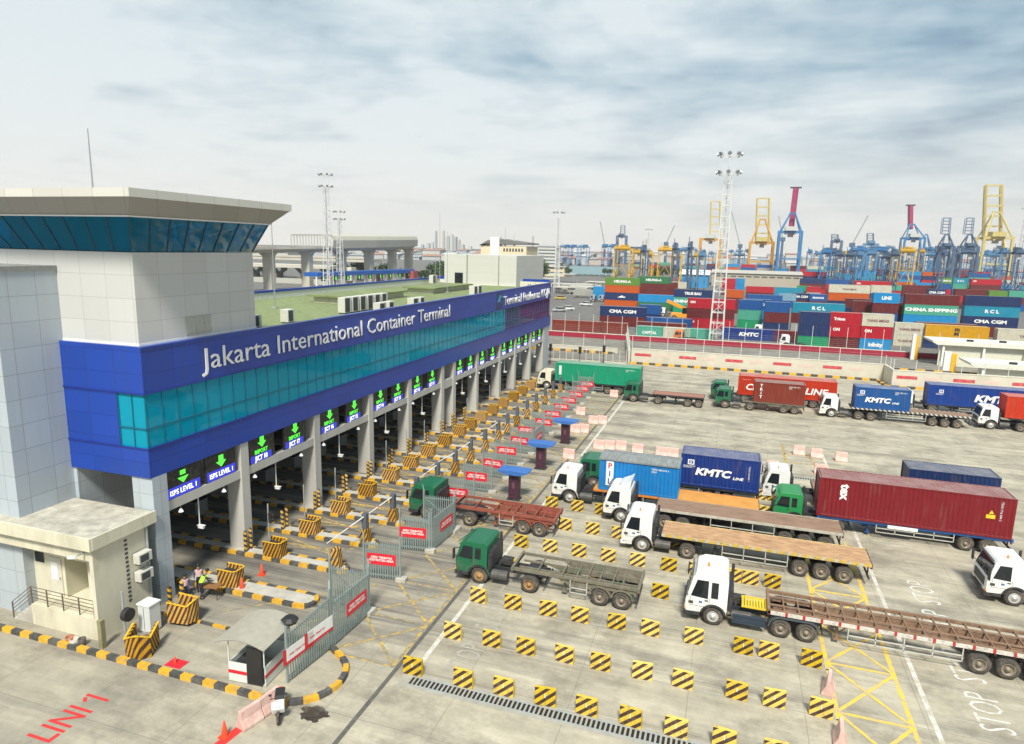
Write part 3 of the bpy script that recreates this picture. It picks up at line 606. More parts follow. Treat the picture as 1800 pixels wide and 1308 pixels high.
b.build('railing', mat('rail_brown', (0.16,0.13,0.1), 0.5, 0.4), A)
for k,z in enumerate((2.2,3.2)):
    t = ac(AX+0.3,25.75,z-0.1,0.85,0.42,0.62,('lower','upper')[k]+' wall air conditioner on the side of the cream annex','+x','air conditioners on the annex wall')
t = thing('security_camera','white camera on a bracket under the annex roof corner','camera',(AX-0.5,AY-0.35,4.75))
b = MB(); b.cyl((0,0.6,0),(0,-0.15,-0.05),0.04,8); b.build('bracket', steel, t); MB().cyl((-0.35,-0.2,-0.12),(0.15,-0.2,-0.02),0.09,10).build('camera_body', white, t)
# ---------------------------------------------------------------- lorries
WH = {}
def wheel_mesh(r, w):
    key = (r, w)
    if key not in WH:
        t = MB().lathe([(r*0.60,-w/2),(r*0.80,-w/2-0.012),(r*0.94,-w/2+0.01),(r,-w*0.32),(r,w*0.32),(r*0.94,w/2-0.01),(r*0.80,w/2+0.012),(r*0.60,w/2),(r*0.60,-w/2)],'y',28).mesh('tyre', rubber, True)
        WH[key] = t
    return WH[key]
RIM = {}
def rim_mesh(r, w, m, front):
    key = (r, m.name, front)
    if key not in RIM:
        s = -1
        if front: prof = [(r*0.605,-w/2-0.005),(r*0.57,-w/2-0.02),(r*0.52,-w/2+0.02),(r*0.40,-w/2+0.01),(r*0.34,-w/2-0.03),(r*0.17,-w/2-0.04),(r*0.15,-w/2-0.09),(0.001,-w/2-0.09)]
        else: prof = [(r*0.605,-w/2-0.005),(r*0.57,-w/2-0.02),(r*0.50,-w/2+0.09),(r*0.34,-w/2+0.12),(r*0.22,-w/2+0.10),(r*0.2,-w/2-0.02),(0.001,-w/2-0.03)]
        b = MB().lathe(prof,'y',20)
        for k in range(8):
            a = k*math.pi/4; b.cyl((r*0.29*math.cos(a),-w/2+0.1*(not front),r*0.29*math.sin(a)),(r*0.29*math.cos(a),-w/2-0.06+0.1*(not front),r*0.29*math.sin(a)),0.018,5)
        RIM[key] = b.mesh('rim', m, True)
    return RIM[key]
def wheel(parent, x, y, side, m=None, front=False, r=0.52, dual=True):
    w = 0.30 if front or not dual else 0.56
    o = bpy.data.objects.new('wheel', wheel_mesh(r, w)); col.objects.link(o); setp(o, parent); o.location = (x, y, r)
    if side > 0: o.rotation_euler = (0, 0, math.pi)
    q = bpy.data.objects.new('rim', rim_mesh(r, w, m or rimm, front)); col.objects.link(q); setp(q, o)
    return o
def paint(name, c, dirt=0.35, rough=0.35):
    return mat(name, c, rough, 0, var=0.06, scale=1.5, dirt=(0.30,0.26,0.2) if sum(c) > 1 else (0.12,0.10,0.08), dirt_amt=dirt)
W_CAB = paint('cab_white', (0.70,0.71,0.69), 0.45); G_CAB = paint('cab_green', (0.008,0.12,0.055), 0.55); G2_CAB = paint('cab_bright_green', (0.015,0.22,0.06), 0.3); C_CAB = paint('cab_cream', (0.68,0.65,0.5), 0.3)
amber = emis('beacon_amber', (0.75,0.20,0.02), 0.1); headl = mat('headlight_glass', (0.6,0.62,0.62), 0.1, var=0.05); ylwp = mat('yellow_paint', (0.72,0.50,0.03), 0.6, var=0.15)
skin = mat('skin', (0.30,0.17,0.11), 0.6, var=0.05)
def arc(cx, cz, r, a0, a1, n=8): return [(cx+r*math.cos(math.radians(a0+(a1-a0)*i/n)), cz+r*math.sin(math.radians(a0+(a1-a0)*i/n))) for i in range(n+1)]
def truck(label, x, yc, cab, rear=(4.6,), style='hino', front=1.45, high=False, driver=False, rimc=None, length=None, lamp=True, mirror=True, wind=False):
    """lorry tractor facing -x; x = front bumper, yc = centre line; style 'hino' (angular modern) or 'old' (boxy with round roof)"""
    T = thing('truck_tractor', label, 'truck', (x, yc, 0), 0, 'lorries queueing on the apron')
    T['kind'] = ''; del T['kind']
    CL = 2.0 if not high else 2.2                    # cab length
    Zr = {'hino': 2.66, 'old': 2.58}[style] if not high else 2.78
    zb = 1.0; L_ = length or rear[-1]+0.9
    hw = 1.22
    fa = front; arch = arc(fa, 0.52, 0.70, 180-12, 12, 9)
    if style == 'hino':
        prof = [(0.06,0.62),(0.0,0.95),(0.01,1.32),(0.08,1.56),(0.34,Zr-0.20),(0.50,Zr-0.03),(0.8,Zr+0.03),(CL-0.12,Zr),(CL,Zr-0.12),(CL,0.95),(min(CL-0.02,fa+0.72),0.9)]
    else:
        prof = [(0.05,0.70),(0.0,1.0),(0.0,1.45),(0.26,Zr-0.28),(0.42,Zr-0.10),(0.62,Zr),(CL-0.2,Zr+0.02),(CL,Zr-0.10),(CL,1.0),(min(CL-0.02,fa+0.72),0.95)]
    low = [p for p in arch if p[1] > 0.66][::-1]
    pts = prof + low
    b = MB(); n = len(pts)
    def yw(z): return hw if z < 1.7 else hw - (z-1.7)*0.11
    b.quadbox([(px_, -yw(z), z) for px_, z in pts], [(px_, yw(z), z) for px_, z in pts])
    body = b.build('cab', cab, T, bevel=0.05)
    # windscreen and side windows: panes a few mm proud of the shell
    def on_side(s, q, name='side_window', m=blackglass, e=0.006):
        bb = MB(); A = [(px_, s*(yw(z)+e), z) for px_, z in q]; B = [(px_, s*(yw(z)-0.03), z) for px_, z in q]; bb.quadbox(A, B); return bb.build(name, m, body)
    if style == 'hino':
        w0 = (0.085,1.58); w1 = (0.325,Zr-0.25)
    else: w0 = (0.03,1.53); w1 = (0.25,Zr-0.31)
    d = Vector((w1[0]-w0[0], 0, w1[1]-w0[1])); nrm = Vector((-d.z, 0, d.x)).normalized()*0.012
    a0 = Vector((w0[0],0,w0[1]))+nrm; a1 = Vector((w1[0],0,w1[1]))+nrm; inn = -nrm*4
    ws = [(a0.x,-hw+0.10,a0.z),(a0.x,hw-0.10,a0.z),(a1.x,yw(a1.z)-0.12,a1.z),(a1.x,-yw(a1.z)+0.12,a1.z)]
    MB().quadbox(ws, [(p_[0]+inn.x, p_[1], p_[2]+inn.z) for p_ in ws]).build('windscreen', blackglass, body)
    o_ = 0.0 if style == 'hino' else -0.05
    fx = 0.50 if style == 'hino' else 0.40
    for s in (-1, 1):
        on_side(s, [(fx-0.22,1.58),(fx+0.68,1.52),(fx+0.68,Zr-0.28),(fx+0.08,Zr-0.28)])
        if high or style == 'old': on_side(s, [(fx+0.84,1.60),(fx+1.2,1.60),(fx+1.2,Zr-0.32),(fx+0.84,Zr-0.32)])
        dk = mat('door_seam', tuple(c*0.35 for c in (0.4,0.4,0.4)), 0.6)
        q = MB(); y0 = s*(hw+0.004); y1 = s*(hw-0.02)
        for xx in (fx-0.24, fx+0.76): q.box(xx,min(y0,y1),1.02,xx+0.018,max(y0,y1),1.55)
        q.box(fx-0.24,min(y0,y1),1.02,fx+0.77,max(y0,y1),1.04); q.build('door_seam', dk, body)
        MB().box(fx+0.52,min(s*(hw+0.03),s*hw),1.38,fx+0.70,max(s*(hw+0.03),s*hw),1.43).build('door_handle', dark, body)
        if mirror:
            q = MB(); yo = s*(hw+0.26); q.cyl((0.25,s*hw*0.97,2.3 if style=='hino' else 2.15),(0.02,yo,2.22),0.022,6); q.cyl((0.15,s*hw,1.62),(0.02,yo,1.72),0.022,6); q.box(-0.05,yo-0.13,1.55,0.03,yo+0.13,2.20); q.build('mirror', dark, T, bevel=0.02)
        q = MB(); q.box(-0.035,min(s*0.72,s*1.12),0.72,0.04,max(s*0.72,s*1.12),0.92); q.build('headlight', headl, T)
        q = MB(); q.box(-0.02,min(s*1.13,s*1.21),0.74,0.05,max(s*1.13,s*1.21),0.90); q.build('indicator', amber, T)
        # steps and mudguard
        q = MB(); ar = arc(fa, 0.52, 0.68, 165, 15, 10); ar2 = arc(fa, 0.52, 0.60, 15, 165, 10)
        q.prism(ar+ar2,'xz',s*(hw-0.32) if s > 0 else -(hw+0.02), s*(hw+0.02) if s > 0 else -(hw-0.32)); q.build('mudguard', dark, T)
    b = MB(); b.box(-0.06,-1.22,0.42,0.30,1.22,0.70); b.box(0.28,-1.22,0.45,max(0.3,fa-0.68),-0.95,0.70); b.box(0.28,0.95,0.45,max(0.3,fa-0.68),1.22,0.70); b.build('bumper', dark if (high or style == 'old' or int(abs(x)*10)%2) else cab, T, bevel=0.03)
    b = MB(); b.box(-0.022 if style == 'hino' else -0.03,-0.85,0.92,0.03,0.85,1.40)
    b.build('grille', dark, T)
    MB().box(-0.075,-0.26,0.50,-0.0605,0.26,0.64).build('number_plate', tblack, T)
    q = MB(); q.bar(a0+Vector((-0.012,-0.7,0.02)),a0.lerp(a1,0.55)+Vector((-0.014,-0.15,0)),0.014); q.bar(a0+Vector((-0.012,0.2,0.02)),a0.lerp(a1,0.55)+Vector((-0.014,0.75,0)),0.014); q.build('wipers', tblack, T)
    if style == 'hino':
        q = MB(); q.box(0.18,-hw-0.012,1.12,0.42,-hw-0.004,1.28); q.build('side_vent', dark, body)
        q = MB(); q.box(fx+0.22,-hw-0.009,1.22,fx+0.40,-hw-0.0035,1.34); q.build('door_decal', mat('decal_blue',(0.08,0.16,0.35),0.5), body)
    for k_ in range(3): q = MB(); q.box(CL+0.5+k_*0.9,-1.225,0.98,CL+0.58+k_*0.9,-1.215,1.03); q.build('side_marker', amber, T) if not high and False else None
    b = MB(); b.cyl((0.4,-0.9,1.86),(0.36,0.2,1.9),0.012,5)
    if wind:
        q = MB(); q.prism([(0.9,Zr-0.02),(1.2,Zr+0.2),(1.7,Zr+0.42),(CL-0.02,Zr+0.62),(CL-0.08,Zr)],'xz',-1.02,1.02); q.build('wind_deflector', cab, T, bevel=0.06)
    if high:
        q = MB(); q.prism([(0.38,Zr-0.15),(0.5,Zr+0.14),(0.85,Zr+0.33),(CL-0.35,Zr+0.35),(CL-0.04,Zr+0.22),(CL-0.02,Zr-0.05)],'xz',-1.06,1.06); q.build('high_roof', cab, T, bevel=0.12)
    if style == 'hino':
        q = MB(); q.box(0.22,-1.0,Zr-0.16,0.30,1.0,Zr-0.05); q.build('sun_visor', mat('visor_smoke',(0.08,0.085,0.09),0.3), T)
        for k in ((-0.55,-0.55) if not high else (-0.95,)) if lamp else ():
            zt = Zr+(0.37 if high else 0.02)
            q = MB(); q.cyl((1.1,-0.55,zt-0.05),(1.1,-0.55,zt+0.17),0.075,10,0.05); q.build('beacon', amber, T); break
    else:
        q = MB(); q.bar((0.10,-0.95,Zr-0.16),(0.55,0.6,Zr+0.09),0.04); q.box(0.16,-1.05,Zr-0.30,0.42,1.05,Zr-0.26); q.build('roof_rack', cab, T)
    # chassis
    b = MB()
    for s in (-1, 1): b.box(0.5,s*0.42-0.05,0.72,L_,s*0.42+0.05,0.98)
    for xx in (CL+0.4, (CL+rear[0])/2+0.3, rear[0]+0.0, L_-0.1): b.box(xx,-0.42,0.76,xx+0.1,0.42,0.94)
    b.box(L_-0.06,-1.1,0.55,L_,1.1,0.66)
    b.build('chassis', dark, T)
    b = MB(); b.box(CL+0.02,-1.0,1.02,CL+0.28,1.0,2.1); b.cyl((CL+0.2,0.85,0.9),(CL+0.2,0.85,Zr+0.05),0.085,8); b.box(CL+0.05,-1.12,0.95,CL+0.22,-0.85,1.9); b.build('air_intake', dark, T)
    b = MB(); b.cyl((CL+0.25,-0.88,0.66),(CL+1.25,-0.88,0.66),0.30,16); b.build('fuel_tank', mat('fuel_tank', (0.09,0.088,0.085), 0.6, 0.3, var=0.3, dirt=(0.2,0.17,0.13), dirt_amt=0.6), T)
    b = MB(); b.box(CL+0.3,0.62,0.45,CL+1.0,1.15,0.95); b.build('battery_box', dark, T)
    fw = (rear[0]+rear[-1])/2
    b = MB(); b.cyl((fw,0,0.98),(fw,0,1.10),0.48,20); b.box(fw-0.5,-0.45,0.94,fw+0.55,0.45,0.99); b.build('fifth_wheel', dark, T)
    for r_ in rear:
        b = MB(); b.cyl((r_,-0.9,0.52),(r_,0.9,0.52),0.10,8); b.cyl((r_,-0.0,0.52),(r_+0.25,0,0.52),0.24,12,0.1); b.build('axle', dark, T)
        for s in (-1, 1): wheel(T, r_, s*0.93, s, rimc)
    if high:
        for s in (-1, 1):
            b = MB(); xs = rear
            o1 = arc(rear[0],0.52,0.66,175,75,6)+arc(rear[1],0.52,0.66,105,5,6); i1 = arc(rear[1],0.52,0.60,5,105,6)+arc(rear[0],0.52,0.60,75,175,6)
            b.prism(o1+i1,'xz',s*1.23 if s<0 else 0.65, -0.65 if s<0 else 1.23); b.build('mudguard', mat('mudguard_grey',(0.07,0.085,0.10),0.5,var=0.1), T)
        b = MB(); b.box(CL+0.3,-1.22,0.42,rear[0]-0.75,-0.95,0.52); b.box(CL+0.3,-1.22,0.80,rear[0]-0.75,-0.98,0.88); b.box(CL+0.32,-1.20,0.53,rear[0]-0.8,-1.0,0.79); b.build('side_skirt', mat('skirt_navy',(0.03,0.045,0.07),0.4,var=0.1), T)
        q = MB(); g0 = CL+0.75
        for k in range(9): q.box(g0+k*0.15,-0.75,1.22,g0+k*0.15+0.11,0.35,1.26)
        q.box(g0-0.02,-0.8,1.18,g0+1.34,-0.76,1.27); q.box(g0-0.02,0.36,1.18,g0+1.34,0.4,1.27); q.build('walkway_grating', ylwp, T)
    for s in (-1, 1): wheel(T, fa, s*1.03, s, rimc if style != 'hino' else mat('rim_silver',(0.5,0.5,0.48),0.5,0.4,var=0.2), True)
    if driver:
        sh = mat('driver_shirt_red',(0.35,0.03,0.05),0.8)
    return T

# ---------------------------------------------------------------- semi-trailers
def trailer(label, x, yc, length, axles, m, kind='flat', z=1.45, deck=None, edge=None, side_bars=True, group='semi-trailers behind the lorries', legs=True, thick=0.16):
    T = thing('semi_trailer', label, 'trailer', (x, yc, 0), 0, group)
    hw = 1.22
    if kind == 'flat':
        b = MB(); b.box(0,-hw+0.06,z-0.06,length,hw-0.06,z); b.build('deck', deck or m, T)
        for s in (-1, 1):
            b = MB(); a, c = sorted((s*hw, s*(hw-0.059))); b.box(0,a,z-thick,length,c,z+0.02); b.build('side_rail', edge or m, T)
        b = MB(); b.box(-0.02,-hw,z-thick,-0.001,hw,z+0.10); b.build('front_rail', m, T)
        b = MB(); b.box(length+0.001,-hw,z-thick-0.1,length+0.04,hw,z+0.02); b.build('rear_rail', m, T)
    else:                                              # skeletal: two long rails with cross members, twist locks at the corners
        b = MB()
        for s in (-1, 1): b.box(0,s*(hw-0.13)-0.06,z-0.17,length,s*(hw-0.13)+0.06,z)
        b.build('side_rails', m, T)
        n = max(5, int(length/(0.72 if length > 9 else 1.5)))
        b = MB()
        for k in range(n+1):
            xx = 0.05+(length-0.15)*k/n; b.box(xx,-hw+0.19,z-0.10,xx+0.07,hw-0.19,z-0.02)
        b.build('cross_members', m, T)
        b = MB(); b.box(-0.02,-hw,z-0.2,0.12,hw,z+0.03); b.box(length-0.1,-hw,z-0.2,length+0.04,hw,z+0.03); b.each('bolster', m, T)
    if kind != 'flat' and length < 9:
        for s in (-1, 1):
            b = MB(); b.prism([(length*0.36,z-0.171),(length-0.11,z-0.171),(length-0.11,z-0.42),(length*0.45,z-0.50)],'xz',s*1.02-0.04,s*1.02+0.04); b.build('web_plate', m, T)
            for a in axles: b = MB(); b.prism(arc(a,0.52,0.66,170,10,8)+arc(a,0.52,0.60,10,170,8),'xz',s*0.93-0.28,s*0.93+0.28); b.build('mudguard', m, T)
        for xx in (length*0.5, length*0.68, length*0.86): MB().box(xx,-1.16,z-0.45,xx+0.08,1.16,z-0.172).build('stiffener', m, T)
    b = MB()                                           # main beams, deeper behind the gooseneck
    gn = min(2.2, length*0.25)
    for s in (-1, 1): b.prism([(0.3,z-0.17),(length-0.1,z-0.17),(length-0.1,z-0.45),(gn+0.8,z-0.52),(gn,z-0.28),(0.3,z-0.28)],'xz',s*0.45-0.05,s*0.45+0.05)
    b.build('main_beam', m if kind != 'flat' else dark, T)
    if legs:
        lx = gn+1.2
        b = MB()
        for s in (-1, 1): b.box(lx,s*0.62-0.06,0.25,lx+0.12,s*0.62+0.06,z-0.18); b.box(lx-0.1,s*0.62-0.12,0.21,lx+0.22,s*0.62+0.12,0.25); b.bar((lx+0.06,s*0.62,0.5),(lx+0.7,s*0.5,z-0.4),0.05)
        b.bar((lx+0.06,-0.62,0.6),(lx+0.06,0.62,0.6),0.05); b.build('landing_legs', m if kind != 'flat' else dark, T)
    if side_bars and length > 6:
        x0, x1 = gn+1.7, axles[0]-0.75
        if x1-x0 > 0.8:
            for s in (-1, 1):
                b = MB(); y = s*(hw-0.06)
                for zz_ in (0.52, 0.82): b.bar((x0,y,zz_),(x1,y,zz_),0.05)
                k = x0
                while k <= x1+0.01: b.bar((k,y,0.5),(k,y,z-0.17),0.05); k += (x1-x0)/max(1, round((x1-x0)/1.3))
                b.build('side_guard', mat('guard_grey',(0.5,0.49,0.44),0.6,var=0.15,dirt=(.2,.17,.12),dirt_amt=.4), T)
    for a in axles:
        b = MB(); b.cyl((a,-0.95,0.52),(a,0.95,0.52),0.09,8); b.box(a-0.45,-0.62,0.66,a+0.45,-0.5,0.76); b.box(a-0.45,0.5,0.66,a+0.45,0.62,0.76); b.box(a-0.06,-0.6,0.7,a+0.06,0.6,z-0.4); b.build('axle', dark, T)
        for s in (-1, 1): wheel(T, a, s*0.93, s)
    b = MB(); b.box(length-0.12,-1.15,0.5,length-0.04,1.15,0.62)
    for s in (-1, 1): b.box(length-0.12,s*0.6-0.04,0.62,length-0.05,s*0.6+0.04,z-0.2)
    b.build('rear_bumper', dark, T)
    for s in (-1, 1): MB().box(length-0.03,s*0.95-0.12,z-0.36,length+0.02,s*0.95+0.12,z-0.22).build('tail_light', red, T)
    return T

# ---------------------------------------------------------------- containers
def cont_mat():
    m, N, L, b = base('container_paint'); b.inputs['Roughness'].default_value = 0.55
    oi = N.new('ShaderNodeObjectInfo'); tc = N.new('ShaderNodeTexCoord')
    va = N.new('ShaderNodeVectorMath'); va.operation = 'ADD'; L.new(tc.outputs['Object'], va.inputs[0]); L.new(oi.outputs['Location'], va.inputs[1])
    no = N.new('ShaderNodeTexNoise'); no.inputs['Scale'].default_value = 1.1; no.inputs['Detail'].default_value = 8; no.inputs['Roughness'].default_value = 0.72; L.new(va.outputs[0], no.inputs['Vector'])
    mp = N.new('ShaderNodeMapping'); mp.inputs['Scale'].default_value = (3.5,3.5,0.35); L.new(va.outputs[0], mp.inputs[0])
    n2 = N.new('ShaderNodeTexNoise'); n2.inputs['Scale'].default_value = 1.3; n2.inputs['Detail'].default_value = 6; L.new(mp.outputs[0], n2.inputs['Vector'])
    hs = N.new('ShaderNodeHueSaturation'); L.new(oi.outputs['Color'], hs.inputs['Color']); L.new(M(N, L, 'MULTIPLY_ADD', no.outputs[0], 0.46, 0.50), hs.inputs['Value']); hs.inputs['Saturation'].default_value = 1.08
    cc = mixc(N, L, M(N, L, 'MULTIPLY', M(N, L, 'MULTIPLY_ADD', n2.outputs[0], 6, -3.4, clamp=True), 0.35), hs.outputs[0], (0.16,0.10,0.07))
    # dust lies on the roof
    g = N.new('ShaderNodeNewGeometry'); s = N.new('ShaderNodeSeparateXYZ'); L.new(g.outputs['True Normal'], s.inputs[0])
    up = M(N, L, 'MULTIPLY', M(N, L, 'MULTIPLY', s.outputs[2], 1.0, clamp=True), M(N, L, 'MULTIPLY_ADD', no.outputs[0], 0.9, -0.12, clamp=True))
    cc = mixc(N, L, up, cc, (0.42,0.40,0.36)); L.new(cc, b.inputs['Base Color']); return m
CM = cont_mat(); CMESH = {}
def cont_mesh(L_, H_, fine=True):
    key = (L_, H_, fine)
    if key in CMESH: return CMESH[key]
    b = MB(); W = 2.44
    per = 0.28 if fine else 0.0
    if fine:
        n = int((L_-0.3)/per); x0 = 0.15; st = (L_-0.3)/n; dp = 0.036
        for y, s in ((0.012, 1), (W-0.012, -1)):
            pts = []
            for k in range(n):
                for u, e_ in ((0,0),(0.25,0),(0.5,1),(0.75,1)): pts.append((x0+(k+u)*st, y+s*e_*dp))
            pts.append((x0+n*st, y))
            o = len(b.v)
            for px_, py_ in pts: b.v += [(px_,py_,0.14),(px_,py_,H_-0.1)]
            for k in range(len(pts)-1): b.f.append([o+2*k,o+2*k+2,o+2*k+3,o+2*k+1]); b.m.append(0)
        # corrugated roof
        o = len(b.v); pts = []
        for k in range(n):
            for u, e_ in ((0,0),(0.25,0),(0.5,1),(0.75,1)): pts.append((x0+(k+u)*st, H_-0.015-e_*0.02))
        pts.append((x0+n*st, H_-0.015))
        for px_, z in pts: b.v += [(px_,0.05,z),(px_,W-0.05,z)]
        for k in range(len(pts)-1): b.f.append([o+2*k,o+2*k+2,o+2*k+3,o+2*k+1]); b.m.append(0)
        b.box(0.14,0.04,0.05,L_-0.14,W-0.04,0.14)
        b.box(0.05,0.12,0.14,0.12,W-0.12,H_-0.1)
        b.box(L_-0.12,0.12,0.14,L_-0.05,W-0.12,H_-0.1)
    else:
        b.box(0.06,0.03,0.06,L_-0.06,W-0.03,H_-0.03)
    for x in (0, L_-0.16):
        for y in (0, W-0.14): b.box(x,y,0,x+0.16,y+0.14,H_)
    for y in (0, W-0.09): b.box(0.16,y,H_-0.1,L_-0.16,y+0.09,H_-0.003); b.box(0.16,y,0.01,L_-0.16,y+0.09,0.15)
    for x in (0.003, L_-0.10):
        b.box(x,0.14,H_-0.12,x+0.097,W-0.14,H_-0.004); b.box(x,0.14,0.01,x+0.097,W-0.14,0.15)
    CMESH[key] = b.mesh('container_shell', CM); return CMESH[key]
COLS = {'maroon': ((0.155,0.022,0.025),'maroon'), 'red': ((0.52,0.012,0.03),'bright red'), 'blue': ((0.012,0.10,0.34),'blue'), 'navy': ((0.012,0.035,0.13),'navy blue'), 'green': ((0.02,0.33,0.15),'bright green'),
 'dgreen': ((0.04,0.20,0.08),'dark green'), 'teal': ((0.10,0.42,0.31),'pale teal green'), 'sky': ((0.015,0.30,0.66),'sky blue'), 'orange': ((0.60,0.12,0.03),'orange brown'), 'ivory': ((0.68,0.65,0.53),'ivory white'),
 'yellow': ((0.72,0.38,0.02),'yellow'), 'rcl': ((0.02,0.30,0.45),'turquoise blue'), 'olive': ((0.13,0.28,0.05),'olive green'), 'brown': ((0.24,0.045,0.03),'red brown'), 'pale': ((0.25,0.42,0.55),'pale blue'), 'grey': ((0.4,0.41,0.4),'grey'), 'redo': ((0.62,0.05,0.02),'orange red'), 'green2': ((0.025,0.36,0.20),'emerald green'), 'pil': ((0.008,0.23,0.62),'sky blue'), 'kmtc': ((0.012,0.045,0.24),'dark blue')}
def container(x, y, z, L_, color, label, H_=2.6, group=None, fine=True, doors=None):
    o = bpy.data.objects.new('shipping_container', cont_mesh(L_, H_, fine)); col.objects.link(o); o.location = (x, y, z)
    o.color = (*COLS[color][0], 1); tag(o, label, 'container', group)
    if doors:
        m = mat('door_bars', (0.3,0.3,0.3), 0.5, 0.5)
        xx = 0 if doors < 0 else L_; s = -1 if doors < 0 else 1
        for k in range(2):
            b = MB(); y0 = 0.16+k*1.07; a, c = sorted((xx+s*-0.03, xx+s*0.004)); b.box(a,y0,0.17,c,y0+1.05,H_-0.14); d = b.build('door', CM, o); d.color = o.color
            q = MB()
            for yy in (y0+0.28, y0+0.75): q.cyl((xx+s*0.03,yy,0.1),(xx+s*0.03,yy,H_-0.08),0.018,6); q.box(*sorted_box(xx+s*0.0,yy-0.12,1.0,xx+s*0.05,yy+0.12,1.04))
            q.build('locking_bars', m, d)
    return o
def sorted_box(x0,y0,z0,x1,y1,z1): return (min(x0,x1),y0,z0,max(x0,x1),y1,z1)
def logo(o, s, x, z, size, m=None, sx=1.1, bold=0.03, shear=0, face='-y', line=1.0, y=-0.004, font=None):
    return text(s, size, m or twhite, o, (x, y, z), face, 'lettering', ext=0.003, sx=sx, bold=bold, shear=shear, line=line)
def vlogo(o, s, x, ztop, size, m=None, step=None):     # letters stacked down the end of the side
    step = step or size*1.0
    return text('\n'.join(s), size, m or twhite, o, (x, -0.004, ztop-size*0.8), '-y', 'lettering', align='CENTER', ext=0.003, sx=1.1, bold=0.02, line=0.95)
def codes(o, L_, H_=2.6):
    text('TEMU 482 015 6\n22G1', 0.19, twhite, o, (L_-1.9, -0.004, H_-0.45), '-y', 'container_code', ext=0.002, bold=0.01)
def badge(o, x, z):                                    # the small square company badge
    b = MB(); b.box(x,-0.010,z,x+0.5,-0.004,z+0.42); b.build('badge', twhite, o)
    b = MB(); b.box(x+0.08,-0.013,z+0.08,x+0.42,-0.0105,z+0.34); b.build('badge_field', mat('badge_blue',(0.012,0.045,0.24),0.5), o)
    text('D', 0.26, twhite, o, (x+0.14, -0.015, z+0.11), '-y', 'lettering', ext=0.002, bold=0.02)
    text('KOREA MARINE\nTRANSPORT', 0.13, twhite, o, (x-0.35, -0.006, z-0.16), '-y', 'lettering', ext=0.002, bold=0.01, line=0.9)

rust_deck = mat('rusty_deck', (0.43,0.26,0.14), 0.8, var=0.3, scale=3.2, dirt=(0.20,0.09,0.04), dirt_amt=0.75, stretch=(0.5,1.4,1))
brown_deck = mat('brown_deck', (0.25,0.16,0.11), 0.85, var=0.25, scale=3, dirt=(0.12,0.07,0.05), dirt_amt=0.6, stretch=(0.4,1.5,1))
orange_deck = mat('orange_deck', (0.58,0.27,0.06), 0.7, var=0.14, scale=1.2, dirt=(0.30,0.15,0.06), dirt_amt=0.4)
redskel = mat('red_skeletal', (0.25,0.065,0.04), 0.7, var=0.2, dirt=(0.2,0.13,0.09), dirt_amt=0.5); greyskel = mat('grey_green_skeletal', (0.17,0.15,0.11), 0.8, var=0.25, dirt=(0.05,0.12,0.07), dirt_amt=0.7)
brownskel = mat('brown_skeletal', (0.22,0.13,0.08), 0.8, var=0.3, dirt=(0.35,0.3,0.25), dirt_amt=0.4); bluef = mat('trailer_blue', (0.02,0.09,0.28), 0.5, var=0.1)
rw = stripes('red_white_rail', (0.70,0.68,0.62), (0.50,0.03,0.03), 0.85, (1,0,0), 0.16); kw = stripes('black_white_stripes', (0.05,0.05,0.05), (0.65,0.65,0.6), 0.5, (1,0,1), 0.5); yw_ = stripes('yellow_white_rail', (0.62,0.42,0.06), (0.52,0.49,0.40), 0.7, (1,0,0), 0.35)

# nearest lane first
truck('old dark green lorry cab pulling a short empty skeletal trailer across the stop line', -14.85, 36.55, G_CAB, (4.65,), 'old', 1.5, rimc=mat('rim_dusty',(0.32,0.19,0.08),0.85,var=0.25))
trailer('short grey green skeletal trailer with green gooseneck behind the nearest green cab', -11.3, 36.55, 7.5, (5.3,6.55), greyskel, 'skel', 1.42)
truck('green lorry cab half hidden behind the steel gates, heading under the gate house', -21.9, 44.3, G_CAB, (4.8,), 'old', 1.4)
trailer('short red skeletal trailer behind the green cab at the steel gates', -18.4, 44.3, 7.7, (5.4,6.6), redskel, 'skel', 1.42)
T3 = truck('white high-roof lorry with two rear axles and yellow grating, nearest of all the trucks', -1.3, 36.7, W_CAB, (4.95,6.2), 'hino', 1.5, high=True, length=7.0)
tr = trailer('long white skeletal trailer with red markers and brown cross bars, cut by the right edge', 2.95, 36.7, 13.3, (9.75,10.95,12.15), brownskel, 'skel', 1.5)
for s in (-1, 1):
    a, c = sorted((s*1.22, s*1.165)); b = MB(); b.box(0,a,1.26,13.3,c,1.46); b.build('marker_rail', rw, tr)
b = MB(); b.box(0.1,-0.5,1.40,13.2,-0.38,1.47); b.box(0.1,0.38,1.40,13.2,0.5,1.47); b.build('inner_rails', brownskel, tr)
truck('white lorry with low plain roof in front of the rusty tan flatbed', -6.05, 44.5, W_CAB, (4.35,), 'hino', 1.4)
trailer('empty flatbed trailer with rusty tan steel deck and yellow white edge', -3.4, 44.5, 12.6, (8.6,9.85,11.15), dark, 'flat', 1.5, rust_deck, yw_)
truck('white lorry with pointed wind deflector between two other white cabs', -8.15, 48.95, W_CAB, (4.5,5.8), 'hino', 1.35, wind=True, lamp=True)
trailer('empty flatbed trailer with dull brown deck behind the wind deflector lorry', -4.3, 48.95, 12.5, (8.9,10.15,11.45), dark, 'flat', 1.5, brown_deck, mat('edge_grey',(0.45,0.42,0.35),0.8,var=0.2,dirt=(.2,.15,.1),dirt_amt=.6))
truck('white lorry with beacon at the front of the queue, carrying the sky blue box', -12.75, 51.35, W_CAB, (4.6,), 'hino', 1.45)
trailer('orange flatbed trailer under the sky blue container, its rear half empty', -9.4, 51.35, 12.3, (8.2,9.5,10.8), dark, 'flat', 1.5, orange_deck, mat('edge_orange',(0.60,0.20,0.03),0.6,var=0.15))
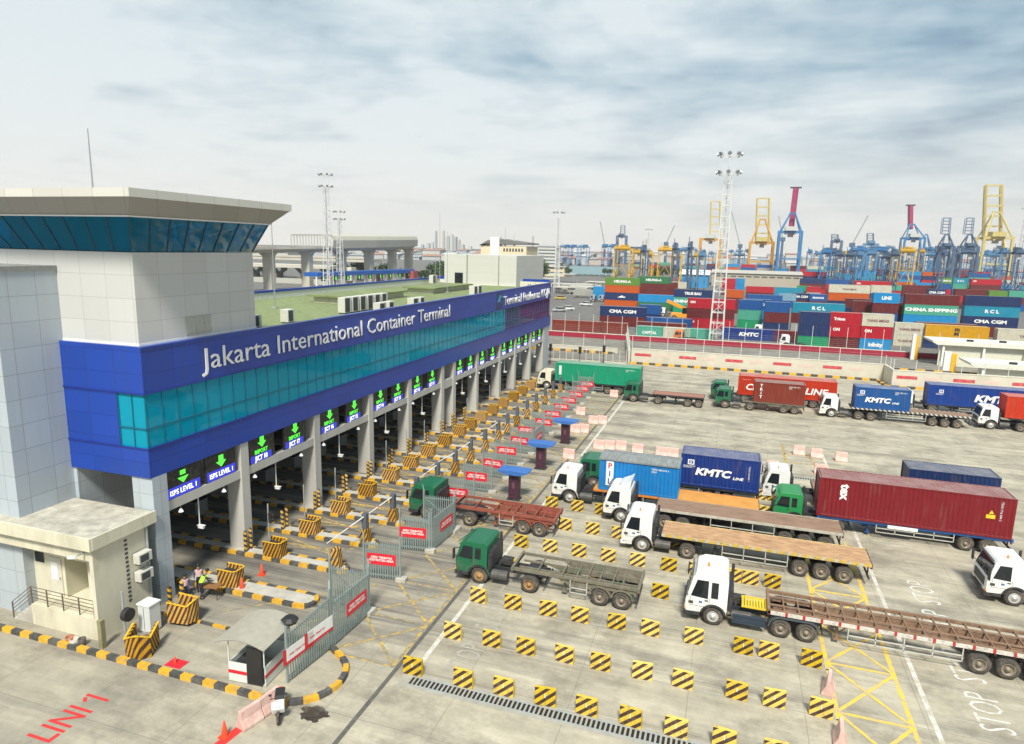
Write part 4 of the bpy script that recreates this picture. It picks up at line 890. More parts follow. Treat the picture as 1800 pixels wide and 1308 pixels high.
c = container(-9.0, 50.13, 1.53, 6.06, 'pil', 'sky blue short container lettered PIL under a grey tarpaulin roof', 2.5)
tp = MB(); tp.prism([(-0.06,2.44),(-0.06,2.56),(1.22,2.72),(2.50,2.56),(2.50,2.44)],'yz',-0.03,6.09); tp.build('tarpaulin', mat('tarp_grey',(0.20,0.22,0.22),0.7,var=0.3,scale=2.5,stretch=(3,0.4,1)), c)
b = MB(); b.box(0.55,-0.008,0.42,1.12,-0.003,2.36); b.build('lettering_panel', twhite, c)
for k_, (ch, m__) in enumerate((('P',mat('letter_red',(0.5,0.03,0.05),0.5)),('I',mat('letter_blue',(0.02,0.08,0.4),0.5)),('L',MATS['letter_blue'] if 'letter_blue' in MATS else red))):
    text(ch, 0.62, m__, c, (0.835, -0.011, 1.80-k_*0.62), '-y', 'lettering', align='CENTER', ext=0.002, bold=0.03)
codes(c, 5.9, 2.5)
truck('green lorry cab behind the first white lorry of the queue', -11.6, 55.3, G_CAB, (4.6,), 'old', 1.45)
trailer('dark skeletal trailer carrying the dark blue short container', -7.4, 55.3, 10.4, (6.6,8.0), dark, 'skel', 1.4)
c = container(-3.1, 54.08, 1.42, 6.06, 'kmtc', 'dark blue short container lettered KMTC LINE, right of the sky blue one', doors=1)
badge(c, 0.55, 1.75); logo(c, 'KMTC', 1.15, 0.98, 0.78, sx=1.25, bold=0.05, shear=0.2); logo(c, 'LINE', 4.05, 0.88, 0.3, sx=1.3, bold=0.03, shear=0.2); text('TGHU 318 402 7', 0.17, twhite, c, (5.2,-0.004,2.1), (R(90),R(90),0), 'container_code', ext=0.002)
truck('bright green lorry cab in front of the long maroon container', 3.95, 52.75, G2_CAB, (4.4,), 'old', 1.5)
t8 = trailer('blue skeletal trailer under the long maroon container', 7.0, 52.75, 12.2, (9.5,10.8), bluef, 'skel', 1.22)
MB().box(4.6,-1.24,0.92,6.5,-1.205,1.16).build('white_plate', white, t8)
c = container(6.9, 51.5, 1.24, 12.19, 'maroon', 'long maroon container lettered tex standing on a blue trailer', 2.9, doors=1); c.color = (0.24,0.022,0.03,1)
text('tex', 0.85, twhite, c, (1.45,-0.004,2.55), (R(90),R(90),0), 'lettering', ext=0.003, sx=1.0, bold=0.04)
text('TEXU 716 094 2', 0.2, twhite, c, (11.3,-0.004,2.6), (R(90),R(90),0), 'container_code', ext=0.002)
MB().box(10.5,-0.01,1.35,11.05,-0.003,1.62).build('warning_plate', ylwp, c)
MB().prism([(10.65,1.68),(10.95,1.68),(10.8,1.95)],'xz',-0.01,-0.003).build('warning_triangle', ylwp, c)
truck('white lorry with clear roof just behind the bright green cab', 3.4, 57.9, W_CAB, (4.4,), 'hino', 1.4)
trailer('flatbed trailer hidden behind the long maroon container', 7.2, 57.9, 12.9, (9.5,10.8), dark, 'flat', 1.4, brown_deck)
container(13.75, 56.7, 1.42, 6.06, 'navy', 'weathered dark blue container showing only its top behind the maroon one')
truck('white lorry cab with red and green badges entering at the right edge', 15.35, 45.0, W_CAB, (4.4,), 'hino', 1.5)
# far queue
truck('cream lorry at the far end of the gate house pulling the emerald container', -26.3, 93.9, C_CAB, (4.3,), 'hino', 1.4, mirror=False)
trailer('dark trailer under the emerald green container', -24.0, 93.9, 12.4, (8.0,9.6), dark, 'skel', 1.35)
c = container(-23.7, 92.7, 1.38, 12.19, 'green2', 'long emerald green container with white plate at the far gate lane', doors=1)
MB().box(0.6,-0.01,0.9,0.95,-0.003,2.2).build('lettering_panel', twhite, c); codes(c, 12)
truck('green lorry pulling a small empty flatbed right of the emerald container', -13.2, 90.3, G_CAB, (4.6,), 'old', 1.3)
trailer('small empty flatbed trailer with reddish deck behind the far green lorry', -9.3, 90.3, 6.5, (4.5,5.9), dark, 'flat', 1.35, mat('reddish_deck',(0.30,0.14,0.10),0.8,var=0.2))
truck('green lorry half hidden behind the nearer green one, pulling the orange red box', -2.1, 96.2, G_CAB, (4.4,), 'old', 1.3)
trailer('dark trailer under the long orange red container', 1.3, 96.2, 12.5, (9.6,10.8), dark, 'skel', 1.1)
c = container(1.4, 95.0, 1.08, 12.19, 'redo', 'long orange red container with big white letters ending in LINE'); logo(c, 'CK', 0.9, 0.75, 1.15, sx=1.1, shear=0.2, bold=0.03); logo(c, 'LINE', 8.35, 0.75, 1.15, sx=1.15, shear=0.2, bold=0.03); logo(c, '. . . . .', 0.5, 2.1, 0.4)
truck('green lorry with red brown short container in the far queue', -1.45, 91.5, G_CAB, (4.4,), 'old', 1.3)
trailer('green framed trailer under the red brown short container', 2.0, 91.5, 7.5, (5.0,6.3), greyskel, 'skel', 1.25)
c = container(3.3, 90.3, 1.25, 6.06, 'brown', 'red brown short container with stacked white letters in the far queue'); vlogo(c, 'TRIT', 0.85, 2.4, 0.52); codes(c, 6)
truck('white lorry in the far queue with two rear axles, right of the red brown box', 11.25, 91.7, W_CAB, (4.4,5.8), 'hino', 1.35, lamp=False)
trailer('long flatbed trailer with short blue container on its front half', 14.8, 91.7, 12.9, (8.9,10.2,11.5), dark, 'flat', 1.5, brown_deck, kw)
c = container(15.05, 90.5, 1.53, 6.06, 'blue', 'blue short container lettered KMTC LINE on the far flatbed'); badge(c, 0.5, 1.8); logo(c, 'KMTC', 1.1, 0.85, 0.8, sx=1.25, bold=0.05, shear=0.2); logo(c, 'LINE', 4.1, 0.8, 0.3, sx=1.2, shear=0.2); codes(c, 6.2)
truck('white lorry mostly hidden behind the blue short container of the far queue', 21.3, 100.2, W_CAB, (4.3,), 'hino', 1.4, lamp=False)
trailer('dark trailer under the long blue container', 24.8, 100.2, 12.5, (9.6,10.8), dark, 'skel', 1.1)
c = container(25.0, 99.0, 1.08, 12.19, 'blue', 'long blue container lettered KMTC LINE in the far queue at the right'); c.color = (0.012,0.06,0.32,1); badge(c, 1.2, 1.6); logo(c, 'KMTC', 5.2, 0.8, 1.2, sx=1.3, bold=0.05, shear=0.2); logo(c, 'LINE', 9.9, 0.75, 0.4, sx=1.2, shear=0.2)
truck('white lorry at the right edge of the far queue, pulling an orange red box', 28.7, 92.9, W_CAB, (4.4,), 'hino', 1.35)
trailer('dark trailer at the right edge of the far queue', 31.9, 92.9, 8, (5.5,6.8), dark, 'skel', 1.55)
c = container(31.3, 91.7, 1.56, 6.06, 'redo', 'orange red short container at the right edge of the far queue'); logo(c, 'CAI', 1.7, 1.3, 0.9, bold=0.05, shear=0.2)
# ---------------------------------------------------------------- kerbs, barriers, gates
def kerb(name, label, pts, w, h, seg, closed=False, top=None, group=None, fill=None, cat='kerb', z=0.0):
    P = [Vector((*p, 0)) for p in pts]
    if closed: P.append(P[0])
    tot = [0]
    for a, b_ in zip(P, P[1:]): tot.append(tot[-1]+(b_-a).length)
    def pos(d):
        d = min(max(d, 0), tot[-1]-1e-6)
        for i in range(len(P)-1):
            if d <= tot[i+1]: return P[i].lerp(P[i+1], (d-tot[i])/(tot[i+1]-tot[i])), (P[i+1]-P[i]).normalized()
        return P[-1], (P[-1]-P[-2]).normalized()
    n = max(2, int(tot[-1]/seg)//2*2); st = tot[-1]/n; b = MB()
    for k in range(n):
        sub = 3 if len(P) > 3 else 1
        for j in range(sub):
            d0 = (k+j/sub)*st; d1 = (k+(j+1)/sub)*st
            p, t = pos(d0); q, u = pos(d1-1e-4); e0 = pos(d0-0.02)[1]+t; e1 = pos(d1+0.02)[1]+u
            n0 = Vector((-e0.y, e0.x, 0)).normalized()*w/2; n1 = Vector((-e1.y, e1.x, 0)).normalized()*w/2
            b.i = k % 2; zz_ = Vector((0,0,h)); i0 = n0*0.86; i1 = n1*0.86
            b.quadbox([p+n0, p-n0, q-n1, q+n1], [p+i0+zz_, p-i0+zz_, q-i1+zz_, q+i1+zz_])
    root = None
    if fill or name != 'kerb':
        root = thing(name, label, cat, (0,0,z), 0, group)
        b.build('kerb', [kerb_y, kerb_k], root)
        if fill: f = MB(); f.prism([tuple(p)[:2] for p in fill],'xy',0.0,h-0.03); f.build('island_slab', concrete, root)
        return root
    o = b.build(name, [kerb_y, kerb_k]); o.location.z = z; return tag(o, label, cat, group)
ang = lambda cx, cy, r, a0, a1, n: [(cx+r*math.cos(R(a0+(a1-a0)*i/n)), cy+r*math.sin(R(a0+(a1-a0)*i/n))) for i in range(n+1)]
kerb('kerb', 'yellow and black kerb edging the corner island, rounded around the steel fence end', [(-46,22.2),(-30,22.2),(-18.2,22.2)] + ang(-18.0,24.25,2.05,-80,60,10) + [(-17.9,26.6)], 0.30, 0.22, 0.62)
ISL = [29.95, 34.0, 37.8, 41.7, 45.6, 49.5, 53.3, 57.0, 60.9, 64.8, 67.9, 71.3, 75.2, 79.1, 83.3, 87.3, 91.4, 95.4, 99.2]
pos_names = ['nearest','second','third','fourth','fifth','sixth','seventh','eighth','ninth','tenth','eleventh','twelfth','thirteenth','fourteenth','fifteenth','sixteenth','seventeenth','eighteenth','nineteenth','twentieth','farthest']
for i, y in enumerate(ISL):
    xe = -21.5 if i else -21.2; hw_ = 0.62 if i == 0 else 0.44
    pts = [(-41, y-hw_), (xe-0.6, y-hw_)] + ang(xe-0.55, y, hw_, -70, 70, 5) + [(xe-0.6, y+hw_), (-41, y+hw_)]
    kerb('lane_island', 'long yellow and black kerbed lane island, %s from the camera' % pos_names[i], pts, 0.26, 0.22, 0.66, fill=[(-41,y-hw_),(xe-0.3,y-hw_*0.8),(xe,y),(xe-0.3,y+hw_*0.8),(-41,y+hw_)], group='kerbed islands between the gate lanes', cat='traffic island')
# small flush kerb left inside the corner island
kerb('kerb', 'thin low yellow and black kerb beside the cabinet, running under the gate house', [(-33,26.2),(-23.2,26.2)], 0.16, 0.12, 0.7)

# striped nose shields on each island: a hollow chevron, open at the back
def nose(x, y, label, rz=0, s=0.92, wide=1.0):
    t = MB(); q_ = 0.12 if wide > 1.01 else 0.36; out_ = [(-0.65,-0.50*wide),(0.50,-0.50*wide),(0.70,-q_),(0.70,q_),(0.50,0.50*wide),(-0.65,0.50*wide)]
    inn = [(-0.65,-0.38*wide),(0.42,-0.38*wide),(0.56,-q_*.8),(0.56,q_*.8),(0.42,0.38*wide),(-0.65,0.38*wide)]
    zt = [1.12,1.0,1.2,1.2,1.0,1.12] if wide > 1.01 else [1.1]*6
    for i in range(5):
        a, b_, c_, d_ = out_[i], out_[i+1], inn[i+1], inn[i]
        t.quadbox([(*a,0),(*b_,0),(*c_,0),(*d_,0)], [(*a,zt[i]),(*b_,zt[i+1]),(*c_,zt[i+1]),(*d_,zt[i])])
    root = thing('nose_barrier', label, 'barrier', (x, y, 0.19), rz, 'striped shields on the island noses')
    o = t.build('shield', orst, root)
    b = MB(); 
    for i in range(5):
        a, b_ = out_[i], out_[i+1]; b.bar((*a,zt[i]+0.012),(*b_,zt[i+1]+0.012),0.09,0.03)
    b.build('cap_rail', mat('cap_yellow',(0.72,0.42,0.02),0.7,var=0.2,dirt=(.25,.2,.1),dirt_amt=.4), root)
    b = MB(); b.box(-0.6,-0.36*wide,0,0.40,0.36*wide,0.85 if wide < 1.01 else 0.15); b.build('core', mat('shield_inside',(0.03,0.03,0.03),0.9), root)
    root.scale = (s, s, s); return root
for i, y in enumerate(ISL[:17]):
    nose(-26.85, y, 'orange and black striped nose shield on the %s lane island' % pos_names[i])
nose(-26.5, 26.0, 'striped shield with open back by the guards, behind the grey cabinet', R(8), 1.0, 1.03)
nose(-26.4, 23.15, 'wide striped shield nearest the front kerb, beside the cream annex', R(-62), 1.05, 1.1).location.z = 0
# boom gates
gry = mat('boom_grey', (0.10,0.11,0.13), 0.5, var=0.1)
for i, y in enumerate(ISL[1:17]):
    t = thing('boom_gate', 'dark grey boom cabinet on a striped plinth, %s along the row' % pos_names[i], 'boom gate', (-22.5, y, 0.19), 0, 'boom gates at the ends of the islands')
    MB().prism([(-0.34,0),(0.34,0),(0.24,0.95),(-0.24,0.95)],'xz',-0.26,0.26).build('plinth', orst, t, bevel=0.02)
    MB().box(-0.17,-0.2,0.951,0.17,0.2,2.05).build('cabinet', gry, t, bevel=0.03)
    if i in (1,2,4,5,6,8): 
        b = MB(); b.cyl((0,-0.22,1.85),(-0.7,-3.5,1.25 if i != 5 else 1.6),0.045,8,0.03); b.build('boom_arm', mat('boom_white',(0.7,0.68,0.62),0.6,var=0.1), t)
        MB().cyl((-0.28,-1.55,1.60),(-0.30,-1.65,1.58),0.055,8).build('red_band', red, t)
t = thing('striped_post', 'yellow striped stub post at the end of the second island, no cabinet on it', 'post', (-22.3, 33.95, 0.19))
MB().prism([(-0.34,0),(0.34,0),(0.22,1.25),(-0.22,1.25)],'xz',-0.26,0.26).build('post', orst, t, bevel=0.05)
for o in [o for o in bpy.data.objects if o.name.startswith('boom_gate')][:1]: o.location.x = -22.5
g0 = bpy.data.objects['boom_gate']; 
for ch in list(kids(g0)): bpy.data.objects.remove(ch)
bpy.data.objects.remove(g0)
# poles with signal lights on the shields, bollards, traffic cameras
for i, y in enumerate(ISL[1:14]):
    if i in (3, 8): continue
    t = thing('signal_pole', 'thin grey pole with small black signal standing in the %s striped shield' % pos_names[i+1], 'signal', (-27.3, y, 0.7), 0, 'signal poles in the nose shields')
    MB().cyl((0,0,0),(0,0,2.9),0.045,8).build('pole', steel, t)
    if i % 2 == 0:
        b = MB(); b.box(0.12,-0.16,1.7,0.32,0.16,2.35); b.cyl((0.32,0,2.18),(0.46,0,2.18),0.10,8); b.cyl((0.32,0,1.88),(0.46,0,1.88),0.10,8); b.bar((0,0,2.0),(0.15,0,2.0),0.04); b.build('signal_head', tblack, t)
def bollard(x, y, label, h=1.15, r=0.11, g='striped bollards under the gate house'):
    o = MB().lathe([(0.001,0),(r,0),(r,h-0.05),(r*0.8,h),(0.001,h+0.02)],'z',14).build('bollard', pole_st, None, smooth=False); o.location = (x, y, 0.19); return tag(o, label, 'bollard', g)
bn = 0
for i, y in enumerate(ISL[:12]):
    if i in (0,):
        continue
    bollard(-28.95, y-0.28, 'near one of two striped bollards by the %s island shield' % pos_names[i], 1.4)
    bollard(-28.95, y+0.22, 'far one of two striped bollards by the %s island shield' % pos_names[i], 1.4)
bollard(-27.75, 26.3, 'left one of two striped bollards beside the guards table', 1.5); bollard(-27.35, 26.75, 'right one of two striped bollards beside the guards table', 1.6)

# booths on the islands, dim under the building
bthm = mat('booth_panel',(0.20,0.21,0.20),0.6,var=0.15)
for i, y in enumerate(ISL[:12]):
    t = thing('toll_booth', 'dim lane booth under the building on the %s island' % pos_names[i], 'booth', (-37.5, y, 0.19), 0, 'booths on the islands under the building')
    MB().box(-1.3,-0.6,0,1.3,0.6,1.0).build('wall', bthm, t); MB().box(-1.27,-0.57,1.0,1.27,0.57,2.0).build('window', blackglass, t)
    MB().box(-1.45,-0.7,2.0,1.45,0.7,2.2).build('roof', bthm, t)
t = thing('info_screen','teal lit screen on a stand deep under the first bay','screen',(-33.5,31.2,0))
MB().box(-0.06,-0.05,0,0.06,0.05,1.9).build('post', dark, t); MB().box(-0.08,-0.9,1.9,0.02,0.9,2.9).build('housing', tblack, t); MB().box(0.02,-0.75,2.05,0.03,0.75,2.75).build('display', emis('screen_teal',(0.04,0.32,0.30),0.35), t)

# palisade gates
pal = mat('palisade_steel', (0.25,0.31,0.30), 0.55, 0.25, var=0.12, dirt=(0.16,0.14,0.11), dirt_amt=0.35)
palf = mat('palisade_frame', (0.27,0.33,0.32), 0.5, 0.25, var=0.1)
def leaf(x0, y0, x1, y1, label, h=2.35, signs=(0.5,), h2=None, brace=False, blank=False, foot=True, back=False):
    d = Vector((x1-x0, y1-y0)); ln = d.length; t = thing('palisade_gate', label, 'gate', (x0, y0, 0), math.atan2(d.y, d.x), 'steel palisade gates')
    h2 = h2 or h
    f = MB(); f.box(0,-0.05,0,0.10,0.05,h+0.35); f.box(ln-0.10,-0.05,0,ln,0.05,h2+0.35); f.bar((0.1,0,0.28),(ln-0.1,0,0.28),0.06); f.bar((0.1,0,h-0.22),(ln-0.1,0,h2-0.22),0.06)
    f.bar((0.05,0,h+0.3),(-0.12,0.12,h+0.7),0.05); f.bar((ln-0.05,0,h2+0.3),(ln+0.1,0.12,h2+0.7),0.05)
    if brace: f.bar((0.1,0.04,h-0.25),(ln-0.1,0.04,0.4),0.05)
    f.build('frame', palf, t)
    p = MB(); n = int((ln-0.2)/0.155)
    for k in range(n):
        xx = 0.14+(ln-0.28)*(k+0.5)/n; hh = h+(h2-h)*xx/ln
        p.prism([(xx-0.036,0.12),(xx+0.036,0.12),(xx+0.036,hh-0.08),(xx,hh+0.02),(xx-0.036,hh-0.08)],'xz',-0.065,-0.032)
    p.build('pickets', pal, t)
    for u in signs:
        sx0 = ln*u-0.92; hh = (h+(h2-h)*u)*0.40
        s = MB().box(sx0,-0.085,hh,sx0+1.84,-0.07,hh+0.72).build('warning_sign', white if blank else red, t)
        if blank: MB().box(sx0-0.18,-0.088,hh-0.05,sx0+0.02,-0.0855,hh+0.74).build('sign_edge', red, s); MB().box(sx0+0.02,-0.088,hh-0.05,sx0+1.84,-0.0855,hh+0.09).build('sign_edge', red, s); text('AREA TERBATAS', 0.14, red, s, (sx0+0.2,-0.089,hh+0.30), '-y', ext=0.001, bold=0.02)
        else: text('AREA TERBATAS\nRESTRICTED AREA', 0.185, twhite, s, (sx0+0.92,-0.088,hh+0.42), '-y', align='CENTER', ext=0.001, bold=0.03)
    if foot: MB().box(ln-0.3,-0.22,0,ln+0.35,0.22,0.26).build('footing', concrete, t, bevel=0.02)
    return t
leaf(-18.25,23.5,-17.9,26.6,'steel gate leaf with two white and red plates behind the guard kiosk', 2.5, (0.27,0.72), 2.9, blank=True, foot=False)
leaf(-17.9,26.65,-17.75,30.1,'steel gate leaf with one red sign, closing the lane beside the kiosk', 2.5, (0.62,), 2.5, brace=False)
leaf(-20.4,30.3,-17.85,30.25,'open steel gate leaf without sign behind the nearest fence run', 2.4, (), 2.4, brace=True, foot=False)
leaf(-20.25,33.7,-17.85,34.0,'open steel gate leaf with red sign, nearest the camera of the free standing ones', 2.4, (0.5,))
leaf(-20.0,37.9,-17.9,38.2,'second open steel gate leaf with red sign', 2.4, (0.45,))
leaf(-17.85,38.3,-17.65,41.7,'closed steel gate leaf in front of the green cab', 2.4, (0.6,), brace=True)
leaf(-20.2,42.0,-17.75,42.2,'steel gate leaf without sign beside the green cab', 2.4, (), brace=True)
leaf(-20.2,45.9,-17.8,46.0,'steel gate leaf right behind the green cab, bearing a plain red sign', 2.4, (0.4,))
k = 0
for y in (49.9, 53.8, 57.7, 61.5):
    leaf(-20.3+0.2*(k%2),y,-17.8,y+0.15*(-1)**k,'open steel gate leaf with red sign, level with the %s island' % pos_names[5+k], 2.4, (0.45,)); k += 1
leaf(-17.8,61.7,-17.7,65.4,'closed steel gate leaf with red sign halfway along the row', 2.4, (0.5,))
leaf(-20.3,65.4,-17.8,65.4,'braced steel gate leaf halfway along the row', 2.4, (0.3,), brace=True)
k = 0
for y in (69.3, 73.2, 77.1, 81, 84.8, 88.7, 92.2):
    leaf(-20.2,y,-17.9,y+0.1,'far open steel gate leaf with red sign, level with the %s island' % pos_names[10+k], 2.4, (0.6,)); k += 1

# striped concrete blocks
def block_mesh():
    b = MB(); w, h = 0.48, 0.86
    b.quadbox([(-w,-0.02,0),(w,-0.02,0),(w,0.34,0),(-w,0.34,0)], [(-w+0.01,0.0,h),(w-0.01,0.0,h),(w-0.01,0.16,h),(-w+0.01,0.16,h)])
    return b
blk0 = block_mesh().build('striped_block', chev, None, bevel=0.015)
ref = MB().box(-0.02,-0.035,0.42,0.02,-0.012,0.60).build('reflector', white, blk0)
rowsY = [26.05, 29.45, 33.3, 37.5, 41.1, 44.95, 48.8, 53.0, 56.8]
rowsX = [[-13.1,-10.55,-8.6,-6.65,-4.75,-2.8,-0.9,1.0,3.0],[-12.5,-10.4,-8.55,-6.65,-4.75,-2.8,-0.95,1.5,3.05,5.0],[-12.6,-10.5,-8.45,-6.65,-4.65,-2.9,-0.65,1.75,2.95,5.0],[-12.2,-10.3,-8.4,-6.5,-4.7,-2.8,1.4,2.9,4.6],[-12.55,-10.45,-8.5,-6.5,-4.65,-2.65,-0.9,1.2,2.2,3.5],[-12.4,-10.4,-8.4,-6.5,-4.5,-2.6],[-12.4,-10.35,-8.5],[3.35,4.5],[3.3,4.4]]
rn = ['nearest row','second row','third row','row behind the short trailer','row before the tan flatbed','sixth row','row before the queue head','row beside the orange trailer','farthest row']
used0 = False
for r_, xs in enumerate(rowsX):
    for j, x in enumerate(xs):
        o = blk0 if not used0 else dup(blk0); used0 = True
        o.location = (x, rowsY[r_]+random.uniform(-0.03,0.03), 0); o.rotation_euler = (random.uniform(-0.02,0.02),0,random.uniform(-0.12,0.12)); o.location.x += random.uniform(-0.05,0.05)
        tag(o, 'striped concrete block, number %d from the left in the %s' % (j+1, rn[r_]), 'barrier block', 'striped concrete blocks between the lanes')

# pay kiosks with blue roofs
for i, (x, y) in enumerate(((-15.7,49.1),(-15.8,57.3),(-15.7,66.3))):
    t = thing('column_kiosk', ['nearest','middle','farthest'][i]+' dark maroon column kiosk with flat blue roof beside the steel gates', 'kiosk', (x, y+0.4, 0), 0, 'blue roofed column kiosks')
    b = MB(); b.box(-0.52,-0.42,0,0.52,0.42,0.12); b.build('base', dark, t)
    MB().box(-0.42,-0.34,0.12,0.42,0.34,2.2).build('body', mat('kiosk_maroon',(0.055,0.018,0.035),0.5,var=0.25), t, bevel=0.03)
    b = MB(); b.box(-0.12,-0.36,1.0,0.12,-0.341,1.5); b.build('panel', mat('kiosk_panel',(0.12,0.05,0.08),0.5), t)
    b = MB(); b.prism([(-1.25,2.42),(-0.55,2.2),(0.55,2.2),(1.25,2.42),(1.25,2.5),(0,2.54),(-1.25,2.5)],'xz',-0.7,0.7); b.build('roof', mat('kiosk_roof_blue',(0.04,0.14,0.42),0.6,var=0.1), t)
# guard kiosk with curved canopy
t = thing('guard_kiosk', 'small white guard kiosk with red band under a curved grey canopy by the kerb', 'kiosk', (-20.85, 22.75, 0), R(4))
kwm = mat('kiosk_white',(0.62,0.66,0.62),0.6,var=0.08); cpm = mat('canopy_sheet',(0.36,0.34,0.28),0.6,var=0.1)
b = MB(); b.box(0,0,0.05,0.95,0.05,1.0); b.box(0,0.05,0.05,0.05,2.1,1.0); b.box(1.85,0.05,0.05,1.9,2.1,1.0); b.box(0.05,2.05,0.05,1.85,2.1,1.0); b.build('wall', kwm, t)
b = MB(); b.box(-0.01,-0.01,0.45,0.95,-0.001,0.62); b.box(1.901,0.0,0.45,1.91,2.1,0.62); b.build('red_band', red, t)
b = MB(); b.box(0.97,0.0,0.05,1.75,0.04,1.9); b.build('doorway', tblack, t)
for x, y in ((0,0),(1.85,0),(0,2.05),(1.85,2.05)): MB().box(x+0.003,y+0.003,1.0,x+0.047,y+0.047,2.15).build('post', kwm, t)
b = MB(); b.box(0.05,0.05,0,1.85,2.05,0.06); b.build('floor', concrete, t)
b = MB(); b.box(0.06,0.35,0.7,0.9,1.2,0.75); b.build('desk', dark, t)
ca = MB(); r_ = 3.2; ap = [( -0.45+ 2.6*k/12, 2.12+0.30*math.sin(math.pi*k/12)) for k in range(13)]
ca.prism(ap+[(x,z-0.03) for x,z in ap[::-1]],'xz',-0.35,2.4)
cn = ca.build('canopy', cpm, t)
b = MB()
for y in (-0.3,0.9,2.3):
    for (xa,za),(xb,zb) in zip(ap,ap[1:]): b.bar((xa,y,za-0.06),(xb,y,zb-0.06),0.04)
b.build('canopy_ribs', steel, t)
# grey cabinet, box, cones, barriers
t = thing('electric_cabinet','pale grey electric cabinet between the annex and the striped shields','cabinet',(-27.55,24.75,0))
MB().box(-0.38,-0.35,0.1,0.38,0.35,1.55).build('body', mat('cabinet_grey',(0.60,0.63,0.62),0.5,var=0.05), t, bevel=0.02); MB().box(-0.42,-0.39,1.55,0.42,0.39,1.62).build('lid', white, t); MB().box(-0.34,-0.3,0,0.34,0.3,0.1).build('plinth', concrete, t); MB().box(-0.01,-0.362,0.2,0.01,-0.351,1.45).build('door_seam', dark, t)
t = thing('signal_pole','grey pole with black round fan light in front of the cream annex','signal',(-27.95,23.6,0))
MB().cyl((0,0,0),(0,0,2.7),0.06,8).build('pole', steel, t); MB().cyl((0.12,0,1.5),(0.40,0,1.5),0.34,14).build('signal_head', tblack, t)
t = MB().box(-0.12,-0.12,0,0.12,0.12,1.5).build('stub_post', mat('olive_post',(0.24,0.22,0.12),0.8,var=0.2)); t.location = (-28.5,22.75,0); tag(t,'short olive square post at the annex corner by the kerb','post')
cone_o = mat('cone_orange',(0.75,0.06,0.02),0.5,var=0.08)
def cone(x, y, label, white_band=True, s=1.0):
    t = thing('traffic_cone', label, 'cone', (x, y, 0), 0); t.scale = (s,s,s)
    MB().box(-0.2,-0.2,0,0.2,0.2,0.04).build('foot', cone_o, t); MB().lathe([(0.15,0.04),(0.03,0.72),(0.001,0.73)],'z',16).build('body', cone_o, t, smooth=True)
    if white_band: MB().lathe([(0.112,0.235),(0.078,0.43)],'z',16).build('band', white, t, smooth=True)
cone(-26.15,31.75,'orange cone with white band alone in the lane under the gate house')
cone(-25.95,29.75,'plain red orange cone leaning close to the nearest island shield', False, 1.15)
cone(-18.5,19.75,'orange cone on the red line at the bottom of the photo')
cone(-24.2,22.95,'small dark topped red cone on the red plate behind the kerb', False, 0.55)
o = MB().box(-0.45,-0.3,0,0.45,0.3,0.03).build('red_plate', red); o.location = (-24.1,22.95,0.0); tag(o,'flat red plate lying on the ground behind the front kerb','plate')
pink = mat('faded_pink_plastic',(0.62,0.40,0.35),0.6,var=0.15,dirt=(0.66,0.62,0.54),dirt_amt=0.8)
def wbar(x, y, rz, label, s=1.0):
    t = thing('water_barrier', label, 'barrier', (x, y, 0), rz, 'faded pink plastic barriers'); t.scale = (s,s,s)
    b = MB(); b.prism([(-0.28,0),(0.28,0),(0.28,0.12),(0.12,0.45),(0.08,0.85),(-0.08,0.85),(-0.12,0.45),(-0.28,0.12)],'yz',-0.5,0.5); b.build('body', pink, t, bevel=0.03)
    MB().box(-0.35,-0.09,0.55,0.35,-0.072+0.0,0.68).build('recess', white, t)
wbar(-18.05,20.75,R(75),'faded pink barrier on the red line, near the cone'); wbar(-17.85,21.75,R(80),'faded pink barrier between the motorcycle and its neighbour')
wbar(5.55,31.6,R(80),'faded pink barrier on the yellow box line, upper of two'); wbar(5.6,28.1,R(85),'faded pink barrier on the yellow box line, lower of two')
for i,(px,py) in enumerate(((645,265),(435,378),(515,435),(570,435),(400,490),(455,490),(550,595),(615,598),(690,600),(795,620),(945,642),(1015,648),(360,655))):
    q = gat(px/3.6+900, py/3.6+624)
    wbar(q.x, q.y, 0, 'faded pink barrier on the empty apron, '+['beside the emerald container','by the fourth gate sign','left of a close pair','right of a close pair','alone left of the dark tyre marks','second in the loose middle pair','first of the row behind the green cab','second of the row behind the green cab','third of the row behind the green cab','above the tarpaulin of the blue container','left of the pair above the dark blue container','right of the pair above the dark blue container','just above the green cab of the queue'][i], 1.15)
for i, (x, y) in enumerate(((7.4,71.8),(9.0,71.4),(11.2,71.0),(8.8,66.0),(4.6,65.4))): wbar(x, y, 0, 'faded pink barrier lying on the apron behind the maroon container, '+['leftmost','second','third','nearest','lowest left'][i]+' of five', 1.1)
# bucket pile
for i,(x,y,r2,c_) in enumerate(((-30.3,22.45,0.2,(0.35,0.12,0.05)),(-29.95,22.4,0.22,(0.45,0.42,0.36)),(-29.6,22.55,0.18,(0.08,0.07,0.06)))):
    o = MB().lathe([(r2*0.8,0),(r2,0.4),(r2*0.9,0.4),(r2*0.7,0.05),(0.001,0.05)],'z',14).build('bucket', mat('bucket%d'%i,c_,0.7), None, smooth=True); o.location=(x,y,0); tag(o, ['brown','pale grey','small black'][i]+' bucket on the ground below the annex landing','bucket','buckets below the annex')
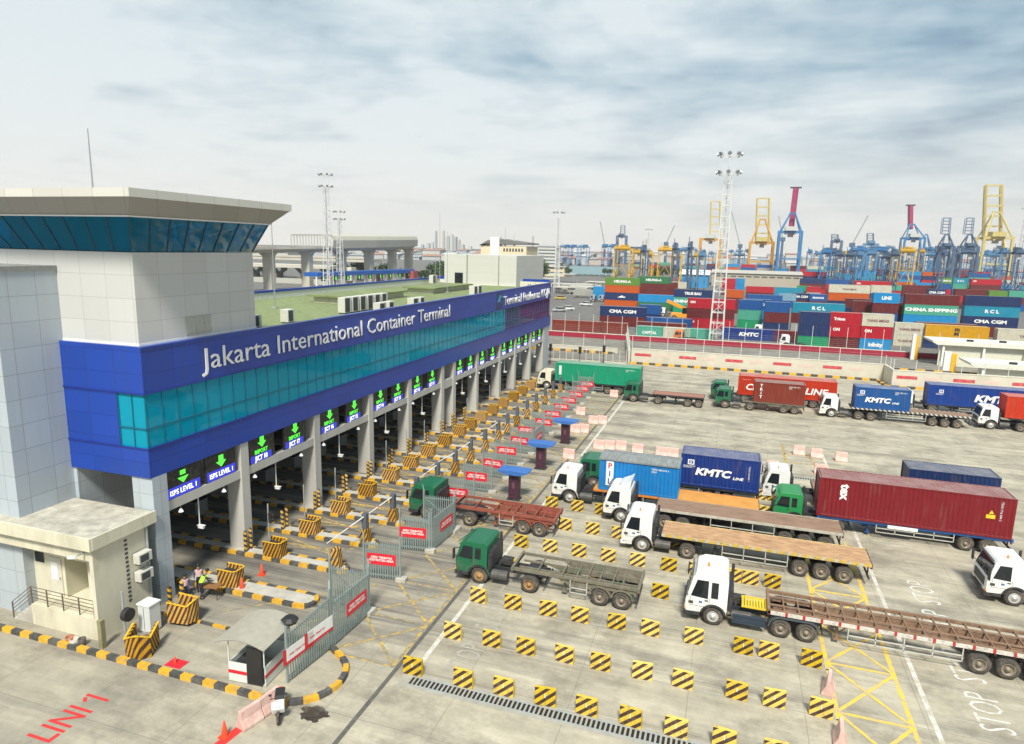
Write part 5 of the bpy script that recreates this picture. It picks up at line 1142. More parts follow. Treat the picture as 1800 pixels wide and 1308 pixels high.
# motorcycle
t = thing('motorcycle','black and white scooter parked by the pink barriers and the kerb end','motorcycle',(-17.25,21.65,0),R(-58))
for x in (-0.62,0.62):
    o = MB().lathe([(0.21,-0.045),(0.27,-0.055),(0.29,0),(0.27,0.055),(0.21,0.045),(0.21,-0.045)],'y',20).build('wheel', rubber, t, smooth=True, loc=(x,0,0.29))
    b = MB().lathe([(0.21,-0.02),(0.16,-0.02),(0.05,-0.05),(0.001,-0.05)],'y',12); b.build('rim', steel, o)
mw = mat('scooter_white',(0.75,0.76,0.76),0.3,var=0.04)
MB().prism([(-0.85,0.55),(-0.75,0.78),(0.02,0.72),(0.08,0.42),(-0.3,0.35)],'xz',-0.2,0.2).build('body', mw, t, bevel=0.04)
MB().prism([(-0.7,0.78),(-0.62,0.86),(-0.1,0.82),(0.05,0.74),(0.0,0.72)],'xz',-0.2,0.2).build('seat', tblack, t, bevel=0.03)
MB().prism([(0.30,0.45),(0.48,0.98),(0.62,1.0),(0.68,0.72),(0.5,0.4)],'xz',-0.26,0.26).build('fairing', mw, t, bevel=0.04)
MB().box(-0.3,-0.14,0.22,0.4,0.14,0.36).build('footboard', dark, t)
b = MB(); b.cyl((0.62,0,0.29),(0.5,0,0.98),0.03,8); b.cyl((0.45,-0.33,1.08),(0.45,0.33,1.08),0.018,8); b.build('handlebar', dark, t)
for s in (-1,1): b = MB(); b.cyl((0.46,s*0.22,1.08),(0.50,s*0.30,1.26),0.01,6); b.box(0.48,s*0.30-0.06,1.24,0.50,s*0.30+0.06,1.33); b.build('mirror', dark, t)
MB().box(0.60,-0.09,0.82,0.70,0.09,0.94).build('headlight', headl, t); MB().box(-0.9,-0.08,0.62,-0.85,0.08,0.7).build('tail_light', red, t)
MB().cyl((-0.3,-0.16,0.3),(-0.95,-0.18,0.4),0.05,8).build('exhaust', steel, t)
# the black canvas bundle on the fence end post
o = MB().lathe([(0.001,0),(0.35,0.02),(0.42,0.15),(0.25,0.3),(0.001,0.33)],'z',9).build('umbrella_bundle', tblack); o.location = (-18.5,24.2,2.62); tag(o,'folded black cover lying on top of the fence end by the kiosk canopy','cover')
# table of the guards
t = thing('guard_table','small brown table beside the guards and the striped shield','table',(-26.95,28.55,0),R(10))
MB().box(-0.45,-0.3,0.70,0.45,0.3,0.75).build('tabletop', mat('wood_brown',(0.25,0.12,0.05),0.6), t)
for x in (-0.4,0.4):
    for y in (-0.26,0.26): MB().cyl((x,y,0),(x,y,0.70),0.02,6).build('leg', dark, t)
# people: one continuous skinned body each, clothing as children
def person(x, y, rz, label, shirt, trousers, bend=0.0, seat=False, vest=None, hat=None):
    root = thing('person', label, 'person', (x, y, 0), rz)
    J = {}
    hip = Vector((0,0,0.92 if not seat else 0.5)); up = Vector((math.sin(bend),0,math.cos(bend)))
    J['pelvis']=hip; J['waist']=hip+up*0.14; J['chest']=hip+up*0.38; J['neck']=hip+up*0.56; J['head0']=hip+up*0.62+Vector((0.02,0,0)); J['head1']=hip+up*0.78+Vector((0.03,0,0))
    E_=[('pelvis','waist'),('waist','chest'),('chest','neck'),('neck','head0'),('head0','head1')]
    Rd={'pelvis':.15,'waist':.125,'chest':.15,'neck':.055,'head0':.085,'head1':.085}
    for s,n in ((-1,'r'),(1,'l')):
        J['sh'+n]=J['chest']+Vector((0,s*0.18,0))+up*0.10; J['el'+n]=J['sh'+n]+Vector((0.10+bend*0.1,s*0.05,-0.26)); J['wr'+n]=J['el'+n]+Vector((0.22,-s*0.05,-0.10)); J['ha'+n]=J['wr'+n]+Vector((0.08,-s*0.01,-0.03))
        if seat: J['hj'+n]=hip+Vector((0.02,s*0.1,-0.03)); J['kn'+n]=hip+Vector((0.42,s*0.13,0.0)); J['an'+n]=Vector((0.42,s*0.13,0.08))
        else: J['hj'+n]=hip+Vector((0,s*0.1,-0.06)); J['kn'+n]=Vector((0.03,s*0.12,0.48)); J['an'+n]=Vector((-0.02+s*0.08,s*0.12,0.09))
        J['to'+n]=J['an'+n]+Vector((0.16,0,-0.04))
        E_+=[('chest','sh'+n),('sh'+n,'el'+n),('el'+n,'wr'+n),('wr'+n,'ha'+n),('pelvis','hj'+n),('hj'+n,'kn'+n),('kn'+n,'an'+n),('an'+n,'to'+n)]
        Rd.update({'sh'+n:.065,'el'+n:.045,'wr'+n:.032,'ha'+n:.035,'hj'+n:.095,'kn'+n:.062,'an'+n:.042,'to'+n:.036})
    ks=list(J); me=bpy.data.meshes.new('body'); me.from_pydata([J[k_] for k_ in ks],[(ks.index(a_),ks.index(b_)) for a_,b_ in E_],[])
    o=bpy.data.objects.new('body',me); col.objects.link(o); setp(o,root); sk_=o.modifiers.new('skin','SKIN'); sk_.use_smooth_shade=True
    for i_,k_ in enumerate(ks): me.skin_vertices[0].data[i_].radius=(Rd[k_],Rd[k_]*(0.75 if k_ in('chest','waist','pelvis') else 1)); me.skin_vertices[0].data[i_].use_root=(k_=='pelvis')
    o.modifiers.new('sub','SUBSURF').levels=1
    m,N,L,b_=base('clothes_'+label[:8]); tc=N.new('ShaderNodeTexCoord'); s_=N.new('ShaderNodeSeparateXYZ'); L.new(tc.outputs['Object'],s_.inputs[0])
    a=M(N,L,'GREATER_THAN',s_.outputs[2],hip.z+0.04); c1_=mixc(N,L,a,trousers,shirt)
    dp=N.new('ShaderNodeVectorMath'); dp.operation='DOT_PRODUCT'; L.new(tc.outputs['Object'],dp.inputs[0]); dp.inputs[1].default_value=up
    hd=M(N,L,'GREATER_THAN',dp.outputs['Value'],hip.dot(up)+0.545); hand=M(N,L,'GREATER_THAN',s_.outputs[0],J['wrr'].x); hz_=M(N,L,'MULTIPLY',hand,a)
    c2_=mixc(N,L,M(N,L,'MAXIMUM',hd,hz_),c1_,(0.30,0.17,0.11)); L.new(c2_,b_.inputs['Base Color']); b_.inputs['Roughness'].default_value=0.8; me.materials.append(m)
    hc=J['head1']+up*0.035
    h_=MB().lathe([(0.10,-0.03),(0.112,0.02),(0.09,0.08),(0.04,0.11),(0.001,0.115)],'z',14,c=hc-Vector((0.02,0,0))).build('hair', hat or mat('hair_black',(0.015,0.012,0.01),0.6), root, smooth=True)
    if vest:
        q=MB(); c0=J['waist']; c1=J['chest']+up*0.13
        def ell(c_,rx,ry): return [c_+Vector((rx*math.cos(a_),ry*math.sin(a_),0)) for a_ in [2*math.pi*i_/12 for i_ in range(12)]]
        q.quadbox(ell(c0,.155,.19),ell(c1,.15,.22)); q.build('vest',vest,root)
    return root
vest_y = mat('vest_yellow_green',(0.45,0.75,0.06),0.6); vest_p = mat('vest_pale_pink',(0.75,0.5,0.48),0.6)
person(-27.45,28.2,R(60),'person in yellow green vest bending over the table under the gate house',(0.03,0.03,0.05),(0.02,0.02,0.035),0.5,False,vest_y)
person(-28.05,28.75,R(-60),'person in dark clothes with pale pink vest standing at the table',(0.03,0.04,0.12),(0.02,0.02,0.04),0.1,False,vest_p)
person(-28.6,28.2,R(-30),'person in dark blue seated left of the table with pale shoulder straps',(0.03,0.04,0.12),(0.02,0.02,0.04),0.15,True,vest_p)
o = thing('stool','dark low stool under the seated guard','stool',(-28.6,28.2,0)); MB().box(-0.2,-0.2,0.32,0.2,0.2,0.38).build('seat', dark, o)
for x in (-0.15,0.15):
    for y in (-0.15,0.15): MB().cyl((x,y,0),(x,y,0.32),0.02,6).build('leg', dark, o)
# ---------------------------------------------------------------- walls and fences beyond the apron
wallm = mat('wall_cream', (0.56,0.53,0.44), 0.85, var=0.07, scale=0.6, dirt=(0.36,0.33,0.27), dirt_amt=0.4)
rect_m = None
def wall(label, x0, y0, x1, y1, h, z0=0.0, panels=True, posts=3.1, ph=2.0, kb=True, red_band=False, th=0.3):
    d = Vector((x1-x0, y1-y0)); ln = d.length
    t = thing('boundary_wall', label, 'wall', (x0, y0, z0), math.atan2(d.y, d.x))
    MB().box(0,0,0,ln,th,h).build('wall', wallm, t)
    MB().box(0,-0.05,h,ln,th+0.05,h+0.10).build('coping', mat('coping_pale',(0.6,0.58,0.5),0.8), t)
    if panels:
        b1 = MB(); b2 = MB(); k = 0.6; i = 0
        while k+2.6 < ln:
            b = (b1, b2)[i % 2]; b.box(k,-0.02,h*0.52,k+2.9 if i % 2 == 0 else k+2.2,-0.002,h*0.52+0.5); k += 3.9; i += 1
        b1.build('red_panels', mat('panel_red',(0.50,0.05,0.07),0.6,var=0.15,dirt=(.6,.5,.42),dirt_amt=.4), t); b2.build('pale_panels', mat('panel_pale',(0.60,0.47,0.42),0.7,var=0.1), t)
    if red_band: MB().box(0,-0.03,0.05,ln,-0.002,h*0.95).build('red_band', mat('band_red',(0.30,0.012,0.035),0.6,var=0.12), t)
    if posts:
        b = MB(); n = int(ln/posts)
        for k in range(n+1): b.box(k*posts+0.03,th*0.3,h+0.10,k*posts+0.11,th*0.3+0.08,h+ph)
        b.build('fence_posts', mat('post_pale',(0.6,0.6,0.55),0.6), t)
        b = MB()
        for zz_ in (0.5, 0.9, 1.3, 1.7):
            if zz_ < ph: b.bar((0,th*0.4,h+zz_),(ln,th*0.4,h+zz_),0.018)
        b.build('fence_wires', steel, t)
    return t
wall('long cream boundary wall with red and pale panels behind the far truck queue', -16.9, 121.2, 24.0, 121.9, 2.6, ph=2.4)
wall('short cream wall return where the boundary steps towards the camera', 24.0, 121.9, 24.2, 116.6, 2.6, panels=False, ph=1.6)
wall('cream boundary wall with red panels at the right, nearer than the long one', 24.2, 116.4, 75, 119.6, 2.6, ph=1.8)
wall('cream wall with pale fence along the exit road, running away from the truck queue', -17.2, 121.5, -21.6, 147, 2.2, panels=False, ph=2.0)
wall('dark red painted low wall along the edge of the container yard', -60, 151.6, 110, 152.4, 1.15, panels=False, posts=3.3, ph=4.3, red_band=True)
wall('grey fence of thin bars left of the boundary wall, beside the gate house end', -33, 117.5, -17.4, 118.6, 0.3, panels=False, posts=1.2, ph=2.4, th=0.15)
wall('low cream wall across the road behind the far end of the gate house', -70, 131, -21, 131.4, 0.9, panels=False, posts=4.2, ph=2.5)
kerb('kerb', 'yellow and black kerb at the foot of the long boundary wall', [(-16.9,120.4),(23.0,121.0)], 0.5, 0.35, 1.1)
kerb('kerb', 'yellow and black kerb at the foot of the right boundary wall', [(23.0,120.7),(23.4,115.6),(75,118.9)], 0.5, 0.35, 1.1)
kerb('kerb', 'yellow and black kerb on the road left of the boundary wall', [(-70,129.3),(-21.5,130.2)], 0.5, 0.4, 1.2)
kerb('kerb', 'yellow and black kerb on the road behind the right boundary wall', [(26,133.4),(45,134.6)], 0.5, 0.5, 1.2)
for i,(x,y) in enumerate(((-30,113.5),(-24.5,112.5),(-21,116))):
    t = thing('signal_pole', 'black traffic signal on a dark post beyond the gate house end, '+['left','middle','right'][i]+' one', 'signal', (x,y,0)); MB().cyl((0,0,0),(0,0,3.4),0.07,6).build('pole', dark, t); MB().box(-0.2,-0.2,2.4,0.25,0.2,3.6).build('signal_head', tblack, t)
# white toll canopies at the right
for i, (x0, x1, y0, y1, z, lab) in enumerate(((36.5,75,143,150,4.0,'white slab canopy with black fittings in front of the yellow container'),(38.5,75,127.5,134,2.3,'lower nearer white slab canopy above the right boundary wall'))):
    t = thing('gate_canopy', lab, 'canopy', (x0,y0,0)); L_ = x1-x0; D_ = y1-y0
    b = MB(); b.prism([(0,z),(L_,z),(L_,z+0.75),(-0.8,z+0.75),(-0.8,z+0.45)],'xz',0,D_); b.build('roof', mat('canopy_white',(0.66,0.66,0.58),0.7,var=0.06,dirt=(.4,.38,.3),dirt_amt=.3), t)
    for k in range(6): MB().box(1+k*6.5,0.3,0,1.35+k*6.5,0.65,z).build('column', white, t)
    MB().box(0.6,0.9,0,L_,1.1,z-0.01).build('back_wall', mat('canopy_wall',(0.62,0.61,0.5),0.8,var=0.08), t)
    b = MB()
    for k in range(4): MB().box(5+k*5.5,1+k%2,z+0.76,6+k*5.5,1.6+k%2,z+1.1).build('roof_fitting', tblack, t)
for i,(px0,px1,pt,pb,Y) in enumerate(((1600,1618,588,633,150),(1656,1684,620,660,134))):
    a = at(px0,pb,Y); c_ = at(px1,pt,Y); t = thing('portal_pillar', ['farther','nearer'][i]+' white and yellow pillar pair before the white slab canopies','pillar',(a.x,Y,0)); w_ = c_.x-a.x
    MB().box(0,0,0,w_*0.52,0.8,c_.z).build('white_pillar', white, t); MB().box(w_*0.56,0.1,0,w_,0.9,c_.z*0.93).build('yellow_pillar', mat('pillar_yellow',(0.75,0.42,0.02),0.6), t)

# ---------------------------------------------------------------- container stacks (front faces at distance Y, x from the photo's left edge)
TX = {'YM':'YANG MING','HA':'HEUNG-A','CS':'CHINA SHIPPING','RCL':'R C L','CMA':'CMA CGM','KM':'KMTC','ON':'ON','TB':'TRUE BAU','INF':'infinity','CAP':'CAPITAL','SK':'SINOKOR','MSC':'m\nsc','TR':'Triton','LN':'LINE','HS':'HAMBURG'}
stack_no = 0
STK = [  # px left, px top, n levels, Y, length, colours top to bottom (colour[:text]), description
 (1064,489,4,240,12.19,'olive:HA orange navy:logo orange','left stack under the yellow cranes'),
 (1121,486,4,262,12.19,'dgreen:HA maroon maroon maroon','stack right of the first green topped one'),
 (1164,496,3,277,6.06,'maroon maroon maroon','narrow maroon stack beside the green tops'),
 (1180,496,3,283,6.06,'ivory maroon blue','short ivory topped stack behind the dark blue one'),
 (1122,518,2,236,12.19,'sky dgreen','sky blue box on dark green in the left yard'),
 (1185,509,3,229,12.19,'navy:TB teal:CS green','dark blue box on pale green left of the mast'),
 (1209,526,3,187,12.19,'red:ON maroon red:ON','bright red stack crossed by the tall mast'),
 (1055,539,2,180,12.19,'navy:CMA maroon','blue CMA CGM box on maroon at the yard left'),
 (1123,541,2,191,6.06,'blue navy','blue end-on box right of the CMA CGM stack'),
 (1134,559,1,182,12.19,'blue','single low blue box before the red stack'),
 (1118,568,1,169,12.19,'maroon','single low maroon box in the front row left of the mast'),
 (971,565,1,163,12.19,'brown','single red brown box at the far left of the yard'),
 (1059,568,1,163,6.06,'brown','short red brown box right of the far left one'),
 (1119,574,1,159,6.06,'teal:CAP','short pale green box lettered CAPITAL in the front row'),
 (1166,577,1,159,6.06,'ivory','short ivory box between the two pale green ones'),
 (1205,579,1,159,6.06,'teal','short pale green box just left of the mast foot'),
 (1268,578,1,166,12.19,'kmtc:KM','dark blue box lettered KMTC right of the mast foot'),
 (1359,582,1,166,6.06,'maroon','short maroon box right of the dark blue front one'),
 (1043,503,2,275,6.06,'sky sky','two sky blue boxes at the left end of the yard'),
 (1299,527,3,189,6.06,'blue teal green','narrow stack behind the bright red one'),
 (1314,527,3,193,6.06,'blue:SK sky blue','stack with white SINOKOR letters'),
 (1345,532,3,185,6.06,'blue maroon navy','blue over maroon stack left of the RCL box'),
 (1394,534,3,187,12.19,'rcl:RCL maroon grey','stack topped by the turquoise RCL box'),
 (1407,549,3,158,6.06,'navy navy green','front stack of two dark blue boxes on a green one'),
 (1461,550,3,160,6.06,'red:TR red:ON maroon','front red stack lettered Triton'),
 (1517,551,3,160,6.06,'ivory:YM red:ON sky:INF','front stack with ivory top over a light blue infinity box'),
 (1574,568,2,172,6.06,'ivory:YM ivory:YM','pair of ivory boxes beside the infinity stack'),
 (1628,573,2,171,12.19,'yellow:MSC navy','yellow box lettered MSC before the white canopy'),
 (1612,566,2,176,12.19,'maroon navy','maroon box just behind the yellow one'),
 (1755,580,2,169,12.19,'ivory:YM ivory','ivory box at the right edge behind the canopy'),
 (1593,517,4,199,12.19,'maroon teal:CS sky navy','tall stack lettered CHINA SHIPPING'),
 (1699,520,4,203,12.19,'navy rcl:RCL navy:CMA maroon','tall right edge stack lettered CMA CGM'),
 (1500,532,3,204,12.19,'maroon maroon navy','maroon stack behind the ivory topped front one'),
 (1487,534,3,214,12.19,'maroon navy blue','maroon stack partly behind another maroon one'),
 (1458,501,4,245,12.19,'ivory:YM orange navy maroon','ivory topped stack in the middle yard'),
 (1532,503,4,250,6.06,'ivory blue navy maroon','short ivory box right of the YANG MING one'),
 (1537,516,4,199,6.06,'sky:LN maroon blue maroon','light blue stack with pink white letters'),
 (1588,501,3,335,12.19,'maroon maroon blue','wide maroon stack behind the CHINA SHIPPING one'),
 (1503,494,4,290,12.19,'red:ON maroon navy red','red topped stack above the ivory box'),
 (1708,491,4,368,12.19,'red:ON maroon blue maroon','red topped stack far right of the middle'),
 (1676,494,4,371,6.06,'rcl:RCL teal blue red','small turquoise RCL topped stack'),
 (1648,494,4,368,6.06,'olive:HA blue red maroon','small green HEUNG-A topped stack'),
 (1632,508,3,300,6.06,'navy:CMA navy maroon','small dark CMA CGM topped stack'),
 (1680,507,3,310,12.19,'maroon red maroon','maroon topped stack below the small RCL one'),
 (1740,508,3,305,6.06,'olive blue maroon','small olive topped stack near the right edge'),
 (1776,504,3,310,12.19,'teal maroon blue','pale green topped stack at the right edge'),
 (1413,478,4,418,12.19,'red navy maroon blue','red stack at the long shed right end'),
 (1407,490,3,378,12.19,'navy maroon red','dark blue topped stack below the red one by the shed'),
 (1447,490,3,380,12.19,'blue red maroon','blue topped stack just right of that shed stack'),
 (1312,504,2,326,12.19,'red maroon','red topped stack in front of the long shed'),
 (1361,504,2,326,12.19,'rcl sky','turquoise topped stack in front of the long shed'),
 (1419,501,2,345,6.06,'red grey','small red topped stack right of the turquoise pair'),
 (1402,501,2,350,6.06,'green maroon','small green topped stack before the shed end'),
 (1313,519,2,262,12.19,'blue pale','blue topped stack behind the SINOKOR one'),
 (1370,516,2,275,6.06,'pale blue','pale blue topped stack left of the dark blue pair'),
 (1393,514,2,282,6.06,'navy:CMA maroon','small dark blue stack with white letters mid yard'),
 (1424,514,2,280,6.06,'blue:SK maroon','small blue stack with white letters mid yard'),
 (1274,510,3,238,6.06,'orange maroon maroon','orange roofed maroon stack right behind the mast'),
 (1270,492,3,340,6.06,'red red maroon','small red stack at the left of the long shed front'),
 (1286,493,3,345,6.06,'sky sky maroon','small sky blue stack left of the shed front'),
]
lv = {1:['only'],2:['top','bottom'],3:['top','middle','bottom'],4:['top','second from top','third from top','bottom']}
def put_text(o, code, L_):
    w_ = {'YM':(0.95,tblack),'MSC':(1.0,tblack)}.get(code)
    if code == 'logo':
        MB().prism([(4.6,0.9),(5.4,1.3),(6.4,1.7),(6.6,1.3),(7.6,1.2),(7.2,0.9)],'xz',-0.012,-0.004).build('logo_mark', twhite, o); return
    s = TX[code]; size = 1.15
    if code == 'MSC': o_ = text(s, 1.25, tblack, o, (6.1,-0.006,1.45), '-y', align='CENTER', ext=0.003, bold=0.05, line=0.72); return
    if code == 'YM': size = 0.75; m__ = mat('lettering_brown',(0.20,0.10,0.10),0.6)
    else: m__ = twhite
    if code in ('ON','TR','CAP'): size = 0.85
    if code == 'INF': size = 1.15
    if code in ('SK','CS') and L_ < 8: size = 0.9
    if code in ('ON','TR'): x = 0.7
    else: x = L_*0.5
    t_ = text(s, size, m__, o, (x,-0.006,0.95 if code != 'ON' else 1.3), '-y', align='CENTER' if code not in ('ON','TR') else 'LEFT', ext=0.003, bold=0.045, shear=0.2 if code == 'KM' else 0)
    est = size*0.62*len(s); mx = L_*0.82
    if code in ('KM','CMA','HA','RCL','CS') and L_ > 8: t_.scale.x = 1.35 if code in ('KM','CMA','CS') else 1.15
    elif est > mx: t_.scale.x = mx/est
SG = 'containers stacked in the yard'
for (px, pt, n, Y, L_, cs, desc) in STK:
    q = at(px, pt, Y); cs = cs.split()
    if desc.startswith('maroon box just'): q.x += 0.0
    for k in range(n):
        c_ = cs[k].split(':'); z = (n-1-k)*2.62
        cn_ = COLS[c_[0]][1]
        o = container(q.x, Y, z, L_, c_[0], '%s%s container, %s of the %s' % (cn_, (' '+TX[c_[1]]) if len(c_) > 1 and c_[1] in TX else '', lv[n][k] if n > 1 else 'the', desc) if n > 1 else desc, group=SG, fine=Y < 215, doors=(-1 if q.x > 5 else 1 if q.x < -12 else None) if Y < 180 else None)
        if n > 1:
            o['label'] = '%s container, %s of %s' % (cn_, lv[n][k], desc)
        if len(c_) > 1: put_text(o, c_[1], L_)
# rows farther away, seen as bands of colour between the crane legs
far_cols = ['maroon','red','blue','maroon','navy','sky','brown','teal','grey','ivory','orange','maroon','rcl','red']
rng = random.Random(5)
def far_row(x0, x1, Y, nmin, nmax, gap=0.5, desc=''):
    x = x0; i = 0
    while x < x1:
        n = rng.randint(nmin, nmax)
        for k in range(n):
            c_ = rng.choice(far_cols)
            o = container(x, Y, k*2.62, 12.19, c_, '%s container, level %d of stack %d in the %s' % (COLS[c_][1], k+1, i+1, desc), group='far rows of containers', fine=False)
        x += 12.19+gap+(rng.random() < 0.2)*8; i += 1
far_row(60, 200, 395, 2, 3, 0.6, 'row behind the middle yard')
far_row(36, 190, 450, 2, 3, desc='second row behind the middle yard')
far_row(50, 230, 505, 2, 4, 0.8, 'row among the crane legs')
far_row(70, 250, 565, 2, 4, desc='row under the blue cranes')
far_row(-10, 90, 620, 3, 4, 1.0, 'row behind the long shed')
far_row(-60, -5, 470, 1, 2, 1.0, 'row left of the shed')
far_row(120, 330, 720, 3, 4, 3, 'farthest row on the quay')
far_row(-110, 30, 760, 2, 3, 2, 'row behind yellow cranes')

# lorries among the stacks, and vehicles of the left yard
truck('white lorry cab between the blue and maroon stacks in the container yard', at(1326,560,176).x, 176.5, W_CAB, (4.4,), 'hino', 1.4, lamp=False, mirror=False)
truck('white lorry cab behind the dark red wall, right of the blue KMTC box', at(1370,600,157).x, 157.5, W_CAB, (4.4,), 'hino', 1.4, lamp=False, mirror=False)
truck('orange cab lorry behind the dark red wall left of the mast', at(1184,590,155).x, 156, mat('cab_orange',(0.6,0.16,0.02),0.5), (4.4,), 'old', 1.4, mirror=False)
truck('white lorry cab before the dark green box in the yard', at(1158,550,215).x, 215, W_CAB, (4.4,), 'hino', 1.4, lamp=False, mirror=False)
for i,(px,py,Y) in enumerate(((1037,540,262),(1052,540,262))): truck('grey lorry cab at the left yard entrance, %s one' % ['left','right'][i], at(px,py,Y).x, Y, mat('cab_grey',(0.28,0.32,0.38),0.5), (4.4,), 'hino', 1.4, lamp=False, mirror=False)
# rigging machine: orange reach stacker
t = thing('reach_stacker','orange reach stacker standing between the stacks left of the mast','reach stacker',(at(1180,553,205).x,205,0))
MB().box(0,-1.5,0.9,7,1.5,2.2).build('body', mat('stacker_orange',(0.75,0.30,0.02),0.5), t, bevel=0.1); MB().bar((6.5,0,2.4),(-1.5,0,5.6),0.8,0.9).build('boom', MATS['stacker_orange'], t); MB().box(3.2,-1.6,2.2,5,0,3.8).build('cab', blackglass, t)
for x in (1,6):
    for s in (-1,1): wheel(t, x, s*1.4, s, r=0.8)
def car(x, y, rz, label, c, L_=4.3, tall=0):
    t = thing('parked_car', label, 'car', (x,y,0), rz, 'cars in the left yard')
    b = MB(); b.prism([(0,0.35),(0,0.75),(0.9,0.92),(L_-0.5,0.95),(L_,0.8),(L_,0.35)],'xz',-0.85,0.85); b.build('body', c, t, bevel=0.06)
    b = MB(); b.quadbox([(0.95,-0.78,0.92),(L_-0.35,-0.78,0.94),(L_-0.35,0.78,0.94),(0.95,0.78,0.92)],[(1.6,-0.65,1.42+tall),(L_-0.8,-0.65,1.42+tall),(L_-0.8,0.65,1.42+tall),(1.6,0.65,1.42+tall)]); b.build('window', blackglass, t)
    MB().box(1.65,-0.63,1.421+tall,L_-0.85,0.63,1.46+tall).build('roof', c, t)
    for x_ in (0.85,L_-0.85):
        for s in (-1,1): o = bpy.data.objects.new('wheel', wheel_mesh(0.32,0.30)); col.objects.link(o); setp(o,t); o.location=(x_,s*0.75,0.32)
    return t
carw = mat('car_white',(0.7,0.7,0.68),0.3,var=0.03)
for i,(px,py,c_) in enumerate(((985,545,carw),(1020,537,carw),(972,548,mat('car_silver',(0.4,0.41,0.42),0.3)),(975,526,mat('car_yellow',(0.55,0.4,0.05),0.4)),(1000,512,carw))):
    q = gat(px,py); car(q.x,q.y,R([20,-10,40,0,10][i]), ['white pick-up car on the road just beyond the gate house end','white car at the left yard entrance','silver car half hidden by the gate house end','yellow car under the left yard mast','white car farthest in the left yard'][i], c_, 4.6)
for i in range(9):
    q = gat(1005+rng.uniform(-25,40), 515+rng.uniform(-9,12)); L_ = rng.uniform(7,10)
    t = thing('parked_truck','dull grey box lorry parked in the crowded left yard, '+['first','second','third','fourth','fifth','sixth','seventh','eighth','ninth'][i]+' counting rightwards','truck',(q.x,q.y,0),rng.uniform(-.3,.3),'lorries parked in the left yard')
    MB().box(0,-1.2,0.9,L_-2.3,1.2,3.2).build('cargo_box', mat('dull_grey',(0.30,0.30,0.27),0.8,var=0.3), t); MB().prism([(L_-2.2,0.6),(L_,0.6),(L_,1.6),(L_-0.4,2.5),(L_-2.2,2.6)],'xz',-1.15,1.15).build('cab', mat('dull_cab',(0.45,0.47,0.45),0.5,var=0.2), t)
    for x_ in (1.2,L_-1.2):
        for s in (-1,1): wheel(t, x_, s*0.95, s)

# ---------------------------------------------------------------- lattice lighting masts
def mast(label, x, y, h, w0=2.2, w1=0.9, heads=2, m=None, lz=0):
    t = thing('lighting_mast', label, 'mast', (x,y,lz), 0); m = m or mat('mast_white',(0.66,0.67,0.66),0.5,0.1,var=0.06)
    b = MB(); 
    def cw(z): return w0+(w1-w0)*min(1,z/(h*0.88))
    C4 = ((-.5,-.5),(.5,-.5),(.5,.5),(-.5,.5)); z = 0
    for cx,cy in C4: b.cyl((cx*w0,cy*w0,0),(cx*w1,cy*w1,h*0.88),0.17,6,0.11)
    st = 2.3
    while z < h*0.88:
        w_ = cw(z); w2 = cw(min(z+st,h*0.88)); z2 = min(z+st,h*0.88)
        for i in range(4):
            a, c_ = C4[i], C4[(i+1)%4]; b.bar((a[0]*w_,a[1]*w_,z),(c_[0]*w_,c_[1]*w_,z),0.15); 
            if int(z/st) % 2: b.bar((a[0]*w_,a[1]*w_,z),(c_[0]*w2,c_[1]*w2,z2),0.09)
        z += st
    b.build('lattice', m, t)
    MB().box(-0.12,-w0*0.1,0.3,0.12,w0*0.06,h*0.87).build('ladder', mat('ladder_grey',(0.45,0.46,0.46),0.5,0.2), t)
    for zz_ in ((h*0.88, h*0.97) if heads == 2 else (h*0.93,)):
        b = MB(); n = 12; r_ = 1.9
        for k in range(n):
            a0 = 2*math.pi*k/n; a1 = 2*math.pi*(k+1)/n; b.bar((r_*math.cos(a0),r_*math.sin(a0),zz_),(r_*math.cos(a1),r_*math.sin(a1),zz_),0.09)
            if k % 3 == 0: b.bar((0,0,zz_),(r_*math.cos(a0),r_*math.sin(a0),zz_),0.08)
            if k % 2 == 0: b.bar((r_*math.cos(a0),r_*math.sin(a0),zz_),(r_*math.cos(a0),r_*math.sin(a0),zz_+1.1),0.05)
        b.build('lamp_ring', m, t)
        for k in range(8):
            a0 = 2*math.pi*k/8; r2 = 2.3; p = Vector((r2*math.cos(a0),r2*math.sin(a0),zz_+0.5)); d = Vector((math.cos(a0),math.sin(a0),-0.5)).normalized()
            MB().cyl(p,p+d*0.45,0.34,8,0.44).build('floodlight', mat('flood_grey',(0.35,0.37,0.38),0.5,0.3), t)
    MB().cyl((0,0,h*0.88),(0,0,h),0.10,6).build('spire', m, t)
    return t
q = gat(1258,603); mast('tall white lattice lighting mast rising from the container yard, nearest mast', q.x, q.y, 41.5, 2.9, 1.5)
mast('white lattice lighting mast behind the gate house roof, taller of two', -146, 222, 46.0, 2.9, 1.3)
mast('thinner lighting mast close behind the taller one at the flyover', -166, 262, 34.5, 2.6, 1.3)
q = gat(978,515); mast('slim lighting mast at the left yard road near the end of the gate house', q.x, q.y, 38.5, 2.2, 1.1, 1)
a = at(1137,470,520); mast('tiny far lighting mast above the yellow yard cranes', a.x, 520, at(1137,398,520).z, 1.5, 0.8, 1)
a = at(1790,480,420); mast('white lattice mast at the right edge among the cranes', a.x, 420, at(1790,355,420).z, 3, 1.6, 1)

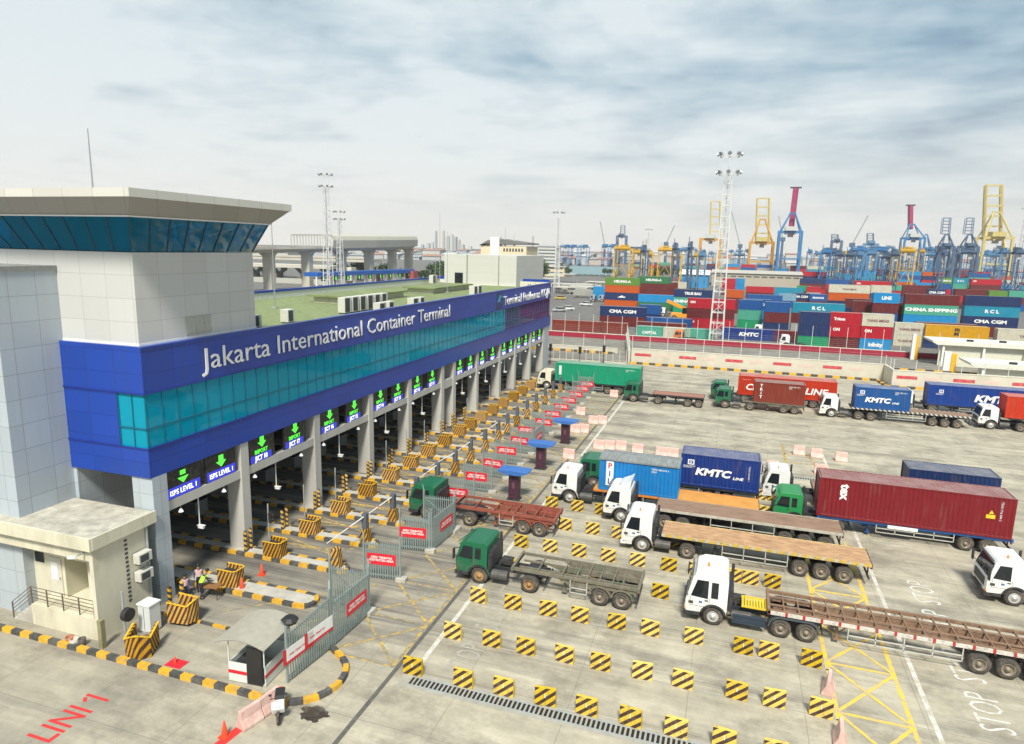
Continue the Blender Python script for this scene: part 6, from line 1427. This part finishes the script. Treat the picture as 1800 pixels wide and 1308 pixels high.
# ---------------------------------------------------------------- cranes
def cm(n, c, d=0.2): return mat(n, tuple(x*0.74 for x in c), 0.55, 0, var=0.12, scale=0.4, dirt=(0.2,0.2,0.2), dirt_amt=d)
c_yel = cm('crane_yellow',(0.80,0.47,0.02)); c_blue = cm('crane_blue',(0.03,0.22,0.52)); c_slate = cm('crane_slate',(0.07,0.14,0.26)); c_mag = cm('crane_magenta',(0.42,0.03,0.13)); c_pale = cm('crane_pale_yellow',(0.72,0.58,0.20)); c_org = cm('crane_orange',(0.72,0.36,0.04)); c_lb = cm('crane_light_blue',(0.10,0.28,0.50))
def rtg(label, px0, px1, pt, Y, m, group='yard cranes over the stacks', depth=7, base_y=None, thick=None, spread=True):
    """rubber-tyred gantry: 4 legs, 2 girders, trolley and cab"""
    a = at(px0, pt, Y); c_ = at(px1, pt, Y); w_ = c_.x-a.x; h = a.z
    t = thing('gantry_crane', label, 'crane', (a.x, Y, 0), 0, group); k = thick or max(0.5, w_*0.055)
    for x in (k/2, w_-k/2):
        for y in (0, depth): MB().bar((x,y,1.2),(x,y,h-1.6),k,k*0.9).build('leg', m, t)
    b = MB()
    for y in (0, depth): b.box(0,y-k*0.5,h-2.0,w_,y+k*0.5,h-0.8)
    b.build('girder', m, t)
    b = MB()
    for x in (k/2, w_-k/2): b.box(x-k/2,-1,0.8,x+k/2,depth+1,1.6); b.bar((x,0,4),(x,depth,9),0.35); b.bar((x,depth,4),(x,0,9),0.35); b.box(x-k/2,0,h*0.55,x+k/2,depth,h*0.55+0.5)
    b.build('sill_beam', m, t)
    tx = w_*rng.uniform(0.2,0.6); MB().box(tx,0.2,h-0.8,tx+w_*0.28,depth-0.2,h+1.4).build('trolley', m, t); MB().box(tx,0.8,h-4.4,tx+1.8,2.6,h-2.1).build('operator_cab', mat('crane_cab',(0.5,0.5,0.48),0.5,var=0.2), t)
    b = MB(); b.box(0.2,-1.4,h-0.7,w_-0.2,-1.3,h+0.3); b.build('walkway', m, t)
    b = MB(); ks = max(0.16, k*0.28); nn = 5
    for e_ in range(nn):
        xa = w_*e_/nn; xb = w_*(e_+1)/nn; b.bar((xa,-k*0.5,h-0.7),((xa+xb)/2,-k*0.5,h+1.0),ks); b.bar(((xa+xb)/2,-k*0.5,h+1.0),(xb,-k*0.5,h-0.7),ks)
    b.bar((w_*0.1,-k*0.5,h+1.0),(w_*0.9,-k*0.5,h+1.0),ks); b.bar((w_-k,0,h*0.2),(w_*0.5,0,h*0.52),ks*1.3); b.bar((k,0,h*0.2),(w_*0.5,0,h*0.52),ks*1.3); b.bar((0,0,h*0.52),(w_,0,h*0.52),ks*1.6)
    b.cyl((w_*0.15,depth*0.5,h),(w_*0.15,depth*0.5,h+3.2),0.15,6); b.build('truss', m, t)
    MB().box(-0.6,1,2.2,0.4,depth-1,4.0).build('engine_house', dark, t)
    for x in (k/2, w_-k/2):
        for y in (-0.5, depth+0.5): MB().cyl((x-0.4,y,0.6),(x+0.4,y,0.6),0.6,12).build('wheel', rubber, t)
    return t
rtg('yellow yard crane at the left with orange machinery on top', 1080,1109,434,405,c_yel, depth=12)
rtg('yellow yard crane behind the left one, mostly hidden', 1112,1130,441,470,c_yel)
rtg('yellow yard crane with cross bracing behind the green tops', 1157,1184,436,420,c_yel, depth=10)
rtg('narrow yellow yard crane left of the braced one', 1139,1148,444,440,c_yel, depth=8)
rtg('yellow yard crane with diagonal brace in the right yard', 1582,1611,438,420,c_yel, depth=10)
rtg('yellow yard crane leg pair left of the diagonal braced one', 1567,1580,446,445,c_yel, depth=8)
rtg('small yellow crane legs among the blue cranes', 1476,1496,444,600,c_yel)
for i,(a_,b_,p_,Y,m__) in enumerate(((1085,1142,436,600,c_slate),(1126,1137,436,300,c_slate),(1182,1193,432,300,c_slate),(1209,1218,430,290,c_slate),(1496,1520,436,460,c_blue),(1527,1562,437,470,c_blue),(1460,1476,440,450,c_slate),(1512,1530,438,560,c_blue),(1628,1648,445,520,c_lb),(1655,1664,440,330,c_slate),(1690,1720,440,420,c_slate),(1762,1776,440,430,c_lb),(1786,1806,440,400,c_slate),(1650,1690,446,620,c_slate),(1735,1760,446,560,c_lb),(1445,1470,438,640,c_slate),(1290,1310,446,700,c_lb),(1196,1226,437,640,c_lb))):
    rtg(['wide slate','slim slate','second slim slate','third slim slate','sky blue','wider sky blue','narrow slate','farther sky blue','pale blue','slender slate','slate blue','narrow pale blue','edge slate','distant slate','distant pale blue','distant grey slate','faint pale blue','faint light blue'][i]+' yard crane '+['behind the left yellow crane','between the yellow yard cranes','right of the yellow braced crane','left of the tall mast','right of the dark shed end','under the leaning blue boom','by the red stack at the shed end','between two nearer blue cranes','left of the twin A frames','below the left A frame','below the right A frame','left of the big pale yellow crane','at the right photo edge','between the twin A frames','below the big pale yellow crane','left of the sky blue yard cranes','behind the tall mast','right of the left yellow cranes'][i], a_,b_,p_,Y,m__, depth=8)
kinds = [('slate blue',c_slate),('sky blue',c_blue),('pale blue',c_lb),('yellow',c_yel)]
cn_no = 0
for (xa, xb, Y, ptop, step) in ((1195,1320,820,(436,444),17),(1420,1640,680,(432,446),15),(1445,1570,400,(438,448),21),(1640,1800,720,(434,446),17),(1500,1800,900,(430,444),24),(1180,1240,380,(444,450),22)):
    px = xa
    while px < xb:
        wv = rng.uniform(0.5,0.95)*step; k_ = kinds[rng.choice([0,1,1,2,2,0,3] if Y < 750 else [0,2,2])]; cn_no += 1
        rtg('%s yard crane number %d of the tangle of cranes behind the stacks' % (k_[0], cn_no), px, px+wv, rng.uniform(*ptop)+(px-900)*0.004, Y+rng.uniform(-20,20), k_[1], 'tangle of cranes behind the stacks', depth=9)
        px += step*rng.uniform(0.8,1.3)
def sts(label, px0, px1, pportal, pbase, Y, m, boom_m=None, boom=None, apex=None, style='up', ball=True):
    """ship-to-shore crane seen from behind: portal legs, girder, A-frame apex and raised boom"""
    a = at(px0, pportal, Y); c_ = at(px1, pportal, Y); w_ = c_.x-a.x; h = a.z; k = max(1.6, w_*0.09)
    t = thing('quay_crane', label, 'crane', (a.x, Y, 0), 0, 'ship-to-shore cranes on the quay'); D_ = w_*0.9
    for x in (k/2, w_-k/2):
        for y in (0, D_): MB().bar((x,y,0),(x,y,h),k,k).build('leg', m, t)
    b = MB(); b.box(0,-k/2,h,w_,k/2,h+k); b.box(0,D_-k/2,h,w_,D_+k/2,h+k); b.box(0,-k/3,h*0.42,w_,k/3,h*0.42+k*.7); b.box(-0.01,0,h*0.42,k,D_,h*0.42+k*.6); b.box(w_-k,0,h*0.42,w_+0.01,D_,h*0.42+k*.6)
    b.bar((k/2,0,h*0.45),(k/2,D_,h),k*0.5); b.bar((w_-k/2,0,h*0.45),(w_-k/2,D_,h),k*0.5); b.build('portal_beam', m, t)
    if apex:
        p = at(apex[0], apex[1], Y); ax = p.x-a.x; az = p.z; s = k*0.55; b = MB()
        b.bar((k,0,h+k),(ax-w_*0.10,D_*0.5,az),s); b.bar((w_-k,0,h+k),(ax+w_*0.10,D_*0.5,az),s); b.bar((k,D_,h+k),(ax-w_*0.10,D_*0.5,az),s*0.7); b.bar((w_-k,D_,h+k),(ax+w_*0.10,D_*0.5,az),s*0.7)
        b.bar((ax-w_*0.14,D_*0.5,az),(ax+w_*0.14,D_*0.5,az),s*1.2); b.build('apex_frame', m, t)
    if boom:
        (bx0,by0),(bx1,by1),bw = boom; p = at(bx0,by0,Y); q_ = at(bx1,by1,Y); P = Vector((p.x-a.x,D_*0.8,p.z)); Q = Vector((q_.x-a.x,D_*0.8+3,q_.z)); bm_ = boom_m or m
        if bw < 0: MB().bar(P,Q,-bw,-bw).build('boom', bm_, t); b = MB(); b.box(Q.x+bw*1.2,Q.y-1,Q.z,Q.x-bw*1.2,Q.y+1,Q.z+1.2); b.build('boom_head', dark, t)
        else:
            b = MB(); s = bw*0.13
            for e_ in (-1,1): b.bar(P+Vector((e_*bw/2,0,0)),Q+Vector((e_*bw/2*0.9,0,0)),s); b.bar(P+Vector((e_*bw/2,4,0)),Q+Vector((e_*bw/2*0.9,4,0)),s*0.7)
            for u in range(6): r_ = P.lerp(Q,u/5); b.bar(r_-Vector((bw/2,0,0)),r_+Vector((bw/2,0,0)),s*0.8); 
            b.build('boom', bm_, t); 
    MB().box(w_*0.25,-3,h+k,w_*0.7,D_*0.5,h+k+w_*0.18).build('machinery_house', boom_m if style == 'house' else mat('house_pale',(0.5,0.52,0.5),0.5,var=0.1) if ball else m, t)
    MB().box(w_*0.42,D_*0.3,h-w_*0.16,w_*0.6,D_*0.5,h-0.2).build('operator_cab', mat('crane_cab',(0.5,0.5,0.48)), t)
    b = MB(); b.box(w_*0.3,-k,h-k*0.6,w_*0.36,D_+k*3,h-0.02); b.box(w_*0.64,-k,h-k*0.6,w_*0.7,D_+k*3,h-0.02); b.build('trolley_girder', m, t)
    return t
sts('orange yellow quay crane with lattice boom just left of the tall mast', 1229,1268,422,478,640,c_org,c_pale,((1256,420),(1257,352),8.5))
sts('yellow quay crane with tall lattice boom right of the mast', 1317,1362,428,478,650,c_org,c_pale,((1341,425),(1343,346),11),(1341,385),'house')
sts('blue quay crane with leaning magenta boom', 1369,1412,409,476,600,c_blue,c_mag,((1391,416),(1402,328),-3.6),(1395,374))
sts('smaller blue quay crane with pinkish upright boom', 1589,1628,420,482,700,c_blue,c_mag,((1606,402),(1608,360),-3.2),(1607,394))
sts('left one of two slate cranes with narrow A frames', 1650,1680,436,486,560,c_slate,c_slate,((1668,411),(1673,382),5),(1668,412), ball=False)
sts('right one of two slate cranes with narrow A frames', 1690,1722,436,486,560,c_slate,c_slate,((1709,411),(1715,382),5),(1709,412), ball=False)
sts('big pale yellow quay crane with twin column boom at the right', 1728,1783,420,480,640,c_pale,c_pale,((1757,415),(1762,322),12),(1760,372),'house')
sts('thin grey quay crane frame far behind the left yellow cranes', 1083,1101,416,470,900,c_slate,c_slate,((1092,415),(1092,396),6), ball=False)
sts('faint blue quay crane right of the magenta boom', 1520,1545,430,475,900,c_lb,c_slate,((1533,430),(1534,410),7), ball=False)
sts('faint grey crane left of the sky blue yard cranes', 1462,1482,425,475,850,c_slate,c_slate,((1470,425),(1470,412),7), ball=False)
sts('blue crane cluster beside the small pinkish boom', 1622,1640,440,482,760,c_lb,c_slate,None,(1630,412), ball=False)
for i,(x0,x1,pt) in enumerate(((984,1033,432),(1058,1082,431))):
    for k in range(3 if i == 0 else 2):
        wv = (x1-x0)/(3 if i == 0 else 2); rtg('tall blue rail crane in the far left group, number %d' % (k+1+3*i), x0+k*wv,x0+(k+0.92)*wv,pt,760,c_blue,'blue rail cranes beyond the warehouses',16)
def jib(label, px0, py0, px1, py1, Y):
    a = at(px0,py0,Y); q_ = at(px1,py1,Y); t = thing('harbour_crane', label, 'crane', (a.x,Y,0), 0, 'thin jib cranes on the horizon')
    MB().cyl((0,0,0),(0,0,a.z),2.0,10,1.4).build('tower', c_slate, t); MB().bar((0,0,a.z),(q_.x-a.x,0,q_.z),1.4).build('jib', mat('jib_grey',(0.3,0.32,0.33),0.6), t); MB().box(-3,-2,a.z-3,3,2,a.z+2).build('cab', c_slate, t)
jib('thin jib crane leaning left above the far left blue cranes',1063,432,1055,389,950); jib('thin jib crane leaning right beside the yellow cranes',1171,428,1186,396,950)
jib('long thin jib leaning right behind the blue yard cranes',1498,430,1526,379,900); jib('thin jib crane leaning left right of the tall mast',1301,432,1286,372,950); jib('short far jib left of the magenta boom',1376,420,1369,380,950)

# ---------------------------------------------------------------- sheds, offices, left yard roofs
def shed(label, px0, px1, pt, Y, depth, m, roof_m, base_z=0.0, roof_h=1.5, vents=True, cat='warehouse', wins=False):
    a = at(px0,pt,Y); c_ = at(px1,pt,Y); w_ = c_.x-a.x; t = thing('warehouse' if cat == 'warehouse' else 'office_building', label, cat, (a.x,Y,0))
    MB().box(0,0,0,w_,depth,a.z).build('wall', m, t)
    MB().prism([(-0.8,a.z),(depth+0.8,a.z),(depth/2,a.z+roof_h)],'yz',-0.8,w_+0.8).build('roof', roof_m, t)
    if vents:
        b = MB(); k = 2.0
        while k < w_-3: b.box(k,-0.06,a.z*0.72,k+3.2,-0.01,a.z*0.72+0.7); k += 4.4
        b.build('vent_strip', acd, t)
    if wins:
        z = 2.0
        while z < a.z-1.5:
            MB().box(1,-0.06,z,w_-1,-0.01,z+1.2).build('window', mat('far_window',(0.10,0.12,0.13),0.3), t); z += 3.2
    return t
shed('long beige warehouse with vent strip behind the container stacks',1252,1412,479,432,40,mat('shed_beige',(0.40,0.36,0.29),0.85,var=0.08),mat('shed_roof',(0.42,0.40,0.36),0.8,var=0.12))
shed('warehouse with teal grey roof left of the yellow cranes',992,1076,482,520,45,mat('shed_pale',(0.6,0.6,0.55),0.8),mat('roof_teal',(0.16,0.24,0.26),0.7,var=0.12),roof_h=6)
shed('beige office with dark window band in front of the trees',938,992,468,490,14,mat('office_beige',(0.62,0.55,0.38),0.8),mat('roof_beige',(0.5,0.45,0.34),0.8),vents=False,wins=True,cat='office',roof_h=0.3)
shed('white open shed with blue front left of the long warehouse',1196,1245,482,400,20,mat('shed_blue',(0.02,0.25,0.55),0.6),mat('shed_white',(0.7,0.72,0.72),0.6),vents=False,roof_h=2.5)
shed('grey and white office block on the horizon',945,978,433,640,18,mat('office_grey',(0.52,0.53,0.50),0.8),mat('roof_grey',(0.35,0.36,0.36),0.8),vents=False,wins=True,cat='office',roof_h=2)
for i,(px0,px1,py,Y) in enumerate(((925,975,488,360),(968,1040,500,330),(1000,1052,507,312),(940,1010,480,400),(1030,1078,495,345),(972,1030,512,300))):
    a = at(px0,py,Y); c_ = at(px1,py,Y); t = thing('yard_shelter','pale flat roofed shelter over parked lorries in the left yard, '+['leftmost','second','third','farthest','rightmost','nearest'][i]+' one','shelter',(a.x,Y,0),0,'flat roofed shelters of the left yard'); w_=c_.x-a.x; h_ = max(3.0,a.z)
    MB().box(0,0,h_-0.3,w_,9,h_).build('roof', mat('shelter_roof',(0.48,0.47,0.42),0.8,var=0.25,scale=0.3), t)
    for x in (0.3,w_/2,w_-0.5):
        for y in (0.3,8.5): MB().box(x,y,0,x+0.25,y+0.25,h_-0.3).build('post', steel, t)
# arch-roofed ferry-like building behind the rear tower
Yb = 260; a = at(845,452,Yb); c_ = at(925,452,Yb); t = thing('terminal_building','cream building with arched dark roof and white tower behind the gate house','building',(a.x,Yb,0)); w_=c_.x-a.x; z1=at(880,432,Yb).z; crm=mat('cream_far',(0.66,0.58,0.40),0.8,var=0.05)
MB().box(0,0,0,w_,16,z1).build('wall', crm, t)
MB().prism([(-0.5,z1),(w_*0.15,z1+2.0),(w_*0.35,z1+2.8),(w_*0.6,z1+2.2),(w_+0.6,z1+1.2),(w_+0.6,z1+0.7),(0,z1+0.4)],'xz',-0.6,16).build('roof', mat('roof_dark_far',(0.16,0.16,0.15),0.7), t)
MB().box(w_*0.22,-0.7,0,w_*0.42,2,z1+3.4).build('stair_tower', white, t)
for k in range(7): MB().box(w_*0.5+k*w_*0.065,-0.08,z1-2.2,w_*0.5+k*w_*0.065+0.7,-0.01,z1-1.0).build('window', acd, t)
for px,pt in ((883,396),(899,409),(876,415)): q_ = at(px,pt,Yb); MB().cyl((q_.x-a.x,4,z1),(q_.x-a.x,4,q_.z),0.35,6,0.1).build('antenna', mat('antenna_grey',(0.45,0.45,0.45),0.6), t)

# ---------------------------------------------------------------- flyover at the left
fl = mat('flyover_concrete',(0.52,0.50,0.43),0.85,var=0.08,scale=0.15,dirt=(0.28,0.27,0.23),dirt_amt=0.3)
t = thing('flyover','elevated concrete highway on tall piers with curved noise barrier behind the gate house','flyover',(0,0,0))
PR = [(-181.5,215),(-180.9,236),(-176.5,256),(-174.5,280),(-173,303),(-173.5,328),(-175.8,352)]
zd = 0.0
def zf(y): return 16.0+(y-236)*0.02
b = MB()
ptsF = [(-186,150),(-183,195)] + PR
for (x0,y0),(x1,y1) in zip(ptsF,ptsF[1:]):
    u0, u1 = zf(y0), zf(y1); b.quadbox([(x0-9,y0,u0),(x0,y0,u0),(x1,y1,u1),(x1-9,y1,u1)],[(x0-11,y0,u0+1.4),(x0+2,y0,u0+1.4),(x1+2,y1,u1+1.4),(x1-11,y1,u1+1.4)])
b.build('deck', fl, t)
b = MB()
for (x0,y0),(x1,y1) in zip(ptsF,ptsF[1:]): u0, u1 = zf(y0), zf(y1); b.quadbox([(x0+1.7,y0,u0+1.4),(x0+2.0,y0,u0+1.4),(x1+2.0,y1,u1+1.4),(x1+1.7,y1,u1+1.4)],[(x0+1.7,y0,u0+2.4),(x0+2.0,y0,u0+2.4),(x1+2.0,y1,u1+2.4),(x1+1.7,y1,u1+2.4)])
b.build('parapet', fl, t)
b = MB(); NB = [(-175.6+2.2,268),(-174.5+2.2,280),(-173+2.2,303),(-173.5+2.2,328),(-175.8+2.2,354)]
for (x0,y0),(x1,y1) in zip(NB,NB[1:]):
    o = [(0,1.4),(0.3,5.0),(-0.5,6.8),(-2.5,7.7),(-2.5,7.5),(-0.7,6.6),(0.1,4.9),(-0.2,1.4)]
    b.quadbox([(x0+u,y0,zf(y0)+v) for u,v in o],[(x1+u,y1,zf(y1)+v) for u,v in o])
b.build('noise_barrier', mat('barrier_grey',(0.46,0.45,0.38),0.6,var=0.1), t)
b = MB(); k = 243
while k < 268: b.bar((-180.3+2+(k-236)*0.15,k,zf(k)+2.4),(-180.3+2+(k-236)*0.15,k,zf(k)+7.2),0.28); k += 1.7
b.bar((-177.2,243,zf(243)+7.3),(-173.8,268,zf(268)+7.3),0.5,0.35); b.build('barrier_frame', mat('barrier_grey',(0.36,0.37,0.34)), t)
for (x,y) in PR:
    zq = zf(y); b = MB(); b.box(x-4.4,y-1.5,0,x-0.4,y+1.5,zq-1.6); b.quadbox([(x-4.4,y-1.5,zq-1.6),(x-0.4,y-1.5,zq-1.6),(x-0.4,y+1.5,zq-1.6),(x-4.4,y+1.5,zq-1.6)],[(x-6.5,y-1.5,zq-0.01),(x+1.0,y-1.5,zq-0.01),(x+1.0,y+1.5,zq-0.01),(x-6.5,y+1.5,zq-0.01)]); b.build('pier', fl, t)
# lower ramp with Y piers farther back
t = thing('lower_flyover','lower concrete road deck on dark Y shaped piers behind the tall flyover','flyover',(0,0,0))
MB().box(-330,330,10.5,-190,342,12.2).build('deck', fl, t); MB().box(-330,329.7,12.2,-190,330,13.2).build('parapet', fl, t)
MB().box(-330,300,7.4,-196,312,9.0).build('road_slab', fl, t)
for i in range(9):
    x = -322+i*15; b = MB(); b.box(x-1,306,0,x+1,309,4); b.bar((x,307,3.6),(x-4.5,307,7.6),1.4,1.4); b.bar((x,307,3.6),(x+4.5,307,7.6),1.4,1.4); b.build('pier', mat('pier_dark',(0.12,0.13,0.12),0.9), t)
MB().box(-330,290,0,-175,290.4,2.6).build('screen_wall', mat('screen_grey',(0.42,0.42,0.38),0.8), t)
# blue gate canopy with green arrows
a = gat(560,512); t = thing('distant_gate','second gate with blue canopy and green arrow signs seen behind the roof','gate house',(0,0,0))
x0,y0,x1,y1 = -169.0,248,-160.5,322
dv = Vector((x1-x0,y1-y0,0)); n_ = 9
b = MB(); b.quadbox([(x0-6,y0,6.2),(x0+1,y0,6.2),(x1+1,y1,6.2),(x1-6,y1,6.2)],[(x0-6,y0,7.9),(x0+1,y0,7.9),(x1+1,y1,7.9),(x1-6,y1,7.9)]); b.build('canopy', mat('canopy_blue',(0.012,0.10,0.38),0.5,var=0.08), t)
for i in range(n_+1):
    p = Vector((x0,y0,0))+dv*(i/n_); MB().box(p.x-0.3,p.y,0,p.x+0.3,p.y+0.6,6.2).build('column', white, t)
    if i < n_:
        MB().box(p.x+0.35,p.y+3,4.2,p.x+0.5,p.y+6,6.1).build('sign', tblack, t); MB().prism([(p.y+3.6,5.0),(p.y+4.5,4.3),(p.y+5.4,5.0),(p.y+4.9,5.0),(p.y+4.9,5.9),(p.y+4.1,5.9),(p.y+4.1,5.0)],'yz',p.x+0.5,p.x+0.55).build('arrow', ledg, t)
# hoardings and coloured shop fronts under the flyover
for i,(px,py,wd,c_) in enumerate(((458,492,7,(0.5,0.12,0.05)),(470,478,5,(0.6,0.25,0.1)),(583,483,6,(0.5,0.1,0.05)),(640,480,7,(0.4,0.12,0.08)),(523,488,5,(0.5,0.4,0.25)),(712,476,5,(0.32,0.07,0.07)),(606,470,4,(0.6,0.6,0.5)))):
    q_ = at(px,py,318); o = MB().box(0,0,-q_.z,wd,5,0).build('roadside_shop', mat('shop%d'%i,c_,0.7,var=0.3,scale=0.5)); o.location = (q_.x,318,q_.z); tag(o, ['dark red','orange','brick red','red','tan','crimson','pale'][i]+' low shop front glimpsed between the flyover piers','shop')

# ---------------------------------------------------------------- trees
def foliage(name, c):
    m, N, L, b = base(name); b.inputs['Roughness'].default_value = 0.7
    g = N.new('ShaderNodeTexCoord'); no = N.new('ShaderNodeTexNoise'); no.inputs['Scale'].default_value = 0.6; no.inputs['Detail'].default_value = 4; L.new(g.outputs['Object'], no.inputs['Vector'])
    L.new(mixc(N, L, M(N, L, 'MULTIPLY_ADD', no.outputs[0], 3, -1, clamp=True), tuple(x*0.55 for x in c), tuple(x*1.5 for x in c)), b.inputs['Base Color']); MATS[name] = m; return m
fol = [foliage('foliage_dark',(0.035,0.07,0.025)), foliage('foliage_green',(0.05,0.10,0.03))]
trunkm = mat('bark', (0.12,0.09,0.06), 0.9)
TREES = []
def tree_proto(seed):
    r_ = random.Random(seed); b = MB(); h = 9.0
    cl = [(r_.uniform(-2.6,2.6),r_.uniform(-2.2,2.2),r_.uniform(4.2,8.4),r_.uniform(1.1,2.0)) for _ in range(11)]
    for cx,cy,cz,cr in cl:
        for _ in range(62):
            u = Vector((r_.gauss(0,1),r_.gauss(0,1),r_.gauss(0,0.8))).normalized()*cr*r_.uniform(0.55,1.08); p = Vector((cx,cy,cz))+u
            s = r_.uniform(0.22,0.45); a = Vector((r_.uniform(-1,1),r_.uniform(-1,1),r_.uniform(-.6,.6))).normalized()*s; c_ = a.cross(Vector((r_.uniform(-1,1),r_.uniform(-1,1),r_.uniform(-1,1)))).normalized()*s
            b.face([p-a-c_*0.4, p+a*0.3-c_, p+a+c_*0.4, p-a*0.3+c_])
    tr = MB(); tr.cyl((0,0,0),(0.1,0,4.6),0.28,7,0.16)
    for cx,cy,cz,cr in cl[:6]: tr.cyl((0.08,0,3.2),(cx,cy,cz-0.4),0.12,5,0.05)
    return b.mesh('crown', fol[seed % 2], fix=False), tr.mesh('trunk', trunkm)
PT = [tree_proto(i) for i in range(4)]
def tree(x, y, s, label, sz=None):
    t = thing('tree', label, 'tree', (x,y,0), rng.uniform(0,6), 'trees among the far buildings'); c_, k_ = PT[rng.randint(0,3)]
    o = bpy.data.objects.new('crown', c_); col.objects.link(o); setp(o,t); q_ = bpy.data.objects.new('trunk', k_); col.objects.link(q_); setp(q_,t); t.scale = (s,s,sz or s)
def trees(desc, items, Y):
    for i,(px,pt) in enumerate(items):
        q_ = at(px,pt,Y+rng.uniform(-12,12)); tree(q_.x,q_.y,max(0.7,q_.z/9.6)*1.0,'leafy tree number %d from the left %s' % (i+1,desc))
trees('beside the pale rear tower', [(757,470),(768,462),(779,458),(790,456),(800,455),(746,474)], 300)
trees('right of the rear tower', [(928,455),(937,452),(948,457),(956,462),(918,458)], 380)
trees('between the flyover piers', [(592,462),(603,458),(618,464),(629,460),(640,458),(651,466),(672,462),(685,467),(705,470),(735,474),(540,470),(572,466),(500,474),(462,475)], 345)
trees('behind the yellow yard cranes', [(1150,470),(1166,466),(1190,470),(1200,474),(1178,472)], 480)
trees('by the teal roofed warehouse', [(1062,488),(1072,484),(1000,492),(985,490)], 500)

# ---------------------------------------------------------------- distant city and harbour clutter
farb = [mat('far_block_%d'%i, c_, 0.8, var=0.1, scale=0.02) for i,c_ in enumerate(((0.42,0.44,0.45),(0.50,0.50,0.47),(0.32,0.36,0.40),(0.46,0.40,0.36)))]
def tower(px, wpx, pt, Y, i, label):
    a = at(px-wpx/2,pt,Y); c_ = at(px+wpx/2,pt,Y); t = thing('distant_tower', label, 'tower block', (a.x,Y,0), 0, 'hazy towers of the city skyline')
    w_ = c_.x-a.x; MB().box(0,0,0,w_,w_,a.z).build('wall', farb[i%4], t); MB().box(w_*.2,w_*.2,a.z,w_*.8,w_*.8,a.z*1.04).build('roof', farb[(i+2)%4], t)
for i,(px,w_,pt) in enumerate(((752,5,428),(759,4,426),(766,3,407),(779,3,406),(786,6,416),(793,5,413),(799,6,417),(806,4,422),(811,7,430),(825,6,433),(700,5,424),(690,4,428),(640,4,431),(620,5,428),(742,4,430))):
    tower(px,w_,pt,1650,i,'hazy grey high-rise number %d from the left end of the city skyline' % (i+1))
lowN = 0
for band,(Y,pxa,pxb,tops) in enumerate(((900,430,1080,(446,454)),(1150,430,1300,(441,449)),(1500,430,1800,(440,449)),(1200,1240,1800,(448,457)))):
    px = pxa
    while px < pxb:
        w_ = rng.uniform(10,34); pt = rng.uniform(*tops)+(px-900)*0.0125; a = at(px,pt,Y); c_ = at(px+w_,pt,Y)
        if a.z > 2:
            t = thing('distant_building','low hazy building, number %d along the %s band of the horizon' % (lowN+1, ['nearest','second','third','harbour'][band]),'building',(a.x,Y,0),0,'low buildings on the horizon'); ww = c_.x-a.x
            MB().box(0,0,0,ww,30,a.z).build('wall', farb[rng.randint(0,3)], t); MB().prism([(-1,a.z),(31,a.z),(15,a.z+2.5)],'yz',-1,ww+1).build('roof', mat('far_roof_%d'%(lowN%3), [(0.35,0.18,0.12),(0.5,0.5,0.48),(0.28,0.30,0.32)][lowN%3],0.8), t); lowN += 1
        px += w_+rng.uniform(0,10)
# power chimney and thin stacks
for i,(px,pt) in enumerate(((937,415),(1280,410),(1137,420))): 
    q_ = at(px,pt,1400); t = thing('chimney','slender industrial chimney on the horizon, '+['by the grey office block','behind the tall mast','beside the yellow cranes'][i],'chimney',(q_.x,1400,0)); MB().cyl((0,0,0),(0,0,q_.z),3,10,2).build('stack', farb[3], t)

# ---------------------------------------------------------------- haze
hz_ = MB().box(-900,-40,-1.5,1300,1750,130).build('haze', None); 
hm = bpy.data.materials.new('haze_volume'); hm.use_nodes = True; N = hm.node_tree.nodes; L = hm.node_tree.links
for n in list(N): N.remove(n)
o = N.new('ShaderNodeOutputMaterial'); v = N.new('ShaderNodeVolumePrincipled'); v.inputs['Color'].default_value = (1,1,1,1); v.inputs['Density'].default_value = 0.00018; v.inputs['Anisotropy'].default_value = 0.2
L.new(v.outputs[0], o.inputs['Volume']); hz_.data.materials.clear(); hz_.data.materials.append(hm); hz_['kind'] = 'stuff'
# ---------------------------------------------------------------- turn lettering curves into meshes
bpy.context.view_layer.update()
dg = bpy.context.evaluated_depsgraph_get(); done = {}
for nm in list(dict.fromkeys(TXT)):
    o = bpy.data.objects.get(nm)
    if not o or o.type != 'FONT': continue
    if o.data.name not in done:
        me = bpy.data.meshes.new_from_object(o.evaluated_get(dg)); me.name = 'lettering'; done[o.data.name] = me
for nm in list(dict.fromkeys(TXT)):
    o = bpy.data.objects.get(nm)
    if not o or o.type != 'FONT': continue
    n = bpy.data.objects.new('tmp', done[o.data.name]); col.objects.link(n)
    n.parent = o.parent; n.location = o.location; n.rotation_euler = o.rotation_euler; n.scale = o.scale
    for k in ('kind',):
        if k in o: n[k] = o[k]
    bpy.data.objects.remove(o); n.name = nm
